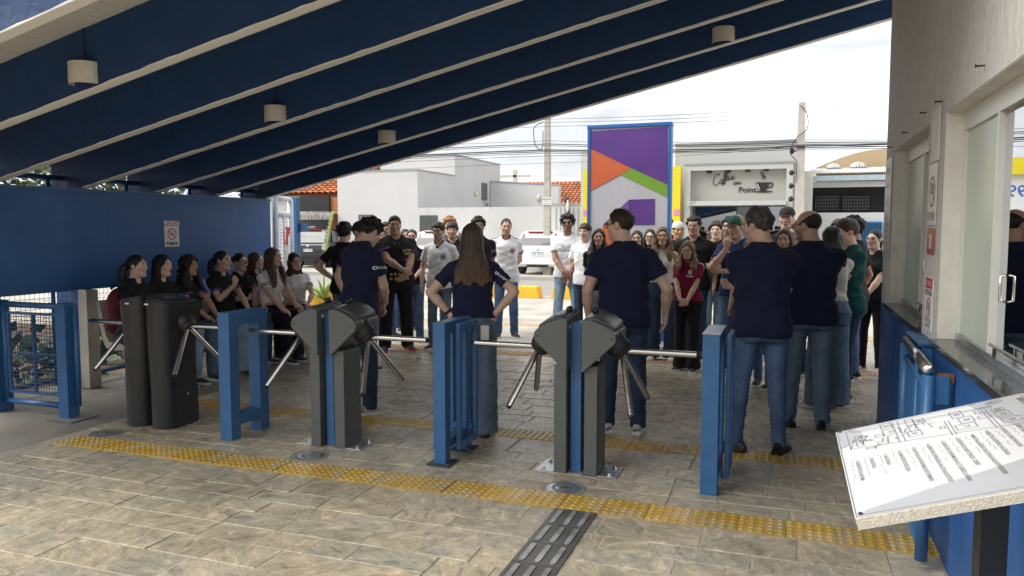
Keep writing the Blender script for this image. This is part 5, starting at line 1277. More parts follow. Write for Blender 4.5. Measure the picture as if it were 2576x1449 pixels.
# garden beyond the fence
LEAF = mat('garden_leaf', (.05, .10, .025), .5, var=.35, vscale=6, col2=(.11, .17, .04), c2scale=4, obj_rand=.3)
DIRT = mat('reddish_soil', (.17, .10, .06), .95, var=.25, vscale=2, bump=.5, bscale=10)
tag(MB().bx(-40, -7.05, -8, 17.0, -.155, -.01).build('garden_bed', DIRT), kind='structure')
def leafy(name, label, cat, c, n, rad, lw, ll, group=None, trunk=None, mt=LEAF, bushes=None):
    e = empty(name, (c[0], c[1], 0), label=label, cat=cat, group=group); o = MB(); r2 = random.Random(int(c[0] * 31 + c[1] * 17))
    for k in range(n):
        while True:
            d = Vector((r2.uniform(-1, 1), r2.uniform(-1, 1), r2.uniform(-1, 1)))
            if .25 < d.length < 1: break
        cl = Vector((math.sin(k * 12.9) * .25, math.sin(k * 7.3) * .25, 0)) if n > 300 else Vector()
        p = Vector((d.x * rad[0], d.y * rad[1], c[2] + d.z * rad[2])) + cl * rad[0]
        a = Vector((r2.uniform(-1, 1), r2.uniform(-1, 1), r2.uniform(-.6, .6))).normalized(); b = a.cross(Vector((r2.uniform(-1, 1), r2.uniform(-1, 1), r2.uniform(-1, 1)))).normalized()
        L_, w_ = ll * r2.uniform(.6, 1.3), lw * r2.uniform(.6, 1.3)
        o.add([p, p + a * L_ * .5 + b * w_, p + a * L_, p + a * L_ * .5 - b * w_], [(0, 1, 2, 3)])
    if trunk:
        t = MB(); t.tube([(0, 0, 0), (.05, .03, c[2] * .5), (0, .1, c[2])], [trunk, trunk * .8, trunk * .5], 8)
        for k in range(6): a = k * 1.1; t.tube([(0, .08, c[2] * .8), (math.cos(a) * rad[0] * .5, math.sin(a) * rad[1] * .5, c[2] + .2 * rad[2] * math.sin(k))], [trunk * .4, trunk * .12], 5)
        t.build('trunk', mat('bark', (.12, .09, .06), .9, var=.3, vscale=8, bump=.6, bscale=20), e, smooth=True)
    o.build('crown' if trunk else 'foliage', mt, e, fix=False); return e
leafy('garden_tree', 'leafy green tree in the garden beyond the panel, nearer the camera', 'tree', (-12.6, 8.2, 2.9), 3000, (1.8, 1.9, 1.5), .05, .16, 'garden trees', .09)
leafy('garden_tree', 'leafy green tree in the garden toward the street', 'tree', (-13.2, 12.4, 2.8), 3000, (1.8, 2.0, 1.5), .05, .16, 'garden trees', .09)
for k, (x, y, z, n, rx) in enumerate(((-7.35, 5.05, .35, 90, .3), (-7.5, 5.75, .30, 90, .35), (-7.2, 6.15, .22, 60, .18), (-7.6, 7.0, .35, 110, .4))):
    leafy('garden_plant', ('broad-leaved green plant behind the mesh gate', 'broad-leaved green plant at the foot of the blue column', 'trailing green plant under the near end of the bench', 'broad-leaved green plant behind the bench')[k], 'plant', (x, y, z), n, (rx, .35, z * .9), .05, .2, 'plants behind the mesh')
leafy('background_tree', 'dark green tree showing behind the cafe beside the pole', 'tree', (4.2, 37.0, 4.1), 500, (.7, .7, .8), .12, .3, None, .12)
# ------------------------------------------------------------------ people: smooth bodies grown from distance fields
f32 = np.float32
class Field:
    def __init__(s, lo, hi, h):
        s.h = h; s.lo = np.array(lo, f32)
        n = np.maximum(4, np.ceil((np.array(hi) - s.lo) / h).astype(int) + 1)
        s.ax = [(s.lo[i] + h * np.arange(n[i])).astype(f32) for i in range(3)]
        s.F = np.full(n, 1.0, f32)
    def put(s, fn, lo, hi, k=0.0, op='u'):
        m = k + 3 * s.h; sl = []
        for i in range(3):
            a = np.searchsorted(s.ax[i], lo[i] - m); b = np.searchsorted(s.ax[i], hi[i] + m)
            if b - a < 1: return s
            sl.append(slice(a, b))
        sl = tuple(sl); X = s.ax[0][sl[0]][:, None, None]; Y = s.ax[1][sl[1]][None, :, None]; Z = s.ax[2][sl[2]][None, None, :]
        d = fn(X, Y, Z); A = s.F[sl]
        if op == 'u':
            r = np.minimum(A, d)
            if k > 0: q = np.maximum(k - np.abs(A - d), 0) / k; r = r - q * q * (k * .25)
        else:                      # subtract / intersect
            if op == 's': d = -d
            r = np.maximum(A, d)
            if k > 0: q = np.maximum(k - np.abs(A - d), 0) / k; r = r + q * q * (k * .25)
        s.F[sl] = r; return s
    def cone(s, a, b, ra, rb, k=.02, op='u'):
        a, b = np.array(a, f32), np.array(b, f32); ba = b - a; L2 = float(ba @ ba) + 1e-9; R_ = max(ra, rb)
        def fn(X, Y, Z):
            px, py, pz = X - a[0], Y - a[1], Z - a[2]
            t = np.clip((px * ba[0] + py * ba[1] + pz * ba[2]) / L2, 0, 1)
            return np.sqrt((px - t * ba[0]) ** 2 + (py - t * ba[1]) ** 2 + (pz - t * ba[2]) ** 2) - (ra + (rb - ra) * t)
        return s.put(fn, np.minimum(a, b) - R_, np.maximum(a, b) + R_, k, op)
    def ell(s, c, r, k=.02, op='u', M=None):
        c = np.array(c, f32); r = np.array(r, f32); R_ = float(r.max()); rm = float(r.min())
        def fn(X, Y, Z):
            x, y, z = X - c[0], Y - c[1], Z - c[2]
            if M is not None: x, y, z = (M[0][0] * x + M[1][0] * y + M[2][0] * z, M[0][1] * x + M[1][1] * y + M[2][1] * z, M[0][2] * x + M[1][2] * y + M[2][2] * z)
            q = np.sqrt((x / r[0]) ** 2 + (y / r[1]) ** 2 + (z / r[2]) ** 2)
            return (q - 1) * rm if M is None and False else q * (q - 1) / np.maximum(np.sqrt((x / r[0] ** 2) ** 2 + (y / r[1] ** 2) ** 2 + (z / r[2] ** 2) ** 2), 1e-4)
        return s.put(fn, c - R_, c + R_, k, op)
    def torso(s, tab, lean, zref, grow=0.0, k=.03, p=2.3, z0=None, z1=None, wrinkle=0.0, seed=0.0):
        T = np.array(tab, f32); zs = T[:, 0]; za = zs[0] if z0 is None else z0; zb = zs[-1] if z1 is None else z1
        def fn(X, Y, Z):
            z = Z[0, 0]; a = (np.interp(z, zs, T[:, 1]) + grow).astype(f32)[None, None]; b = (np.interp(z, zs, T[:, 2]) + grow).astype(f32)[None, None]
            yc = (np.interp(z, zs, T[:, 3]) + lean * (z - zref)).astype(f32)[None, None]
            q = ((np.abs(X) / a) ** p + (np.abs(Y - yc) / b) ** p) ** (1 / p)
            d = (q - 1) * np.minimum(a, b)
            if wrinkle > 0:
                d = d + wrinkle * (np.sin(38 * X + 9 * np.sin(11 * Z + seed) + 17 * Y) * .5 + np.sin(23 * Z + 14 * X * np.sin(5 * Z + seed) + 3 * np.sin(15 * Y + seed)) * .7 + .5 * np.sin(61 * Z + 25 * X + seed)).astype(f32)
                zr = Z - (zref - .92); d = d + (.0055 * np.sin(62 * zr + 7 * np.sin(5 * X + seed) + 11 * Y + seed) * np.exp(-((zr - 1.02) / .09) ** 2) + .004 * np.sin(34 * X + 16 * zr * np.sign(X) + seed) * np.exp(-((zr - 1.2) / .10) ** 2)).astype(f32)
            e = np.maximum(Z - zb, za - Z) ; r = np.maximum(d, e); kk = .02
            qq = np.maximum(kk - np.abs(d - e), 0) / kk; return (r + qq * qq * kk * .25).astype(f32)
        mx = float(T[:, 1].max()) + grow; my = float(T[:, 2].max()) + grow + .12 + abs(lean) * .6
        return s.put(fn, (-mx, -my - .1, za), (mx, my + .1, zb), k)
    def cut(s, p, n, k=0.0, lo=None, hi=None):   # remove the half space on the +n side of p
        p, n = np.array(p, f32), np.array(n, f32); n = n / np.linalg.norm(n)
        def fn(X, Y, Z): return -((X - p[0]) * n[0] + (Y - p[1]) * n[1] + (Z - p[2]) * n[2]) + 0 * X
        lo = (-9, -9, -9) if lo is None else lo; hi = (9, 9, 9) if hi is None else hi
        return s.put(fn, lo, hi, k, 's')
    def mesh(s, smooth=1):
        F = s.F; h = s.h; S = F < 0
        n = F.shape
        C = np.zeros((n[0] - 1, n[1] - 1, n[2] - 1), np.int8)
        for i in (0, 1):
            for j in (0, 1):
                for k in (0, 1): C += S[i:n[0] - 1 + i, j:n[1] - 1 + j, k:n[2] - 1 + k]
        act = (C > 0) & (C < 8); I = np.argwhere(act)
        if len(I) == 0: return np.zeros((0, 3)), np.zeros((0, 4), int)
        idx = np.full(C.shape, -1, np.int32); idx[act] = np.arange(len(I))
        acc = np.zeros((len(I), 3), f32); cnt = np.zeros(len(I), f32)
        cv = {}
        for c in [(i, j, k) for i in (0, 1) for j in (0, 1) for k in (0, 1)]: cv[c] = F[I[:, 0] + c[0], I[:, 1] + c[1], I[:, 2] + c[2]]
        for c in cv:
            for a in range(3):
                if c[a] == 0:
                    d = list(c); d[a] = 1; d = tuple(d); A, B = cv[c], cv[d]; m = (A < 0) != (B < 0)
                    t = np.where(m, A / np.where(m, A - B, 1), 0); p = np.zeros((len(I), 3), f32); p[:] = c; p[:, a] = t
                    acc += p * m[:, None]; cnt += m
        V = (I + acc / cnt[:, None]) * h + s.lo
        Q = []
        for a in range(3):
            b, c = (a + 1) % 3, (a + 2) % 3
            sl0 = [slice(None)] * 3; sl1 = [slice(None)] * 3; sl0[a] = slice(0, -1); sl1[a] = slice(1, None)
            A, B = S[tuple(sl0)], S[tuple(sl1)]; X = A != B
            inn = [slice(1, -1)] * 3; inn[a] = slice(None); msk = np.zeros_like(X); msk[tuple(inn)] = X[tuple(inn)]
            E = np.argwhere(msk)
            if len(E) == 0: continue
            def cell(db, dc):
                q = E.copy(); q[:, b] -= db; q[:, c] -= dc; return idx[q[:, 0], q[:, 1], q[:, 2]]
            quad = np.stack([cell(1, 1), cell(0, 1), cell(0, 0), cell(1, 0)], 1)
            fl = ~A[E[:, 0], E[:, 1], E[:, 2]]; quad[fl] = quad[fl][:, ::-1]; Q.append(quad)
        Q = np.concatenate(Q); Q = Q[(Q >= 0).all(1)]
        for _ in range(smooth):
            sm = np.zeros_like(V); ct = np.zeros(len(V), f32)
            for i in range(4):
                j = (i + 1) % 4
                for u, w in ((i, j), (j, i)):
                    for ax_ in range(3): sm[:, ax_] += np.bincount(Q[:, u], V[Q[:, w], ax_], len(V)).astype(f32)
                    ct += np.bincount(Q[:, u], minlength=len(V)).astype(f32)
            V = V * .5 + .5 * sm / np.maximum(ct, 1)[:, None]
        return V, Q

def np_mesh(name, V, Q, mt, cols=None):
    me = bpy.data.meshes.new(name); nq = len(Q)
    me.vertices.add(len(V)); me.vertices.foreach_set('co', np.ascontiguousarray(V, f32).ravel())
    me.loops.add(nq * 4); me.loops.foreach_set('vertex_index', np.ascontiguousarray(Q, np.int32).ravel())
    me.polygons.add(nq); me.polygons.foreach_set('loop_start', np.arange(0, nq * 4, 4, dtype=np.int32)); me.polygons.foreach_set('loop_total', np.full(nq, 4, np.int32))
    me.update(calc_edges=True); me.polygons.foreach_set('use_smooth', np.ones(nq, bool))
    me.materials.append(mt)
    if cols is not None:
        at = me.color_attributes.new('Col', 'FLOAT_COLOR', 'POINT'); c = np.ones((len(V), 4), f32); c[:, :3] = cols; at.data.foreach_set('color', c.ravel())
    return me

SKIN = mat('skin', (.4, .24, .16), .48, attr=True, var=.06, vscale=25, bump=.08, bscale=220, sss=.12)
COTTON = mat('cotton_jersey', (.1, .1, .1), .9, attr=True, var=.08, vscale=9, bump=.75, bscale=9, sheen=.05, spec=.2, bdet=5)
DENIM = mat('denim', (.1, .1, .2), .85, attr=True, var=.30, vscale=7, bump=.8, bscale=14, spec=.2, bdet=8)
HAIR = mat('hair', (.02, .015, .01), .48, attr=True, var=.45, vscale=60, stretch=(1, 1, .08), bump=.9, bscale=110, spec=.45)
CURL = mat('curly_hair', (.02, .015, .01), .5, attr=True, var=.4, vscale=45, bump=1.0, bscale=60, spec=.4)
EYEW = mat('eye_white', (.40, .38, .36), .25); IRIS = mat('dark_iris', (.02, .012, .008), .12)
LIP = mat('lips', (.34, .13, .11), .45); LIPD = mat('pale_lips', (.32, .15, .12), .5)
SOLEW = mat('white_sole', (.70, .69, .66), .6, var=.06); SOLEB = mat('black_sole', (.02, .02, .02), .6)
SPECB = mat('dark_spectacle_frame', (.02, .018, .016), .25); SPECG = mat('thin_metal_spectacle_frame', (.45, .36, .28), .25, .8); LENS = glass_mat('spectacle_lens', tint=(.96, .97, .97), refl=.05, clear=.97); LENSD = glass_mat('sunglass_lens', tint=(.10, .10, .22), refl=.15, clear=.5)
SK = dict(l=(.68, .45, .345), m=(.59, .37, .27), t=(.47, .285, .19), d=(.32, .18, .12), p=(.72, .51, .42))
HC = dict(k=(.012, .010, .009), b=(.035, .020, .012), n=(.055, .034, .021), y=(.20, .12, .055), g=(.15, .085, .042), o=(.30, .13, .04), s=(.06, .055, .05))
NAVY = (.015, .019, .052); BLK = (.016, .016, .017); WHT = (.80, .80, .82); MAR = (.20, .012, .045)
JB = (.075, .13, .235); JD = (.030, .050, .092); JL = (.25, .35, .47); JG = (.12, .16, .20); JK = (.014, .015, .018); JM = (.115, .165, .23); JN = (.035, .065, .13)

def unit(v): v = np.array(v, float); return v / (np.linalg.norm(v) + 1e-9)
def ik(S, W, pole, u, f):
    S, W = np.array(S, float), np.array(W, float); d = W - S; L = np.linalg.norm(d); mx_ = (u + f) * .995
    if L > mx_: W = S + d / L * mx_; d = W - S; L = mx_
    dn = d / L; a = (u * u - f * f + L * L) / (2 * L); hh = math.sqrt(max(0, u * u - a * a)); p = np.array(pole, float); p = p - dn * (p @ dn)
    return S + dn * a + unit(p) * hh, W
ARMS = {  # wrist (x is outward), pole, hand direction, palm normal, finger curl
    'down': ((.255, .04, .905), (.6, -1, 0), (0.02, .12, -1), (-1, .1, 0), .35),
    'clasp': ((.04, .225, .935), (1, -.5, -.1), (-.75, .12, -.6), (0, -1, .0), .5),
    'clasp_hi': ((.05, .235, 1.02), (1, -.5, -.2), (-.8, .1, -.45), (0, -1, .0), .5),
    'behind': ((.04, -.18, .96), (1, -.2, 0), (-.8, -.05, -.5), (0, 1, 0), .5),
    'hips': ((.185, -.06, 1.03), (1, -.25, .1), (-.55, -.62, -.5), (-.3, .9, 0), .25),
    'hip_front': ((.20, .03, 1.02), (1, -.5, .15), (-.8, .1, -.5), (-.3, -.2, 0), .4),
    'cross': ((-.10, .205, 1.16), (.8, .35, -.9), (-1, -.02, .12), (0, -1, 0), .35),
    'pocket': ((.205, .04, .965), (.8, -1, .1), (-.2, .15, -1), (-1, 0, 0), .3),
    'chin': ((.05, .19, 1.395), (.5, .3, -1), (-.2, .12, .9), (0, -1, .2), .8),
    'chest': ((.06, .24, 1.24), (1, -.2, -.6), (-.7, .1, .5), (0, -1, 0), .7),
    'lap': ((.075, .36, 1.05), (.9, -.6, .1), (-.35, .8, -.35), (0, -.2, -1), .35),
    'knee': ((.11, .42, .98), (.9, -.6, .2), (-.2, .9, -.3), (0, -.2, -1), .4),
    'mouth': ((.06, .27, 1.36), (.5, .1, -1), (-.4, .1, .85), (0, -1, 0), .9),
}
MALE = [(.80, .150, .112, .0), (.92, .166, .120, -.005), (1.02, .156, .110, .0), (1.12, .150, .104, .005), (1.25, .166, .114, .0), (1.34, .174, .117, -.005), (1.40, .150, .098, -.015), (1.455, .095, .072, -.02), (1.52, .056, .056, -.015)]
FEM = [(.80, .150, .115, .0), (.91, .172, .125, -.01), (1.00, .158, .112, .0), (1.11, .124, .094, .01), (1.23, .140, .102, .005), (1.32, .148, .102, -.005), (1.385, .128, .085, -.015), (1.445, .08, .064, -.02), (1.51, .048, .050, -.015)]
def shoe_mesh(up, sole, style='sneaker'):
    key = ('shoe', up, sole, style)
    if key in MATS: return MATS[key]
    st = [(-.078, .026, .052), (-.06, .034, .085), (-.02, .038, .10), (.03, .041, .092), (.07, .044, .07), (.11, .047, .058), (.15, .044, .050), (.178, .034, .042), (.195, .016, .032)]
    if style == 'flat': st = [(y, w * .85, (.03 if y > -.03 else .045) + .01 * (y < 0)) for y, w, z in st]
    n = 10; m = MB(); vs = []
    for y, w, z in st:
        for k in range(n + 1):
            t = PI * k / n; c = math.cos(t); sn = math.sin(t); vs.append((w * (abs(c) ** .7) * (1 if c > 0 else -1), y, .02 + (z - .02) * sn ** .8))
    m.add(vs, [(i * (n + 1) + k, i * (n + 1) + k + 1, (i + 1) * (n + 1) + k + 1, (i + 1) * (n + 1) + k) for i in range(len(st) - 1) for k in range(n)] + [tuple(range(n + 1)), tuple(range((len(st) - 1) * (n + 1), len(st) * (n + 1)))[::-1]])
    a = m.mesh('shoe', mat('shoe_%02d' % len(MATS), up, .45 if style != 'sneaker' else .65, var=.12, vscale=14, bump=.2, bscale=60)); a.polygons.foreach_set('use_smooth', [True] * len(a.polygons))
    o = [(w * 1.06 + .001, y * 1.02) for y, w, z in st] + [(-w * 1.06 - .001, y * 1.02) for y, w, z in st[::-1]]
    sm = MB(); sm.prism(o, 'z', .0, .026 if style == 'sneaker' else .016); b = sm.mesh('sole', sole)
    lc = MB()
    for j in range(5): y = .025 + j * .018; zt = .088 - j * .0085; lc.tube([(-.022, y, zt - .008), (0, y + .004, zt + .003), (.022, y, zt - .008)], .0032, 4)
    c = lc.mesh('laces', SOLEW if sum(up) < 1.2 and style == 'sneaker' else SOLEB)
    MATS[key] = (a, b, c if style != 'flat' else None); return MATS[key]
EYE_ME = MB(); EYE_ME.ell((0, 0, 0), (.0150, .0115, .0068), 12, 8); EYE_ME.slot(1).ell((0, .0072, .0006), (.0064, .0055, .0060), 10, 6); EYE_ME = EYE_ME.mesh('eye', [EYEW, IRIS]); EYE_ME.polygons.foreach_set('use_smooth', [True] * len(EYE_ME.polygons))

def wob(x, y, z, f, s): return (np.sin(f * x + 1.7 * s + 1.3 * np.sin(.7 * f * z + s)) * np.sin(f * y * 1.1 + 2.3 * s + np.sin(.9 * f * x)) + np.sin(f * z * 1.05 + s + 1.1 * np.sin(.8 * f * y + s)) * .7)
def hair_field(style, h, seed, vol=0.0, L=.3, spread=.12, front=False):
    long_ = style in ('long', 'wavy', 'bob', 'curlylong')
    lo = (-.2, -.28, -(L + .2) if long_ or style in ('pony', 'bun') else -.16); hi = (.2, .19, .19)
    F = Field(lo, hi, h)
    line = {'short': ([-.13, -.075, -.045, -.028, .012, .03, .045, .07, .12], [-.085, -.08, -.055, .012, .02, -.005, .045, .072, .085]),
            'fringe': ([-.13, -.075, -.045, -.028, .012, .03, .05, .08, .14], [-.085, -.08, -.055, .012, .02, .0, .03, .040, .045])}
    ly, lz = line['fringe' if style == 'fringe' else 'short']
    amp, fr = {'curly': (.011, 95), 'afro': (.012, 100), 'curlylong': (.013, 90), 'wavy': (.006, 48), 'messy': (.007, 60), 'bald': (.0006, 70), 'pony': (.0014, 70), 'bun': (.0014, 70)}.get(style, (.0028, 70))
    gr = {'short': .006, 'buzz': .001, 'fringe': .010, 'curly': .020, 'messy': .016, 'afro': .03, 'pony': .005, 'bun': .005, 'bald': .0035, 'long': .007, 'bob': .009, 'wavy': .009, 'curlylong': .018}[style] + vol
    ra = np.array((.0785, .0985, .0865)) + gr
    def cap(X, Y, Z):
        x, y, z = X, Y + .013, Z - .034
        q = np.sqrt((x / ra[0]) ** 2 + (y / ra[1]) ** 2 + (z / ra[2]) ** 2)
        d = q * (q - 1) / np.maximum(np.sqrt((x / ra[0] ** 2) ** 2 + (y / ra[1] ** 2) ** 2 + (z / ra[2] ** 2) ** 2), 1e-4)
        d = d - (.010 * np.clip(z / .08, 0, 1) * np.clip((y + .02) / .08, 0, 1) if style in ('short', 'fringe', 'messy') else 0)
        d = d + amp * wob(X, Y, Z, fr, seed) + (.0008 if style in ('bald', 'pony', 'bun') else .0025) * np.sin(260 * np.arctan2(X, Y + .05) / 6.28 * 1.7 + 40 * Z)
        cutl = np.interp(Y[0, :, 0], ly, lz).astype(f32)[None, :, None] - Z
        if long_ or style in ('pony', 'bun'): cutl = np.interp(Y[0, :, 0], [-.13, -.03, .02, .05, .075, .12], [-.3, -.2, -.0, .045, .080, .098]).astype(f32)[None, :, None] - Z + .014 * np.exp(-(X / .02) ** 2)
        if long_ or style in ('pony', 'bun'): cutl = cutl - .055 * np.clip((np.abs(X) - .022) / .05, 0, 1) * (Y > .02) * (0.0 if style in ('pony', 'bun') else 1.0) - .012 * np.clip((np.abs(X) - .01) / .05, 0, 1)
        else: cutl = cutl - .014 * np.clip((np.abs(X) - .045) / .02, 0, 1) * (Y > .03)
        if style == 'bald': cutl = np.maximum(cutl, (Z - .042) * .8 + (Y - .0) * .5)
        cutl = cutl + amp * .6 * np.sin(fr * 1.3 * X + seed)
        r = np.maximum(d, cutl); k = .012 if style == 'bald' else .035 if style in ('short', 'buzz', 'messy', 'pony', 'bun', 'long', 'wavy', 'bob') else .022; cutl = cutl - k * .25; r = np.maximum(d, cutl); qq = np.maximum(k - np.abs(d - cutl), 0) / k; return (r + qq * qq * k * .25).astype(f32)
    F.put(cap, (-.16, -.2, -.14), (.16, .16, .17), 0)
    if long_:
        zs = np.array([-L - .02, -L, -L * .7, -.22, -.12, -.04, .03, .09]); A = np.array([spread * .75, spread, spread, .5 * spread + .055, .098, .093, .085, .06]) + gr * .5; B = np.array([.02, .028, .036, .05, .075, .088, .088, .06]) + gr * .4; YC = np.array([-.115, -.115, -.118, -.095, -.055, -.03, -.022, -.02])
        if L < .26: zs = np.array([-L - .03, -L, -.15, -.08, -.02, .03, .09]); A = np.array([.08, spread, .105, .10, .093, .085, .06]) + gr * .5; B = np.array([.03, .07, .085, .09, .09, .088, .06]) + gr * .3; YC = np.array([-.03, -.03, -.03, -.028, -.024, -.022, -.02])
        def cur(X, Y, Z):
            z = Z[0, 0]; a = np.interp(z, zs, A).astype(f32)[None, None]; b = np.interp(z, zs, B).astype(f32)[None, None]; yc = np.interp(z, zs, YC).astype(f32)[None, None]
            q = np.sqrt((X / a) ** 2 + ((Y - yc) / b) ** 2); d = (q - 1) * np.minimum(a, b)
            st_ = .0016 * np.sin(190 * X + 3 * np.sin(9 * Z + seed) + 40 * Y) + .0012 * np.sin(330 * X + 60 * Y + 4 * np.sin(7 * Z))
            d = d + st_ + amp * (wob(X, Y, Z, fr, seed) if style in ('wavy', 'curlylong') else 0)
            d = np.maximum(d, (Z - .062) * 1.0)
            d = np.maximum(d, -L - Z + .02 * np.sin(55 * X + seed) + .008 * np.sin(190 * X))
            op = Y - np.interp(z, [-.3, -.16, -.06, .05, .07, .1], [.0, .012, .020, .028, .09, .2]).astype(f32)[None, None]
            return np.maximum(d, op).astype(f32)
        F.put(cur, (-.19, -.26, -L - .05), (.19, .13, .1), .012)
        if front:
            for sx in (-1, 1):
                w_ = [(.074, .035, .02), (.084, .035, -.08), (.092, .055, -.16), (.096, .088, -.23), (.088, .105, -.25 - max(0, L - .3))]
                pts = [(sx * (p[0] + (.012 * math.sin(i * 2.2 + seed) if style == 'wavy' else 0)), p[1], p[2]) for i, p in enumerate(w_)]
                rr_ = [.014, .022, .027, .024, .010]
                for i in range(4): F.cone(pts[i], pts[i + 1], rr_[i], rr_[i + 1], .03)
                pt2 = [(p[0] + sx * .022, p[1] - .022, p[2] - .01) for p in pts[1:]]
                for i in range(3): F.cone(pt2[i], pt2[i + 1], (.022, .028, .026, .012)[i], (.022, .028, .026, .012)[i + 1], .03)
                pt3 = [(p[0] - sx * .02, p[1] + .004, p[2] + .03) for p in pts[2:]]
                for i in range(2): F.cone(pt3[i], pt3[i + 1], (.012, .014, .006)[i], (.012, .014, .006)[i + 1], .02)
    if style == 'pony':
        pts = [(0, -.10, .03), (.01, -.145, -.03), (.02, -.155, -.13), (.03, -.135, -L)]
        for i in range(3): F.cone(pts[i], pts[i + 1], (.03, .042, .04, .012)[i], (.03, .042, .04, .012)[i + 1], .012)
    if style == 'bun': F.ell((0, -.125, .03), (.045, .04, .045), .01)
    return F.mesh(1)

def person(label, x, y, face, h=1.75, sex='m', g=1.0, skin='m', shirt=BLK, pants=JB, fit='straight', hair='short', hc='k', hv=0.0, hL=.3, hs=.12, hfront=False,
           head=(0, 0, 0), arms=('down', 'down'), feet=None, lean=0.0, seat=None, shoes=((.03, .03, .03), SOLEW, 'sneaker'), specs=None, res=.0115, hem=None, sleeve=.62, trim=None,
           cuff=None, stripes=None, collar=None, beard=0.0, loose=1.0, turn=0.0, cap=None, group='students standing in the crowd', belly=0.0, hair_drop=0.0, armfix=None, vneck=False, brow=1.0, tilt=0.0, bust=1.0, extra=None):
    s = h / 1.75; fem = sex == 'f'; sd_ = (x * 3.7 + y * 5.1) % 6.28
    vd = Vector((x, y, 0)); vd.normalize(); rt = Vector((vd.y, -vd.x, 0)); fw_ = -vd * math.cos(R(face)) + rt * math.sin(R(face)); th = math.atan2(-fw_.x, fw_.y)
    root = empty('person', (x, y, -.004 if seat is None else 0), th, label, 'person', group)
    dz = 0.0 if seat is None else seat / s - .895 + .085
    zref = .92 + dz
    tab = [(z + dz, a * g, b * g * (1 + (belly * math.exp(-((z - 1.10) / .12) ** 2))), c + .04 * belly * math.exp(-((z - 1.10) / .12) ** 2)) for z, a, b, c in (FEM if fem else MALE)]
    shx, shz = (.153 if fem else .182) * (.5 + .5 * g), (1.374 if fem else 1.388) + dz
    def yl(z): return lean * (z - zref)
    rs_ = res / s
    # arms
    ua, fa = (.262, .232) if fem else (.285, .25); arm = []
    for i, sx in ((0, 1), (1, -1)):
        W, pole, hd, pn, curl = ARMS[arms[i]]
        W = np.array((sx * W[0], W[1] + .02 * (g - 1) * 6, W[2] + dz + (-.015 if fem else 0)), float)
        if arms[i] in ('cross',): W = W + np.array((0, .0, .022 * sx)); W[1] += (.02 if sx > 0 else 0)
        if arms[i] in ('clasp', 'clasp_hi'): W = W + np.array((0, .02 * (sx > 0), .025 * (sx > 0)))
        if abs(W[0]) > .15: W[0] *= (.35 + .65 * g) * (.93 if fem else 1)
        if W[1] > .15: W[1] += (g - 1) * .13
        if armfix and armfix[i]: W = W + np.array(armfix[i])
        if seat is None: W[1] += yl(W[2]) * .7
        S = np.array((sx * shx, -.012 + yl(shz), shz)); E, W = ik(S, W, (sx * pole[0], pole[1], pole[2]), ua, fa)
        d = unit((sx * hd[0], hd[1], hd[2])); n_ = np.array((sx * pn[0], pn[1], pn[2]), float); n_ = unit(n_ - d * (n_ @ d)); t = np.cross(d, n_)
        ref = np.array((0, .7, .7)) if arms[i] != 'hips' else np.array((sx * 1.0, .0, .5))
        if t @ ref < 0: t = -t
        arm.append((S, E, W, d, n_, t, curl))
    # head frame
    hy, hp, hr = head; zn = (1.495 if not fem else 1.485) + dz
    Rm = Matrix.Rotation(R(hy), 3, 'Z') @ Matrix.Rotation(R(-hp), 3, 'X') @ Matrix.Rotation(R(hr), 3, 'Y')
    nb = Vector((0, -.02 + yl(zn), zn)); hcen = nb + Rm @ Vector((0, .035, .135 if not fem else .132))
    Mh = np.array(Rm); HM = Rm.to_4x4(); HM.translation = hcen
    hsz = 1.0 if not fem else .965
    H = lambda p: tuple(hcen + Rm @ (Vector(p) * hsz))
    up = lambda r: tuple(q * hsz for q in r)
    # ---------------- body
    allp = [a[j] for a in arm for j in (0, 1, 2)] + [np.array(hcen)]
    mn = np.min(allp, 0) - .2; mx_ = np.max(allp, 0) + .2
    lo = (min(mn[0], -.24), min(mn[1], -.25), .78 + dz); hi = (max(mx_[0], .24), max(mx_[1], .25), hcen.z + .16)
    F = Field(lo, hi, rs_)
    F.torso(tab, lean, zref, -.006, .02, z0=.82 + dz)
    for S, E, W, d, n_, t, curl in arm:
        sx = 1 if S[0] > 0 else -1; q = (.86 if fem else 1.0) * (.4 + .6 * g)
        F.cone((sx * .045, -.02 + yl(shz), shz + .058), S, .040 * q, .048 * q, .04)
        F.cone(S, S + (E - S) * .55, .052 * q, .046 * q, .03); F.cone(S + (E - S) * .5, E, .046 * q, .039 * q, .02); F.cone(E, E + (W - E) * .35, .039 * q, .041 * q, .012); F.cone(E + (W - E) * .35, W, .041 * q, .026 * (.9 if fem else 1), .012)
        hk = .86 if fem else 1.0
        Mt = np.stack([d, t, n_], 1)
        F.ell(W + d * .052 * hk, (.052 * hk, .040 * hk, .019), .012, M=Mt); F.cone(W, W + d * .03, .025 * hk, .024 * hk, .012)
        for fi in range(4):
            b0 = W + d * (.085 - .004 * abs(fi - 1)) * hk + t * (1.5 - fi) * .0195 * hk; ln = (.072, .08, .075, .06)[fi] * hk
            c1 = curl * (.8 + .12 * fi); d1 = unit(d * math.cos(c1) + n_ * math.sin(c1)); d2 = unit(d * math.cos(c1 * 2.1) + n_ * math.sin(c1 * 2.1))
            m1 = b0 + d1 * ln * .52; F.cone(b0, m1, .0115 * hk, .0108 * hk, .006); F.cone(m1, m1 + d2 * ln * .5, .0108 * hk, .0095 * hk, .004)
        tb = W + d * .03 * hk + t * .03 * hk; td = unit(d * .75 + t * .6 + n_ * .25); F.cone(tb, tb + td * .035 * hk, .0145 * hk, .012 * hk, .012); F.cone(tb + td * .035 * hk, tb + unit(td + d * .5) * .066 * hk, .012 * hk, .009 * hk, .006)
    jaw = 1.0 if not fem else .93
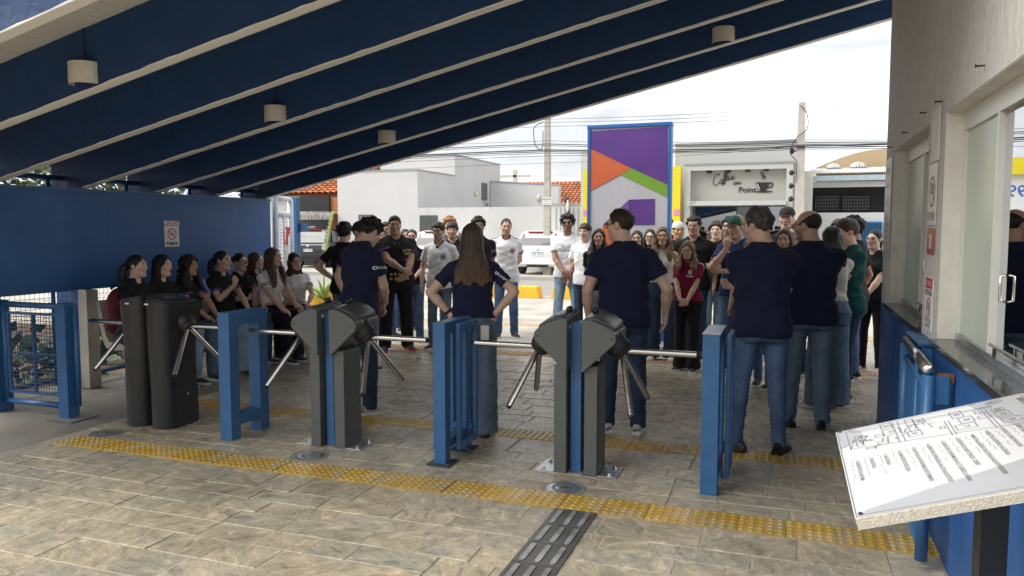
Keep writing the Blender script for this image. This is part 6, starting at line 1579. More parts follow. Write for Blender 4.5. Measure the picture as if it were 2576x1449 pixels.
    F.ell(H((0, -.014, .034)), up((.076, .096, .084)), .02, M=Mh); F.ell(H((0, .022, -.032)), up((.0555 * jaw * (.6 + .4 * g), .069, .083)), .03, M=Mh)
    F.cone(H((-.010, .068, -.099)), H((.010, .068, -.099)), .018, .018, .025); F.cone(H((-.036, .078, .028)), H((.036, .078, .028)), .016, .016, .02)
    for sx in (-1, 1):
        F.ell(H((sx * .041, .058, -.020)), (.027, .03, .024), .025, M=Mh); F.cone(H((sx * .040 * jaw, .02, -.070)), H((sx * .020, .06, -.095)), .023 * (.4 + .6 * g), .019, .03)
        F.ell(H((sx * .031, .100, .006)), (.017, .017, .012), .012, 's', M=Mh)
        F.ell(H((sx * .0765, -.008, -.004)), (.0105, .021, .032), .006, M=Mh)
    F.cone(H((0, .090, .016)), H((0, .110, -.022)), .009, .0125, .012); F.cone(H((-.012, .100, -.028)), H((.012, .100, -.028)), .009, .009, .010)
    F.ell(H((0, .089, -.058)), (.026, .014, .011), .010, M=Mh)
    nr = (.052 if not fem else .043) * (.3 + .7 * g)
    F.cone(H((0, -.022, -.055)), (0, -.02 + yl(zn - .03), zn - .03), nr, nr * 1.1, .03)
    V, Q = F.mesh(1)
    hl = (V - np.array(hcen)) @ Mh / hsz
    col = np.empty((len(V), 3), f32); base = np.array(SK[skin]); col[:] = base
    isface = (hl[:, 2] > -.14)
    def blend(mask, c): col[:] = col * (1 - mask[:, None]) + np.array(c) * mask[:, None]
    ck = np.exp(-(((np.abs(hl[:, 0]) - .042) / .02) ** 2 + ((hl[:, 2] + .022) / .02) ** 2)) * (hl[:, 1] > .03); blend(ck * .35, base * np.array((1.12, .86, .82)))
    nz_ = np.exp(-((hl[:, 0] / .016) ** 2 + ((hl[:, 2] + .026) / .015) ** 2)) * (hl[:, 1] > .07); blend(nz_ * .4, base * np.array((1.1, .85, .8)))
    if beard > 0:
        bm_ = np.clip((-.022 - hl[:, 2]) / .02, 0, 1) * np.clip((hl[:, 1] + .005) / .02, 0, 1) * (hl[:, 2] > -.125) * (1 - np.exp(-((hl[:, 0] / .02) ** 2 + ((hl[:, 2] + .058) / .008) ** 2))); blend(bm_ * beard, np.array(HC[hc]) * 1.5)
    me = np_mesh('body', V * s, Q, SKIN, col); link('body', me, root)
    tree = BVHTree.FromPolygons([tuple(p) for p in hl], [tuple(q) for q in Q[(hl[Q[:, 0], 2] > -.13)]])
    def fy(xx, zz, dflt):
        r_ = tree.ray_cast(Vector((xx, .25, zz)), Vector((0, -1, 0))); return r_[0].y if r_[0] else dflt
    HS = Matrix.Scale(s, 4) @ HM @ Matrix.Scale(hsz, 4)
    visible_face = True
    for sx in (-1, 1):
        o = bpy.data.objects.new('eye', EYE_ME); COL.objects.link(o); o.parent = root; o.matrix_local = HS @ Matrix.Translation((sx * .031, fy(sx * .031, .006, .08) - .0062, .006))
        bw = MB(); bw.tube([(sx * q, fy(sx * q, zz, .09) + .0005, zz) for q, zz in ((.013, .0235), (.022, .027), (.033, .0295), (.043, .028), (.051, .023))], [.0030 * brow, .0042 * brow, .0042 * brow, .0034 * brow, .0016], 6); bw.v = [tuple(HS @ Vector(p)) for p in bw.v]
        bw.build('eyebrow', mat('brow_' + hc, tuple(np.array(HC[hc]) * .8), .8), root, smooth=True, fix=False)
    mo = MB(); yy = fy(0, -.058, .1)
    mo.ell((0, yy - .0035, -.0545), (.022, .0075, .0042), 12, 6); mo.ell((0, yy - .004, -.0625), (.019, .0085, .0055), 12, 6); mo.v = [tuple(HS @ Vector((p[0], p[1] - 9 * p[0] ** 2, p[2]))) for p in mo.v]; mo.build('mouth', LIP if fem else LIPD, root, smooth=True, fix=False)
    # ---------------- hair
    if hair:
        V, Q = hair_field(hair, max(.0066, rs_ * .78), sd_, hv, hL, hs, hfront)
        if len(V):
            if hair in ('long', 'wavy', 'curlylong') :   # strands hang with gravity below the chin
                w_ = np.clip((-.06 - V[:, 2]) / .1, 0, 1)[:, None]; A_ = (V * hsz) @ Mh.T; yaw_only = np.array(Matrix.Rotation(R(hy * .45), 3, 'Z')); B_ = (V * hsz) @ yaw_only.T; P_ = A_ * (1 - w_) + B_ * w_
            else: P_ = (V * hsz) @ Mh.T
            P_ = P_ + np.array(hcen); c_ = np.empty((len(V), 3), f32); c_[:] = HC[hc]
            tip = np.clip((-.12 - V[:, 2]) / .25, 0, 1)[:, None]
            if hc in ('n', 'y', 'g', 'b'): c_ = c_ * (1 + tip * (1.0 if hc != 'b' else .5))
            link('hair', np_mesh('hair', P_ * s, Q, CURL if hair in ('curly', 'afro', 'curlylong') else HAIR, c_), root)
    # ---------------- shirt
    hem_ = (hem if hem is not None else (.845 if not fem else .90)) + dz; st = []
    top = 1.475 + dz
    chest = max(t_[1] for t_ in tab); cb_ = max(t_[2] for t_ in tab)
    for z, a, b, c in tab:
        zz = z - dz; a2 = a + .012 * loose; b2 = b + .012 * loose
        if zz < 1.30: f_ = (.93 if not fem else .80) * loose; a2 = max(a2, chest * f_ + .006); b2 = max(b2, cb_ * f_ + .004)
        st.append((z, a2, b2, c))
    F = Field((-.42, -.34, hem_ - .03), (.42, .40 + max(0, lean * .6), top + .08), rs_ * 1.12)
    F.torso(st, lean, zref, 0, .02, z0=hem_ - .05, wrinkle=.0042, seed=sd_)
    if fem:
        for sx in (-1, 1): F.ell((sx * .068 * g, .072 * g + yl(1.275 + dz), 1.272 + dz), (.062 * bust, .060 * bust, .064 * bust), .05)
    for S, E, W, d, n_, t, curl in arm:
        sx = 1 if S[0] > 0 else -1; q = (.88 if fem else 1.0) * (.4 + .6 * g); u_ = unit(E - S)
        F.cone((sx * .05, -.02 + yl(shz), shz + .056), S, .047 * q, .054 * q, .035)
        if sleeve > 0:
            en = S + (E - S) * min(sleeve, 1.0); rr_ = (.066 if not fem else .062) * q * (.6 + .4 * loose)
            def slv(X, Y, Z, S=S, en=en, u_=u_, rr_=rr_, q=q):
                ba = en - S; L2 = float(ba @ ba); px, py, pz = X - S[0], Y - S[1], Z - S[2]; t_ = np.clip((px * ba[0] + py * ba[1] + pz * ba[2]) / L2, 0, 1.3)
                dd = np.sqrt((px - t_ * ba[0]) ** 2 + (py - t_ * ba[1]) ** 2 + (pz - t_ * ba[2]) ** 2) - (.056 * q + (rr_ - .056 * q) * np.minimum(t_ * 1.2, 1)) + .0028 * np.sin(70 * t_ * .3 + 30 * px + 40 * pz + sd_)
                return np.maximum(dd, (X - en[0]) * u_[0] + (Y - en[1]) * u_[1] + (Z - en[2]) * u_[2]).astype(f32)
            F.put(slv, np.minimum(S, en) - .1, np.maximum(S, en) + .1, .03)
            if sleeve > 1.0: F.cone(E, W, .056 * q, .042 * q, .03)
    if sleeve <= 0:   # sleeveless: bare shoulder line
        for S, E, W, d, n_, t, curl in arm: sx = 1 if S[0] > 0 else -1; F.cut(S + np.array((-sx * .028, 0, 0)), (sx, 0, .25), .01, lo=(-.42, -.3, 1.24 + dz), hi=(.42, .3, 1.6 + dz))
    for sx in (-1, 1):
        F.ell((sx * .088 * (.4 + .6 * g) * .9, -.060 * g, .905 + dz), (.090 * g, .083 * g, .093), .05)
        if seat is None: F.cone((sx * .088 * (.4 + .6 * g), -.005, .885 + dz), (sx * .092 * g, .0, .72 + dz), (.104 if not fem else .108) * (.35 + .65 * g), .092, .05)
        else: F.cone((sx * .088 * (.4 + .6 * g), -.005, .885 + dz), (sx * .09 * g, .10, .893 + dz), (.104 if not fem else .108) * (.35 + .65 * g), .098, .05)
    F.torso([(z, a, b, c) for z, a, b, c in tab], lean, zref, .018, .03, z0=.815 + dz, z1=1.02 + dz)
    if seat is None: F.put(lambda X, Y, Z: (-(hem_ + .006 * np.sin(19 * X + sd_) + .005 * np.sin(27 * Y + 2 * sd_) - Z)) + 0 * X, (-9, -9, -9), (9, 9, 9), .004, 's')
    else: F.cut((0, 0, hem_ + .03), (0, .25, -1), .006)
    cutn = True
    ny = -.02 + yl(zn)
    F.cone((0, ny + .005, zn + .12), (0, ny + .012, zn - .005), nr + .028, nr + .014, .008, 's')
    F.cone((0, ny + .03, zn + .06), (0, ny + .055, zn - .015), nr + .012, nr - .006, .01, 's')
    if vneck: F.cone((0, ny + .05, zn + .0), (0, ny + .10, zn - .085), .05, .008, .01, 's')
    V, Q = F.mesh(1); SF = F
    def piece(name, colr, build, grow=.0028):
        K = Field(SF.lo, (0, 0, 0), SF.h); K.ax = SF.ax; K.F = np.full_like(SF.F, 1.0); build(K); K.F = np.maximum(SF.F - grow / 1.0, K.F)
        v_, q_ = K.mesh(0)
        if len(q_) > 3: pieces.append((name, v_, q_, colr))
    pieces = []
    c_ = np.empty((len(V), 3), f32); c_[:] = shirt
    def paint(mask, cc): c_[mask] = cc
    if collar is not None:
        def bc(K):
            w_ = .017
            K.cone((0, ny + .005, zn + .12), (0, ny + .012, zn - .005), nr + .028 + w_, nr + .014 + w_, .0); K.cone((0, ny + .03, zn + .06), (0, ny + .055, zn - .015), nr + .012 + w_, nr - .006 + w_, .01)
            if vneck: K.cone((0, ny + .05, zn + .0), (0, ny + .10, zn - .085), .05 + w_, .008 + w_, .01)
        piece('collar', collar, bc)
    if extra: extra(V, c_, paint, dict(shz=shz, zn=zn, dz=dz, arm=arm))
    shirt_o = link('shirt', np_mesh('shirt', V * s, Q, COTTON, c_), root)
    for nm, v_, q_, cl in pieces:
        k_ = np.empty((len(v_), 3), f32); k_[:] = cl; link(nm, np_mesh(nm, v_ * s, q_, COTTON, k_), shirt_o)
    stree = BVHTree.FromPolygons([tuple(p) for p in V * s], [tuple(q) for q in Q])
    def sleeve_band(name, a, b, colr):
        for S, E, W, d, n_, t, curl in arm:
            u_ = Vector(unit(E - S)); Ls = np.linalg.norm(E - S) * max(sleeve, .01); S_v = Vector(S); e1 = u_.orthogonal().normalized(); e2 = u_.cross(e1); grid = []
            for q in range(4):
                row = []
                for k in range(37):
                    th_ = 2 * PI * k / 36; rad = e1 * math.cos(th_) + e2 * math.sin(th_); c0 = (S_v + u_ * (Ls * (a + (b - a) * q / 3))); hit = stree.ray_cast((c0 + rad * .13) * s, -rad)
                    row.append(hit[0] + rad * .003 if hit[0] is not None and (hit[0] - c0 * s).length > .03 * s and (hit[0] - c0 * s).length < .122 * s else None)
                grid.append(row)
            m_ = MB()
            for q in range(3):
                for k in range(36):
                    P4 = (grid[q][k], grid[q][k + 1], grid[q + 1][k + 1], grid[q + 1][k])
                    if all(p is not None for p in P4) and (P4[0] - P4[1]).length < .05 and (P4[0] - P4[3]).length < .04: m_.quad(*P4)
            if m_.f: m_.build(name, mat('band_%.2f_%.2f_%.2f' % tuple(colr), tuple(colr), .9, var=.05), shirt_o, smooth=True, fix=False)
    if cuff is not None: sleeve_band('cuff', .86, .985, cuff)
    if stripes is not None:
        for a, b in ((.66, .74), (.82, .91)): sleeve_band('sleeve_stripe', a, b, stripes)
    if trim is not None:
        for S, E, W, d, n_, t, curl in arm:
            for yo in (-.02, .016):
                m_ = MB(); prev = None
                for k in range(25):
                    xx = (.085 + .004 + (abs(S[0]) + .035 - .085) * k / 24) * (1 if S[0] > 0 else -1); pr = []
                    for dy in (0, .012):
                        hit = stree.ray_cast(Vector((xx, S[1] + yo + dy, S[2] + .4)) * s, Vector((0, 0, -1))); pr.append(hit[0] + Vector((0, 0, .003)) if hit[0] is not None else None)
                    if prev and all(p is not None for p in pr + prev): m_.quad(prev[0], prev[1], pr[1], pr[0])
                    prev = pr
                if m_.f: m_.build('shoulder_stripe', mat('band_%.2f_%.2f_%.2f' % tuple(trim), tuple(trim), .9, var=.05), shirt_o, smooth=True, fix=False)
    # ---------------- trousers
    waist = .985 + dz if hem_ < .93 + dz else hem_ + .035
    F = Field((-.36, -.34, .02), (.36, .36 if seat is None else .75, waist + .03), rs_ * 1.38)
    F.torso([(z, a, b, c) for z, a, b, c in tab], lean, zref, .008, .03, z0=.815 + dz, z1=waist)
    pose_feet = feet or ((.11, .0, 12), (-.11, .0, -12)); kn = .065 * (.4 + .6 * g)
    ank = {'straight': .062, 'slim': .050, 'flare': .098, 'wide': .105, 'baggy': .082}[fit]; knr = {'straight': kn, 'slim': kn * .92, 'flare': kn * .98, 'wide': .092, 'baggy': .086}[fit]
    for sx, (fx, fyy, fr_) in zip((1, -1), pose_feet):
        hip = np.array((sx * .088 * (.4 + .6 * g), -.005, .885 + dz)); an = np.array((fx, fyy, .085 / s))
        if seat is None: kne = (hip + an) / 2 + np.array((sx * .005, .022, .01))
        else: kne = np.array((fx * .8 + sx * .03, .43, hip[2] + .02)); an = np.array((fx, fyy, .09 / s))
        F.cone(hip, kne, (.094 if not fem else .098) * (.35 + .65 * g), knr, .035); F.ell((hip[0] * .9, -.062 * g, .905 + dz), (.082 * g, .075 * g, .085), .04)
        def shin(X, Y, Z, kne=kne, an=an, sx=sx):
            ba = an - kne; L2 = float(ba @ ba); px, py, pz = X - kne[0], Y - kne[1], Z - kne[2]; t_ = np.clip((px * ba[0] + py * ba[1] + pz * ba[2]) / L2, 0, 1.15)
            r_ = knr + (ank - knr) * np.clip(t_, 0, 1) ** (1.0 if fit != 'flare' else 2.2) + .006 * np.exp(-((t_ - .25) / .2) ** 2)
            r_ = r_ + .0035 * np.sin(26 * t_ + 9 * np.sin(30 * px + sd_) + sd_ * sx) * (t_ > .35) + .003 * np.sin(70 * t_ + 20 * px + sd_) * np.clip((t_ - .7) * 4, 0, 1)
            return (np.sqrt((px - t_ * ba[0]) ** 2 + (py - t_ * ba[1]) ** 2 + (pz - t_ * ba[2]) ** 2) - r_).astype(f32)
        F.put(shin, np.minimum(kne, an) - .13, np.maximum(kne, an) + .13, .015 if fit not in ('wide', 'baggy', 'flare') else .03)
    F.cut((0, 0, .05 if fit in ('straight', 'slim') else .035), (0, 0, -1), .004)
    V, Q = F.mesh(1); c_ = np.empty((len(V), 3), f32); c_[:] = pants
    jeans = pants in (JB, JL, JG, JD, JM, JN)
    if jeans and seat is None:
        fade = np.exp(-((V[:, 2] - (.62 + dz * .5)) / .2) ** 2) * np.exp(-((np.abs(V[:, 0]) - .1) / .045) ** 2) * .45; c_ = c_ * (1 + fade[:, None]); c_[np.abs(np.abs(V[:, 0]) - .185 * g) < .004] *= .6
    link('trousers', np_mesh('trousers', V * s, Q, DENIM if jeans else COTTON, c_), root)
    tro_ = [o for o in root.children if o.name.startswith('trousers')][0]
    if jeans and seat is None and (abs(face) > 90):
        ttree = BVHTree.FromPolygons([tuple(p) for p in V * s], [tuple(q) for q in Q])
        def onb(px, pz, off=.003):
            hit = ttree.ray_cast(Vector((px, -.5, pz)) * s, Vector((0, 1, 0))); return hit[0] + Vector((0, -off, 0)) if hit[0] is not None else None
        stc = mat('denim_seam', tuple(np.array(pants) * .55), .9); hip_ = .088 * (.4 + .6 * g)
        for sx in (-1, 1):
            cx_ = sx * hip_ * .98; ol = [(-.062, .925), (.062, .925), (.062, .83), (.0, .80), (-.062, .83), (-.062, .925)]; pts = []
            for (a0, b0), (a1, b1) in zip(ol[:-1], ol[1:]):
                for k in range(6): pts.append(onb(cx_ + a0 + (a1 - a0) * k / 6, b0 + (b1 - b0) * k / 6))
            pts = [p for p in pts if p is not None]
            if len(pts) > 10: MB().tube(pts + pts[:1], .0026, 4).build('pocket_seam', stc, tro_, smooth=True, fix=False)
        pts = [p for p in (onb(0.0, .80 + .018 * k, .002) for k in range(9)) if p is not None]
        if len(pts) > 3: MB().tube(pts, .0026, 4).build('centre_seam', stc, tro_, smooth=True, fix=False)
    # ---------------- shoes
    sm_, so_, la_ = shoe_mesh(*shoes)
    for (fx, fyy, fr_) in pose_feet:
        o = bpy.data.objects.new('shoe', sm_); COL.objects.link(o); o.parent = root; k = s * (1.02 if not fem else .92)
        o.matrix_local = Matrix.Translation((fx * s, fyy * s, .0)) @ Matrix.Rotation(R(-fr_), 4, 'Z') @ Matrix.Scale(k, 4)
        b = bpy.data.objects.new('sole', so_); COL.objects.link(b); b.parent = o
        if la_: b = bpy.data.objects.new('laces', la_); COL.objects.link(b); b.parent = o
    # ---------------- spectacles
    if specs:
        fm, lm, rad = {'dark': (SPECB, LENS, .0028), 'thin': (SPECG, LENS, .0016), 'sun': (SPECB, LENSD, .0024), 'red': (mat('red_spectacle_frame', (.35, .06, .08), .3), LENS, .0022)}[specs]
        fr2 = MB(); ln = MB(); yy = fy(0, .012, .1) + .006
        for sx in (-1, 1):
            pts = [(sx * .034 + .0255 * (abs(math.cos(t)) ** .75) * math.copysign(1, math.cos(t)), yy - .012 * (abs(.0) + (.5 if math.cos(t) * sx > 0 else 0)), .004 + .020 * (abs(math.sin(t)) ** .75) * math.copysign(1, math.sin(t))) for t in [2 * PI * k / 20 for k in range(21)]]
            fr2.tube(pts, rad, 5); ln.add(pts[:-1], [tuple(range(20))]); fr2.tube([(sx * .058, yy - .008, .012), (sx * .076, yy - .03, .012), (sx * .079, -.005, .010), (sx * .079, -.025, -.002)], rad, 5)
        fr2.tube([(-.009, yy, .009), (0, yy + .002, .011), (.009, yy, .009)], rad, 5)
        for o_, nm, mm in ((fr2, 'spectacles', fm), (ln, 'lenses', lm)):
            o_.v = [tuple(HS @ Vector(p)) for p in o_.v]; ob = o_.build(nm, mm, root if nm == 'spectacles' else sp_, smooth=nm == 'spectacles', fix=False)
            if nm == 'spectacles': sp_ = ob
    if cap:
        cc, vc, back, logo = cap; cm = MB(); n = 20; sg_ = -1 if back else 1
        prof = [(.0, .142), (.03, .140), (.06, .128), (.085, .100), (.095, .07), (.097, .045)]
        vs = []
        for k in range(n):
            t = 2 * PI * k / n
            for r_, z in prof: vs.append((r_ * math.cos(t) * .93, -.012 + r_ * math.sin(t) * 1.13, z))
        m_ = len(prof)
        for k in range(n):
            cm.cur = 1 if (len(cc) > 1 and math.sin(2 * PI * (k + .5) / n) > .2) else 0
            cm.add([vs[k * m_ + j] for j in range(m_)] + [vs[((k + 1) % n) * m_ + j] for j in range(m_)], [(j, j + 1, m_ + j + 1, m_ + j) for j in range(m_ - 1)])
        cm.v = [tuple(HS @ Vector(p)) for p in cm.v]; co = cm.build('cap', [mat('cap_%d' % (len(MATS)), c, .85, var=.06, bump=.2, bscale=90) for c in cc], root, smooth=True)
        vz = MB(); pts = []
        for k in range(13):
            t = R(25) + R(130) * k / 12; pts.append(((.088) * math.cos(t), sg_ * (.095 * math.sin(t)) - .01, .052)); 
        outr = [(p[0] * 1.02, p[1] + sg_ * .07 * math.sin(PI * k / 12) ** .6, .052 - .018 * math.sin(PI * k / 12)) for k, p in enumerate(pts)]
        vz.add(pts + outr + [(p[0], p[1], p[2] - .004) for p in pts] + [(p[0], p[1], p[2] - .004) for p in outr], [(k, k + 1, 14 + k, 13 + k) for k in range(12)] + [(26 + k, 39 + k, 40 + k, 27 + k) for k in range(12)] + [(13 + k, 14 + k, 40 + k, 39 + k) for k in range(12)])
        vz.v = [tuple(HS @ Vector(p)) for p in vz.v]; vz.build('visor', mat('visor_%d' % len(MATS), vc, .8, var=.05), co, smooth=True)
        if logo: lg = MB(); lg.bx(-.016, .016, .098, .1005, .075, .085); lg.v = [tuple(HS @ Vector(p)) for p in lg.v]; lg.build('cap_badge', REDPL, co)
    info = dict(root=root, s=s, tree=stree, HS=HS, arm=arm, dz=dz, shz=shz, shirt=shirt_o, hc=hcen)
    return info

def stick(info, me, mt, cx, cz, direction, name='print', rot=0.0):
    """lay a flat mesh (x right, y up) onto the shirt; direction: 'front' / 'back' / 'right' / 'left' as the wearer's side"""
    ax = {'front': (Vector((-1, 0, 0)), Vector((0, 1, 0))), 'back': (Vector((1, 0, 0)), Vector((0, -1, 0))), 'right': (Vector((0, 1, 0)), Vector((1, 0, 0))), 'left': (Vector((0, -1, 0)), Vector((-1, 0, 0)))}[direction]
    xa, out = ax; s = info['s']; me.transform(Matrix.Rotation(rot, 4, 'Z'))
    bm = bmesh.new(); bm.from_mesh(me)
    bmesh.ops.triangulate(bm, faces=bm.faces)
    for _ in range(2):
        le = [e for e in bm.edges if e.calc_length() > .03]
        if le: bmesh.ops.subdivide_edges(bm, edges=le, cuts=1)
    bm.to_mesh(me); bm.free(); ok = True; last = None
    base = Vector((cx * s, 0, cz * s)) if direction in ('front', 'back') else Vector((0, cx * s, cz * s))
    for v in me.vertices:
        p = base + xa * v.co.x + Vector((0, 0, v.co.y)); hit = info['tree'].ray_cast(p + out * 1.0, -out)
        if hit[0] is not None: last = hit[0] + out * .004; v.co = last
        elif last is not None: v.co = Vector((p.x if out.x == 0 else last.x, p.y if out.y == 0 else last.y, p.z))
        else: v.co = p + out * .2
    me.materials.clear(); me.materials.append(mt); me.name = name
    o = link(name, me, info['shirt']); return o
def stick_text(info, txt, size, mt, cx, cz, direction, **k):
    rot = k.pop('rot', 0.0); return stick(info, text_mesh(txt, size, **k), mt, cx, cz, direction, 'lettering', rot)
def disc_mesh(r, r0=0.0, n=20):
    m = MB()
    for k in range(n):
        a, b = 2 * PI * k / n, 2 * PI * (k + 1) / n; m.add([(r0 * math.cos(a), r0 * math.sin(a), 0), (r * math.cos(a), r * math.sin(a), 0), (r * math.cos(b), r * math.sin(b), 0), (r0 * math.cos(b), r0 * math.sin(b), 0)], [(0, 1, 2, 3)])
    return m.mesh('emblem', WHITEPL)
def place(u, vtop, D):
    p = at_d(u, vtop, D); return p.x, p.y, p.z
# ------------------------------------------------------------------ the people
GOLD = mat('gold_print', (.55, .42, .14), .6); MAG = mat('magenta_print', (.50, .06, .38), .6); PRW = mat('white_print', (.72, .72, .72), .7); PRM = mat('maroon_print', (.25, .02, .06), .7); PRN = mat('navy_print', (.02, .025, .08), .7)
PURPLE = (.16, .05, .30); TSH = dict(cuff=(.17, .05, .33))
BSN = ((.03, .03, .032), SOLEW, 'sneaker'); WSN = ((.62, .61, .58), SOLEW, 'sneaker'); BGS = ((.42, .38, .32), SOLEW, 'sneaker'); BLS = ((.025, .022, .02), SOLEB, 'shoe'); PKS = ((.55, .30, .27), SOLEW, 'sneaker'); FLT = ((.12, .10, .10), SOLEB, 'flat'); BRS = ((.12, .05, .03), SOLEB, 'shoe')
STAFF = 'staff in navy shirts seen from behind'; SEATED = 'young women seated on the benches'
FG = .0084
def pp_(label, u, v, D, face, dx=0.0, **k):
    x, y, z = place(u, v, D); hh = k.pop('h', z - .008); return person(label, x, y, face, h=hh, **k)

# --- staff in the foreground
f1 = pp_('man in navy shirt with curly black hair looking down, hands clasped', 899, 560, 6.6, 128, h=1.74, skin='l', shirt=NAVY, pants=JD, hair='curly', hc='k', hv=-.004, head=(0, 38, 0), arms=('clasp', 'clasp'), shoes=BGS, res=FG, group=STAFF, g=1.06, feet=((.11, .02, 10), (-.10, -.03, -12)), lean=.09)
f2 = pp_('woman in navy shirt with long brown hair, hands on hips', 1188, 553, 5.85, 180, sex='f', skin='l', shirt=NAVY, pants=JM, fit='wide', hair='long', hc='n', hL=.38, hs=.15, arms=('hips', 'hips'), shoes=((.22, .20, .19), SOLEB, 'flat'), res=FG, group=STAFF, g=1.10, hem=.985, feet=((.10, .0, 20), (-.10, .0, -10)))
f3 = pp_('man in navy shirt and dark glasses facing away, head turned left', 1572, 523, 5.95, 184, skin='l', shirt=NAVY, pants=JD, hair='short', hc='b', head=(58, 2, 0), arms=('down', 'down'), shoes=WSN, res=FG, group=STAFF, g=1.08, specs='dark', armfix=((.06, .03, .03), (.0, .0, 0)), feet=((.12, .0, 14), (-.12, .03, -10)), loose=1.1)
f4 = pp_('man in navy shirt with greying hair, arms crossed, seen from behind', 1922, 518, 5.42, 192, skin='l', shirt=NAVY, pants=JB, fit='slim', hair='messy', hc='s', hv=-.004, head=(38, 6, 0), arms=('cross', 'cross'), shoes=BLS, res=FG, group=STAFF, g=1.08, feet=((.14, -.02, 30), (-.16, .0, -55)), loose=1.05)
f5 = pp_('balding man in navy shirt and glasses beside the gatehouse', 2044, 525, 6.1, 190, skin='m', shirt=NAVY, pants=JM, hair='bald', hc='k', head=(50, 3, 0), arms=('cross', 'cross'), shoes=BLS, res=FG, group=STAFF, g=1.16, belly=.12, specs='dark', beard=.5, feet=((.12, .0, 14), (-.13, .05, -20)))
S, E = f2['arm'][0][:2]; mid = S + (E - S) * .36; stick_text(f2, 'FUNEPE', .026, PRW, mid[0] + .012, mid[2], 'back', bold=.0006, rot=-.65); stick(f2, disc_mesh(.012, .006), PRW, mid[0] - .034, mid[2] + .034, 'back', 'emblem')
for inf, side in ((f1, 'right'), (f3, 'left'), (f4, 'left')):
    S, E = [a for a in inf['arm'] if (a[0][0] > 0) == (side == 'right')][0][:2]; mid = S + (E - S) * .40
    stick_text(inf, 'FUNEPE', .030, PRW, mid[1] + .008, mid[2], side, bold=.0008); stick(inf, disc_mesh(.016, .008), PRW, mid[1] + (-.062 if side == 'right' else .062), mid[2], side, 'emblem')
# print on the crossed-arm man's side
for yy, zz, cc in ((.07, 1.02, ORA), (.07, .95, GRE)):
    m = MB(); m.quad((-.05, -.05, 0), (.05, -.02, 0), (.04, .05, 0), (-.03, .04, 0)); stick(f4, m.mesh('print', cc), cc, yy, zz, 'left')

# --- seated on the benches
def sit(label, u, v, X, face, **k):
    p = at_x(u, v, X); return person(label, X, p.y, face, seat=k.pop('seat', .462), group=SEATED, res=k.pop('res', .0096), **{**dict(sex='f', feet=((.08, .43, 5), (-.08, .40, -5)), arms=('lap', 'lap'), shoes=BSN), **k})
s1 = sit('seated woman with dark ponytail and wine-red backpack', 338, 663, -6.12, 45, h=1.66, skin='p', hair='pony', hc='k', hL=.2, head=(18, 0, 0), pants=JN, lean=.02, g=1.05)
s2 = sit('seated woman with straight black bob looking right', 404, 662, -6.12, 40, h=1.64, skin='p', hair='bob', hc='k', hL=.2, hs=.105, head=(14, 2, 0), pants=JL)
s3 = sit('seated woman with long black curls and black shirt', 472, 658, -6.10, 42, h=1.60, skin='t', hair='curlylong', hc='k', hL=.33, hs=.13, hfront=True, head=(10, 0, 0), pants=JM, **TSH)
s4 = sit('seated woman in black shirt raising a hand to her chin, pale wide jeans', 556, 643, -6.06, 42, h=1.68, skin='m', hair='pony', hc='k', hL=.22, head=(16, 0, 0), pants=JL, fit='wide', arms=('mouth', 'lap'), shoes=FLT, feet=((.09, .46, 5), (-.06, .44, -5)), **TSH)
s5 = sit('seated woman with dark glasses holding a pink bottle', 602, 650, -6.22, 38, h=1.60, skin='p', hair='bun', hc='k', head=(5, 2, 0), specs='dark', pants=JG, arms=('chest', 'lap'), armfix=((0, 0, -.08), None))
s6 = sit('seated woman with brown hair half hidden behind her neighbour', 640, 640, -6.25, 50, h=1.60, skin='l', hair='long', hc='n', hL=.3, head=(20, 0, 0), pants=JK)
s7 = sit('seated woman with long brown hair and white shirt with striped sleeves, nearer the panel end', 668, 622, -5.98, 42, h=1.72, skin='m', hair='long', hc='n', hL=.42, hs=.11, hfront=True, head=(16, -2, 0), shirt=WHT, stripes=(.03, .01, .03), pants=(.012, .013, .025), arms=('knee', 'knee'), lean=.20, hem=1.0, shoes=BSN)
s8 = sit('seated woman in glasses with wavy hair and white maroon-collared shirt', 737, 640, -5.90, 18, h=1.60, skin='l', hair='wavy', hc='b', hL=.21, hs=.12, head=(6, 8, 8), specs='thin', shirt=WHT, stripes=(.06, .01, .03), collar=MAR, trim=MAR, pants=JK, arms=('lap', 'lap'), lean=.16, hem=.98)
stick(s4, disc_mesh(.03, .022), PRW, s4['arm'][0][0][1] + .05, s4['arm'][0][0][2] - .10, 'right', 'emblem')
for inf in (s3, s4, s5): stick_text(inf, 'INTER\nCEFI', .024, GOLD, -.07, 1.27 + inf['dz'], 'front', bold=.0006); stick_text(inf, 'SÃO', .026, MAG, -.07, 1.205 + inf['dz'], 'front', bold=.0006)
# things they hold
def hand_pt(inf, i, off=(0, 0, 0)):
    S, E, W, d = inf['arm'][i][:4]; p = Vector((W + d * .06)) + Vector(off); q = inf['root'].location + Matrix.Rotation(inf['root'].rotation_euler.z, 3, 'Z') @ (p * inf['s']); return q
bk = hand_pt(s5, 0, (-.02, .03, .0)); be = empty('water_bottle', (bk.x, bk.y, bk.z - .12), label='pink water bottle held by the seated woman in glasses', cat='bottle')
MB().lathe([(0, 0), (.034, 0), (.036, .01), (.036, .15), (.028, .18), (.022, .19)], n=20).build('flask', mat('pink_bottle', (.55, .33, .33), .35, .2), be, smooth=True, auto=40)
MB().lathe([(.024, .19), (.024, .225), (0, .228)], n=16).build('lid', mat('pink_lid', (.50, .30, .30), .5), be, smooth=True, auto=40)
MB().tube([(-.02, 0, .22), (-.02, 0, .25), (0, 0, .262), (.02, 0, .25), (.02, 0, .22)], .006, 6).build('carry_loop', mat('pink_lid', (.50, .30, .30), .5), be, smooth=True)
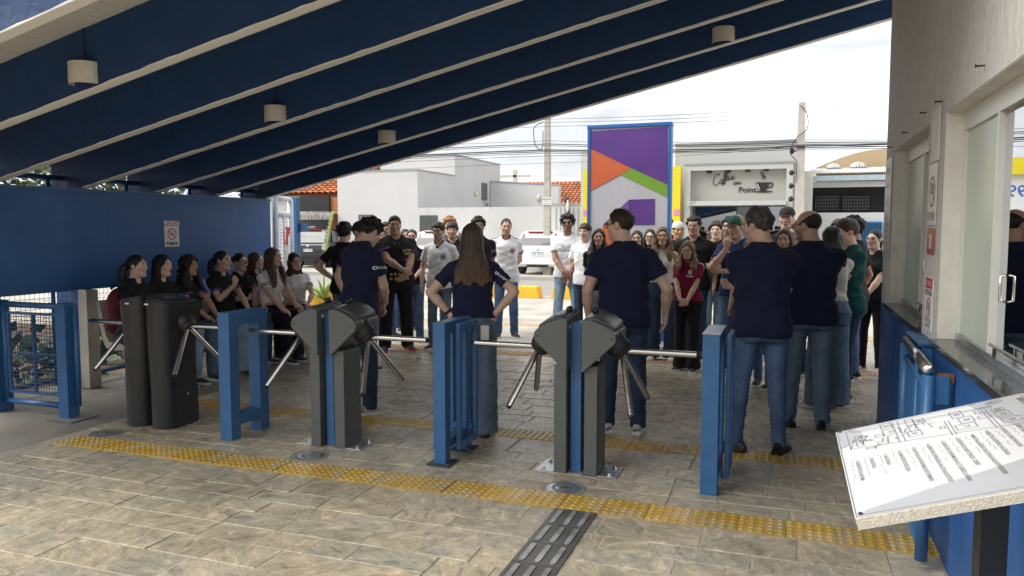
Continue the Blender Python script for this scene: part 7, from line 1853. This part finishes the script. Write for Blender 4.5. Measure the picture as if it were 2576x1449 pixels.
for inf, lb in ((s3, 'black phone in the hands of the curly-haired seated woman'), (s7, 'black phone on the knee of the white-shirted long-haired woman')):
    q = hand_pt(inf, 1, (.03, .03, .02)); ph = MB(); ph.box((0, 0, 0), (.075, .15, .009), rot=Matrix.Rotation(.4, 3, 'Z')); o = ph.build('phone', mat('phone_black', (.015, .015, .017), .2), bevel=.003); o.location = q; tag(o, lb, 'phone')
# backpack of the first woman
r_ = s1['root']; bpk = empty('backpack', (0, 0, 0), label='wine-red backpack on the ponytailed woman nearest the turnstile', cat='backpack'); bpk.location = r_.location; bpk.rotation_euler = r_.rotation_euler
F = Field((-.22, -.42, .48), (.22, .0, 1.08), .012); F.ell((0, -.21, .80), (.15, .10, .21), .03); F.ell((0, -.22, .66), (.15, .10, .13), .06); F.ell((0, -.29, .66), (.11, .06, .11), .02)
V, Q = F.mesh(1); c_ = np.empty((len(V), 3), f32); c_[:] = (.13, .012, .03); link('bag', np_mesh('bag', V, Q, mat('nylon_fabric', (.1, .01, .03), .7, attr=True, var=.15, vscale=20, bump=.3, bscale=40), c_), bpk)
MB().tube([(-.06, -.25, 1.0), (0, -.25, 1.03), (.06, -.25, 1.0)], .012, 6).build('grab_handle', BLACKRUB, bpk, smooth=True)
MB().tube([(-.11, -.31, .62), (-.10, -.34, .74), (0, -.345, .78), (.10, -.34, .74), (.11, -.31, .62)], .005, 5).build('zip', BLACKRUB, bpk, smooth=True)
for sx in (-1, 1):
    pts = []
    for q in ((.09, -.15, .93), (.10, -.10, .99), (.105, -.02, 1.015), (.105, .07, .98), (.105, .125, .90), (.12, .13, .80), (.15, .06, .70), (.15, -.08, .66)): pts.append((sx * q[0] * .95, q[1], q[2]))
    MB().tube(pts, .019, 8).build('shoulder_strap', mat('strap_red', (.14, .015, .035), .8, var=.1), bpk, smooth=True)

# --- left-hand group
a = pp_('man with wavy black hair turned away, hand on hip, elbow out', 866, 558, 9.5, 148, skin='l', hair='curly', hc='k', hv=-.002, arms=('down', 'hip_front'), head=(8, 0, 0), pants=JG, shoes=BSN, **TSH)
pp_('brown-haired man in black shirt behind the man with bowed head', 905, 555, 8.6, 38, skin='l', hair='fringe', hc='b', arms=('down', 'down'), pants=JB, **TSH)
pp_('short-haired man peering over the big man\'s shoulder', 968, 556, 11.3, 30, skin='t', hair='short', hc='k', pants=JB, head=(-5, 5, 0))
b4 = pp_('big man in black shirt and trousers with wrists crossed', 993, 541, 10.1, 12, skin='t', g=1.36, belly=.14, hair='short', hc='k', arms=('clasp_hi', 'clasp_hi'), armfix=((-.06, 0, .03), (-.02, 0, -.03)), pants=JK, fit='baggy', head=(-10, 3, 0), loose=1.03, shoes=((.03, .04, .06), REDPL, 'sneaker'), feet=((.15, .0, 15), (-.15, .0, -12)), hem=.83, res=.0108, **TSH)
stick_text(b4, 'INTER\nCEFI', .040, GOLD, -.12, 1.285, 'front', bold=.0015); stick_text(b4, 'SÃO', .046, MAG, -.12, 1.185, 'front', bold=.0015); stick_text(b4, 'SCN', .04, PRW, b4['arm'][1][0][1] + .02, b4['arm'][1][0][2] - .08, 'left')
strk = MB()
S_ = b4['s']
for sx in (-1, 1): strk.tube([(sx * .055, -.02, 1.50), (sx * .06, .06, 1.46), (sx * .035, .13, 1.40), (0.0, .152, 1.345)], .003, 5)
strk.v = [tuple(Vector(p) * S_) for p in strk.v]; strk.build('necklace', STEEL, b4['root'], smooth=True)
wt = MB(); S0, E0, W0, d0 = b4['arm'][0][:4]; fd = unit(W0 - E0); wt.cyl(Vector(W0 - fd * .03) * S_, Vector(W0 - fd * .005) * S_, .036 * S_, n=16); wt.build('watch', mat('blue_grey_watch', (.25, .33, .38), .4), b4['root'], smooth=True, auto=40)
k_ = MB(); rk = random.Random(2)
for i in range(9): k_.quad(*[(p[0] + (i % 5) * .055, p[1] + (i // 5) * .06, 0) for p in ((0, 0), (.032, .006 * rk.random()), (.03, .03), (.004, .034))])
stick(b4, k_.mesh('print', GOLD), GOLD, .11, .93, 'front')
pp_('woman in red-framed glasses and black shirt beside the big man', 1036, 572, 10.9, -5, sex='f', skin='l', hair='bun', hc='n', specs='red', arms=('clasp_hi', 'clasp_hi'), pants=JB, shoes=PKS, g=1.05, **TSH)
pp_('person mostly hidden between the big man and the woman in red glasses', 1019, 572, 12.0, 10, sex='f', skin='m', hair='long', hc='b', pants=JD)
p6 = pp_('man in glasses and white shirt with navy v-neck', 1105, 557, 10.2, -18, skin='l', hair='fringe', hc='b', specs='dark', shirt=WHT, collar=(.015, .02, .05), vneck=True, pants=JG, beard=.4, arms=('down', 'down'), head=(-8, 2, 0), shoes=BSN, g=.95)
stick(p6, disc_mesh(.034, .024), PRN, -.085, 1.28, 'front', 'emblem'); stick(p6, disc_mesh(.014), PRN, -.085, 1.28, 'front', 'emblem')
pp_('man with a fringe and thin moustache behind the v-neck shirt', 1138, 558, 11.2, -5, skin='m', hair='fringe', hc='k', hv=.006, beard=.4, pants=JB)
pp_('person with ginger curls at the back of the left group', 1131, 546, 12.4, 0, skin='l', hair='afro', hc='o', pants=JD, shirt=(.1, .1, .1))
p9 = pp_('curly-haired man in black shirt behind the long-haired woman', 1203, 545, 10.4, 8, skin='t', hair='curly', hc='k', pants=JB, arms=('down', 'behind'), **TSH)
stick_text(p9, 'SCN', .05, PRW, p9['arm'][1][0][1] + .02, p9['arm'][1][0][2] - .09, 'left')
p10 = pp_('man in white shirt with maroon collar, hands behind his back', 1273, 547, 11.3, 4, skin='m', hair='buzz', hc='k', shirt=WHT, collar=MAR, trim=MAR, stripes=(.13, .01, .08), arms=('behind', 'behind'), pants=JB, shoes=BSN, head=(0, 6, 0), beard=.25, g=.98, hem=.82, res=.0104, feet=((.12, .0, 12), (-.12, .0, -12)))
stick(p10, disc_mesh(.036, .028), PRM, -.085, 1.275, 'front', 'emblem'); stick(p10, disc_mesh(.02, .008), PRM, -.085, 1.275, 'front', 'emblem')

# --- middle group
p11 = pp_('man with curly hair and dark glasses in white printed shirt and pale jeans', 1428, 538, 11.2, -4, skin='d', hair='curly', hc='k', hv=.008, specs='sun', shirt=WHT, pants=JL, arms=('clasp', 'clasp'), beard=.4, shoes=WSN, res=.0104, hem=.86, feet=((.15, 0, 12), (-.15, 0, -12)))
m = MB(); rk = random.Random(4)
for i in range(16): cx_, cz_ = rk.uniform(-.12, .12), rk.uniform(-.02, .05); m.quad((cx_ - .02, cz_ - .012, 0), (cx_ + .02, cz_ - .012, 0), (cx_ + .02, cz_ + .012, 0), (cx_ - .02, cz_ + .012, 0))
BLP = mat('pale_blue_print', (.42, .52, .64), .8, var=.2, vscale=20); stick(p11, m.mesh('print', BLP), BLP, 0, 1.27, 'front')
stick_text(p11, 'California City', .045, BLACKPR, -.01, 1.25, 'front', shear=.4)
pp_('young man with short brown hair behind the printed white shirt', 1474, 560, 10.9, -25, skin='l', hair='fringe', hc='b', shirt=WHT, pants=JD, head=(0, 4, 0), shoes=WSN)
pp_('woman with long dark hair in black shirt and pale jeans', 1506, 570, 9.6, 0, sex='f', skin='m', hair='wavy', hc='b', hL=.42, hfront=True, pants=JL, arms=('behind', 'behind'), shoes=WSN)
pp_('woman mostly hidden behind the man in dark glasses', 1603, 575, 10.0, -5, sex='f', skin='m', hair='long', hc='b', hL=.3, pants=JK)
pp_('woman in glasses with long black hair in black shirt', 1636, 572, 10.3, -5, sex='f', skin='p', hair='long', hc='k', hL=.35, hfront=True, specs='dark', pants=JK)
p16 = pp_('woman with long wavy light brown hair in white sleeveless top', 1668, 567, 9.35, -4, sex='f', skin='m', hair='wavy', hc='g', hL=.42, hs=.125, hfront=True, shirt=(.66, .65, .62), sleeve=0, hem=1.02, pants=JD, fit='flare', arms=('down', 'behind'), shoes=WSN, res=.0102)
pp_('bearded man in wine-red shirt at the back, beside the yellow pillar', 1677, 542, 11.2, 5, skin='m', hair='messy', hc='k', hv=-.006, specs='thin', shirt=(.30, .02, .05), beard=.85, pants=JB)
p18 = pp_('short woman in maroon shirt with hands clasped and black flared jeans', 1733, 598, 8.65, -14, sex='f', skin='m', hair='wavy', hc='g', hL=.3, hs=.11, hfront=True, specs='thin', shirt=MAR, pants=JK, fit='flare', arms=('clasp', 'clasp'), head=(0, 14, 0), hem=.93, shoes=BSN, res=.0098, feet=((.09, .0, 20), (-.10, .05, -8)), g=1.03,
          extra=lambda V, c, paint, q: [paint((np.abs(V[:, 1] - (S[1] + .004)) < .017) & (np.abs(V[:, 0]) > abs(S[0]) - .04) & (V[:, 0] * S[0] > 0) & (V[:, 2] > S[2] - .2), (.62, .6, .6)) for S in [q['arm'][0][0], q['arm'][1][0]]])
stick(p18, disc_mesh(.024, .018), PRW, -.055, 1.315, 'front', 'emblem'); stick(p18, disc_mesh(.010), PRW, -.055, 1.315, 'front', 'emblem'); stick_text(p18, 'idealizar', .026, PRW, -.055, 1.265, 'front', bold=.001)
p19 = pp_('curly-haired man in thin glasses and plain black shirt', 1747, 541, 9.6, -12, skin='m', hair='curly', hc='k', hv=-.008, specs='thin', arms=('down', 'down'), pants=JN, shoes=BRS, head=(0, 4, 0), g=1.05)
pp_('person with white headband behind the black-shirted man in glasses', 1706, 558, 10.7, 15, skin='t', hair='short', hc='k', shirt=BLK, pants=JD, cap=([(.6, .6, .58)], (.6, .6, .58), True, False))
pp_('young man with tousled brown hair in black and yellow shirt', 1803, 556, 10.5, -10, skin='l', hair='messy', hc='b', shirt=BLK, collar=(.6, .55, .02), pants=JG)
pp_('man in black shirt with crossed arms behind the capped man', 1835, 545, 9.5, -14, skin='m', hair='curly', hc='k', hv=-.008, arms=('cross', 'cross'), pants=JL, beard=.3, shoes=BLS)
p23 = pp_('man in tan and green cap and navy lettered shirt, hand on chin', 1857, 541, 8.6, -22, skin='m', hair='buzz', hc='b', shirt=(.025, .045, .13), arms=('chin', 'cross'), pants=JB, cap=([(.42, .32, .20), (.03, .14, .10)], (.13, .045, .025), False, False), head=(-8, 10, 0), res=.010)
stick_text(p23, 'TEXAS', .075, mat('grey_white_print', (.55, .54, .52), .8), -.02, 1.33, 'front', bold=.003, sx=.8)
pp_('girl in glasses and white shirt half hidden by the arms-crossed man', 1893, 585, 7.9, -25, sex='f', skin='m', hair='bun', hc='b', specs='thin', shirt=WHT, pants=JB, fit='slim', shoes=BSN)
pp_('tall man in black cap at the back', 1981, 522, 9.3, -10, skin='l', hair='buzz', hc='k', cap=([(.02, .02, .022)], (.02, .02, .022), False, True), pants=JD)
pp_('girl with straight dark hair between the two staff men', 1975, 570, 7.6, -12, sex='f', skin='m', hair='long', hc='b', hL=.35, hfront=True, pants=JB)
pp_('woman in glasses with light brown hair behind the balding man', 2003, 560, 8.4, -35, sex='f', skin='l', hair='long', hc='n', hL=.35, specs='thin', pants=JD, shirt=(.3, .3, .3))
# --- right-hand group
pp_('woman in cream top and jeans with dark hair, seen from behind', 2094, 562, 6.8, 205, sex='f', skin='l', hair='wavy', hc='k', hL=.26, hs=.11, shirt=(.60, .57, .50), pants=JM, fit='wide', hem=1.03, arms=('cross', 'cross'), shoes=BSN, res=.0098, g=1.02)
p29 = pp_('young man in dark green shirt with swept brown hair', 2138, 547, 7.15, -62, skin='l', hair='fringe', hc='n', hv=.004, shirt=(.012, .075, .075), arms=('cross', 'cross'), pants=JD, head=(0, 6, 0), shoes=BSN, res=.0098, feet=((.1, .0, 5), (-.1, .06, -5)))
pp_('person with curly dark hair and backpack behind the green shirt', 2150, 543, 8.1, -110, skin='t', hair='curly', hc='k', pants=JB, shirt=(.03, .03, .035))
pp_('person barely showing behind the woman in cream top', 2112, 552, 8.9, -20, skin='m', hair='messy', hc='b', pants=JD)
pp_('woman in glasses, black clothes and pink shoes by the gatehouse corner', 2202, 572, 8.5, -28, sex='f', skin='p', hair='pony', hc='k', hL=.3, specs='thin', pants=JK, fit='slim', arms=('clasp', 'clasp'), shoes=PKS, g=1.16, res=.0102)
# small things worn or carried
inf = f2; s_ = inf['s']
S0, E0, W0, d0 = inf['arm'][1][:4]; fd = unit(W0 - E0); o = MB(); o.cyl(Vector(W0 - fd * .035) * s_, Vector(W0 - fd * .012) * s_, .029 * s_, n=16); o.build('watch', BLACKRUB, inf['root'], smooth=True, auto=40)
q = inf['root'].location + Matrix.Rotation(inf['root'].rotation_euler.z, 3, 'Z') @ Vector((.09, -.165, .80))
o = MB(); o.box((0, 0, 0), (.062, .010, .11), rz=inf['root'].rotation_euler.z); o = o.build('phone', WHITEPL, bevel=.004); o.location = q + Vector((0, 0, .03)); tag(o, 'white phone in the back pocket of the long-haired woman', 'phone')
tag(MB().lathe([(0, 0), (.03, .004), (.035, .012), (.02, .018), (0, .02)], n=9).build('litter', mat('green_plastic', (.05, .35, .1), .4)), 'scrap of green plastic lying on the slabs', 'litter').location = at_z(1068, 814, .002) if False else at_z(1053, 902, .003)
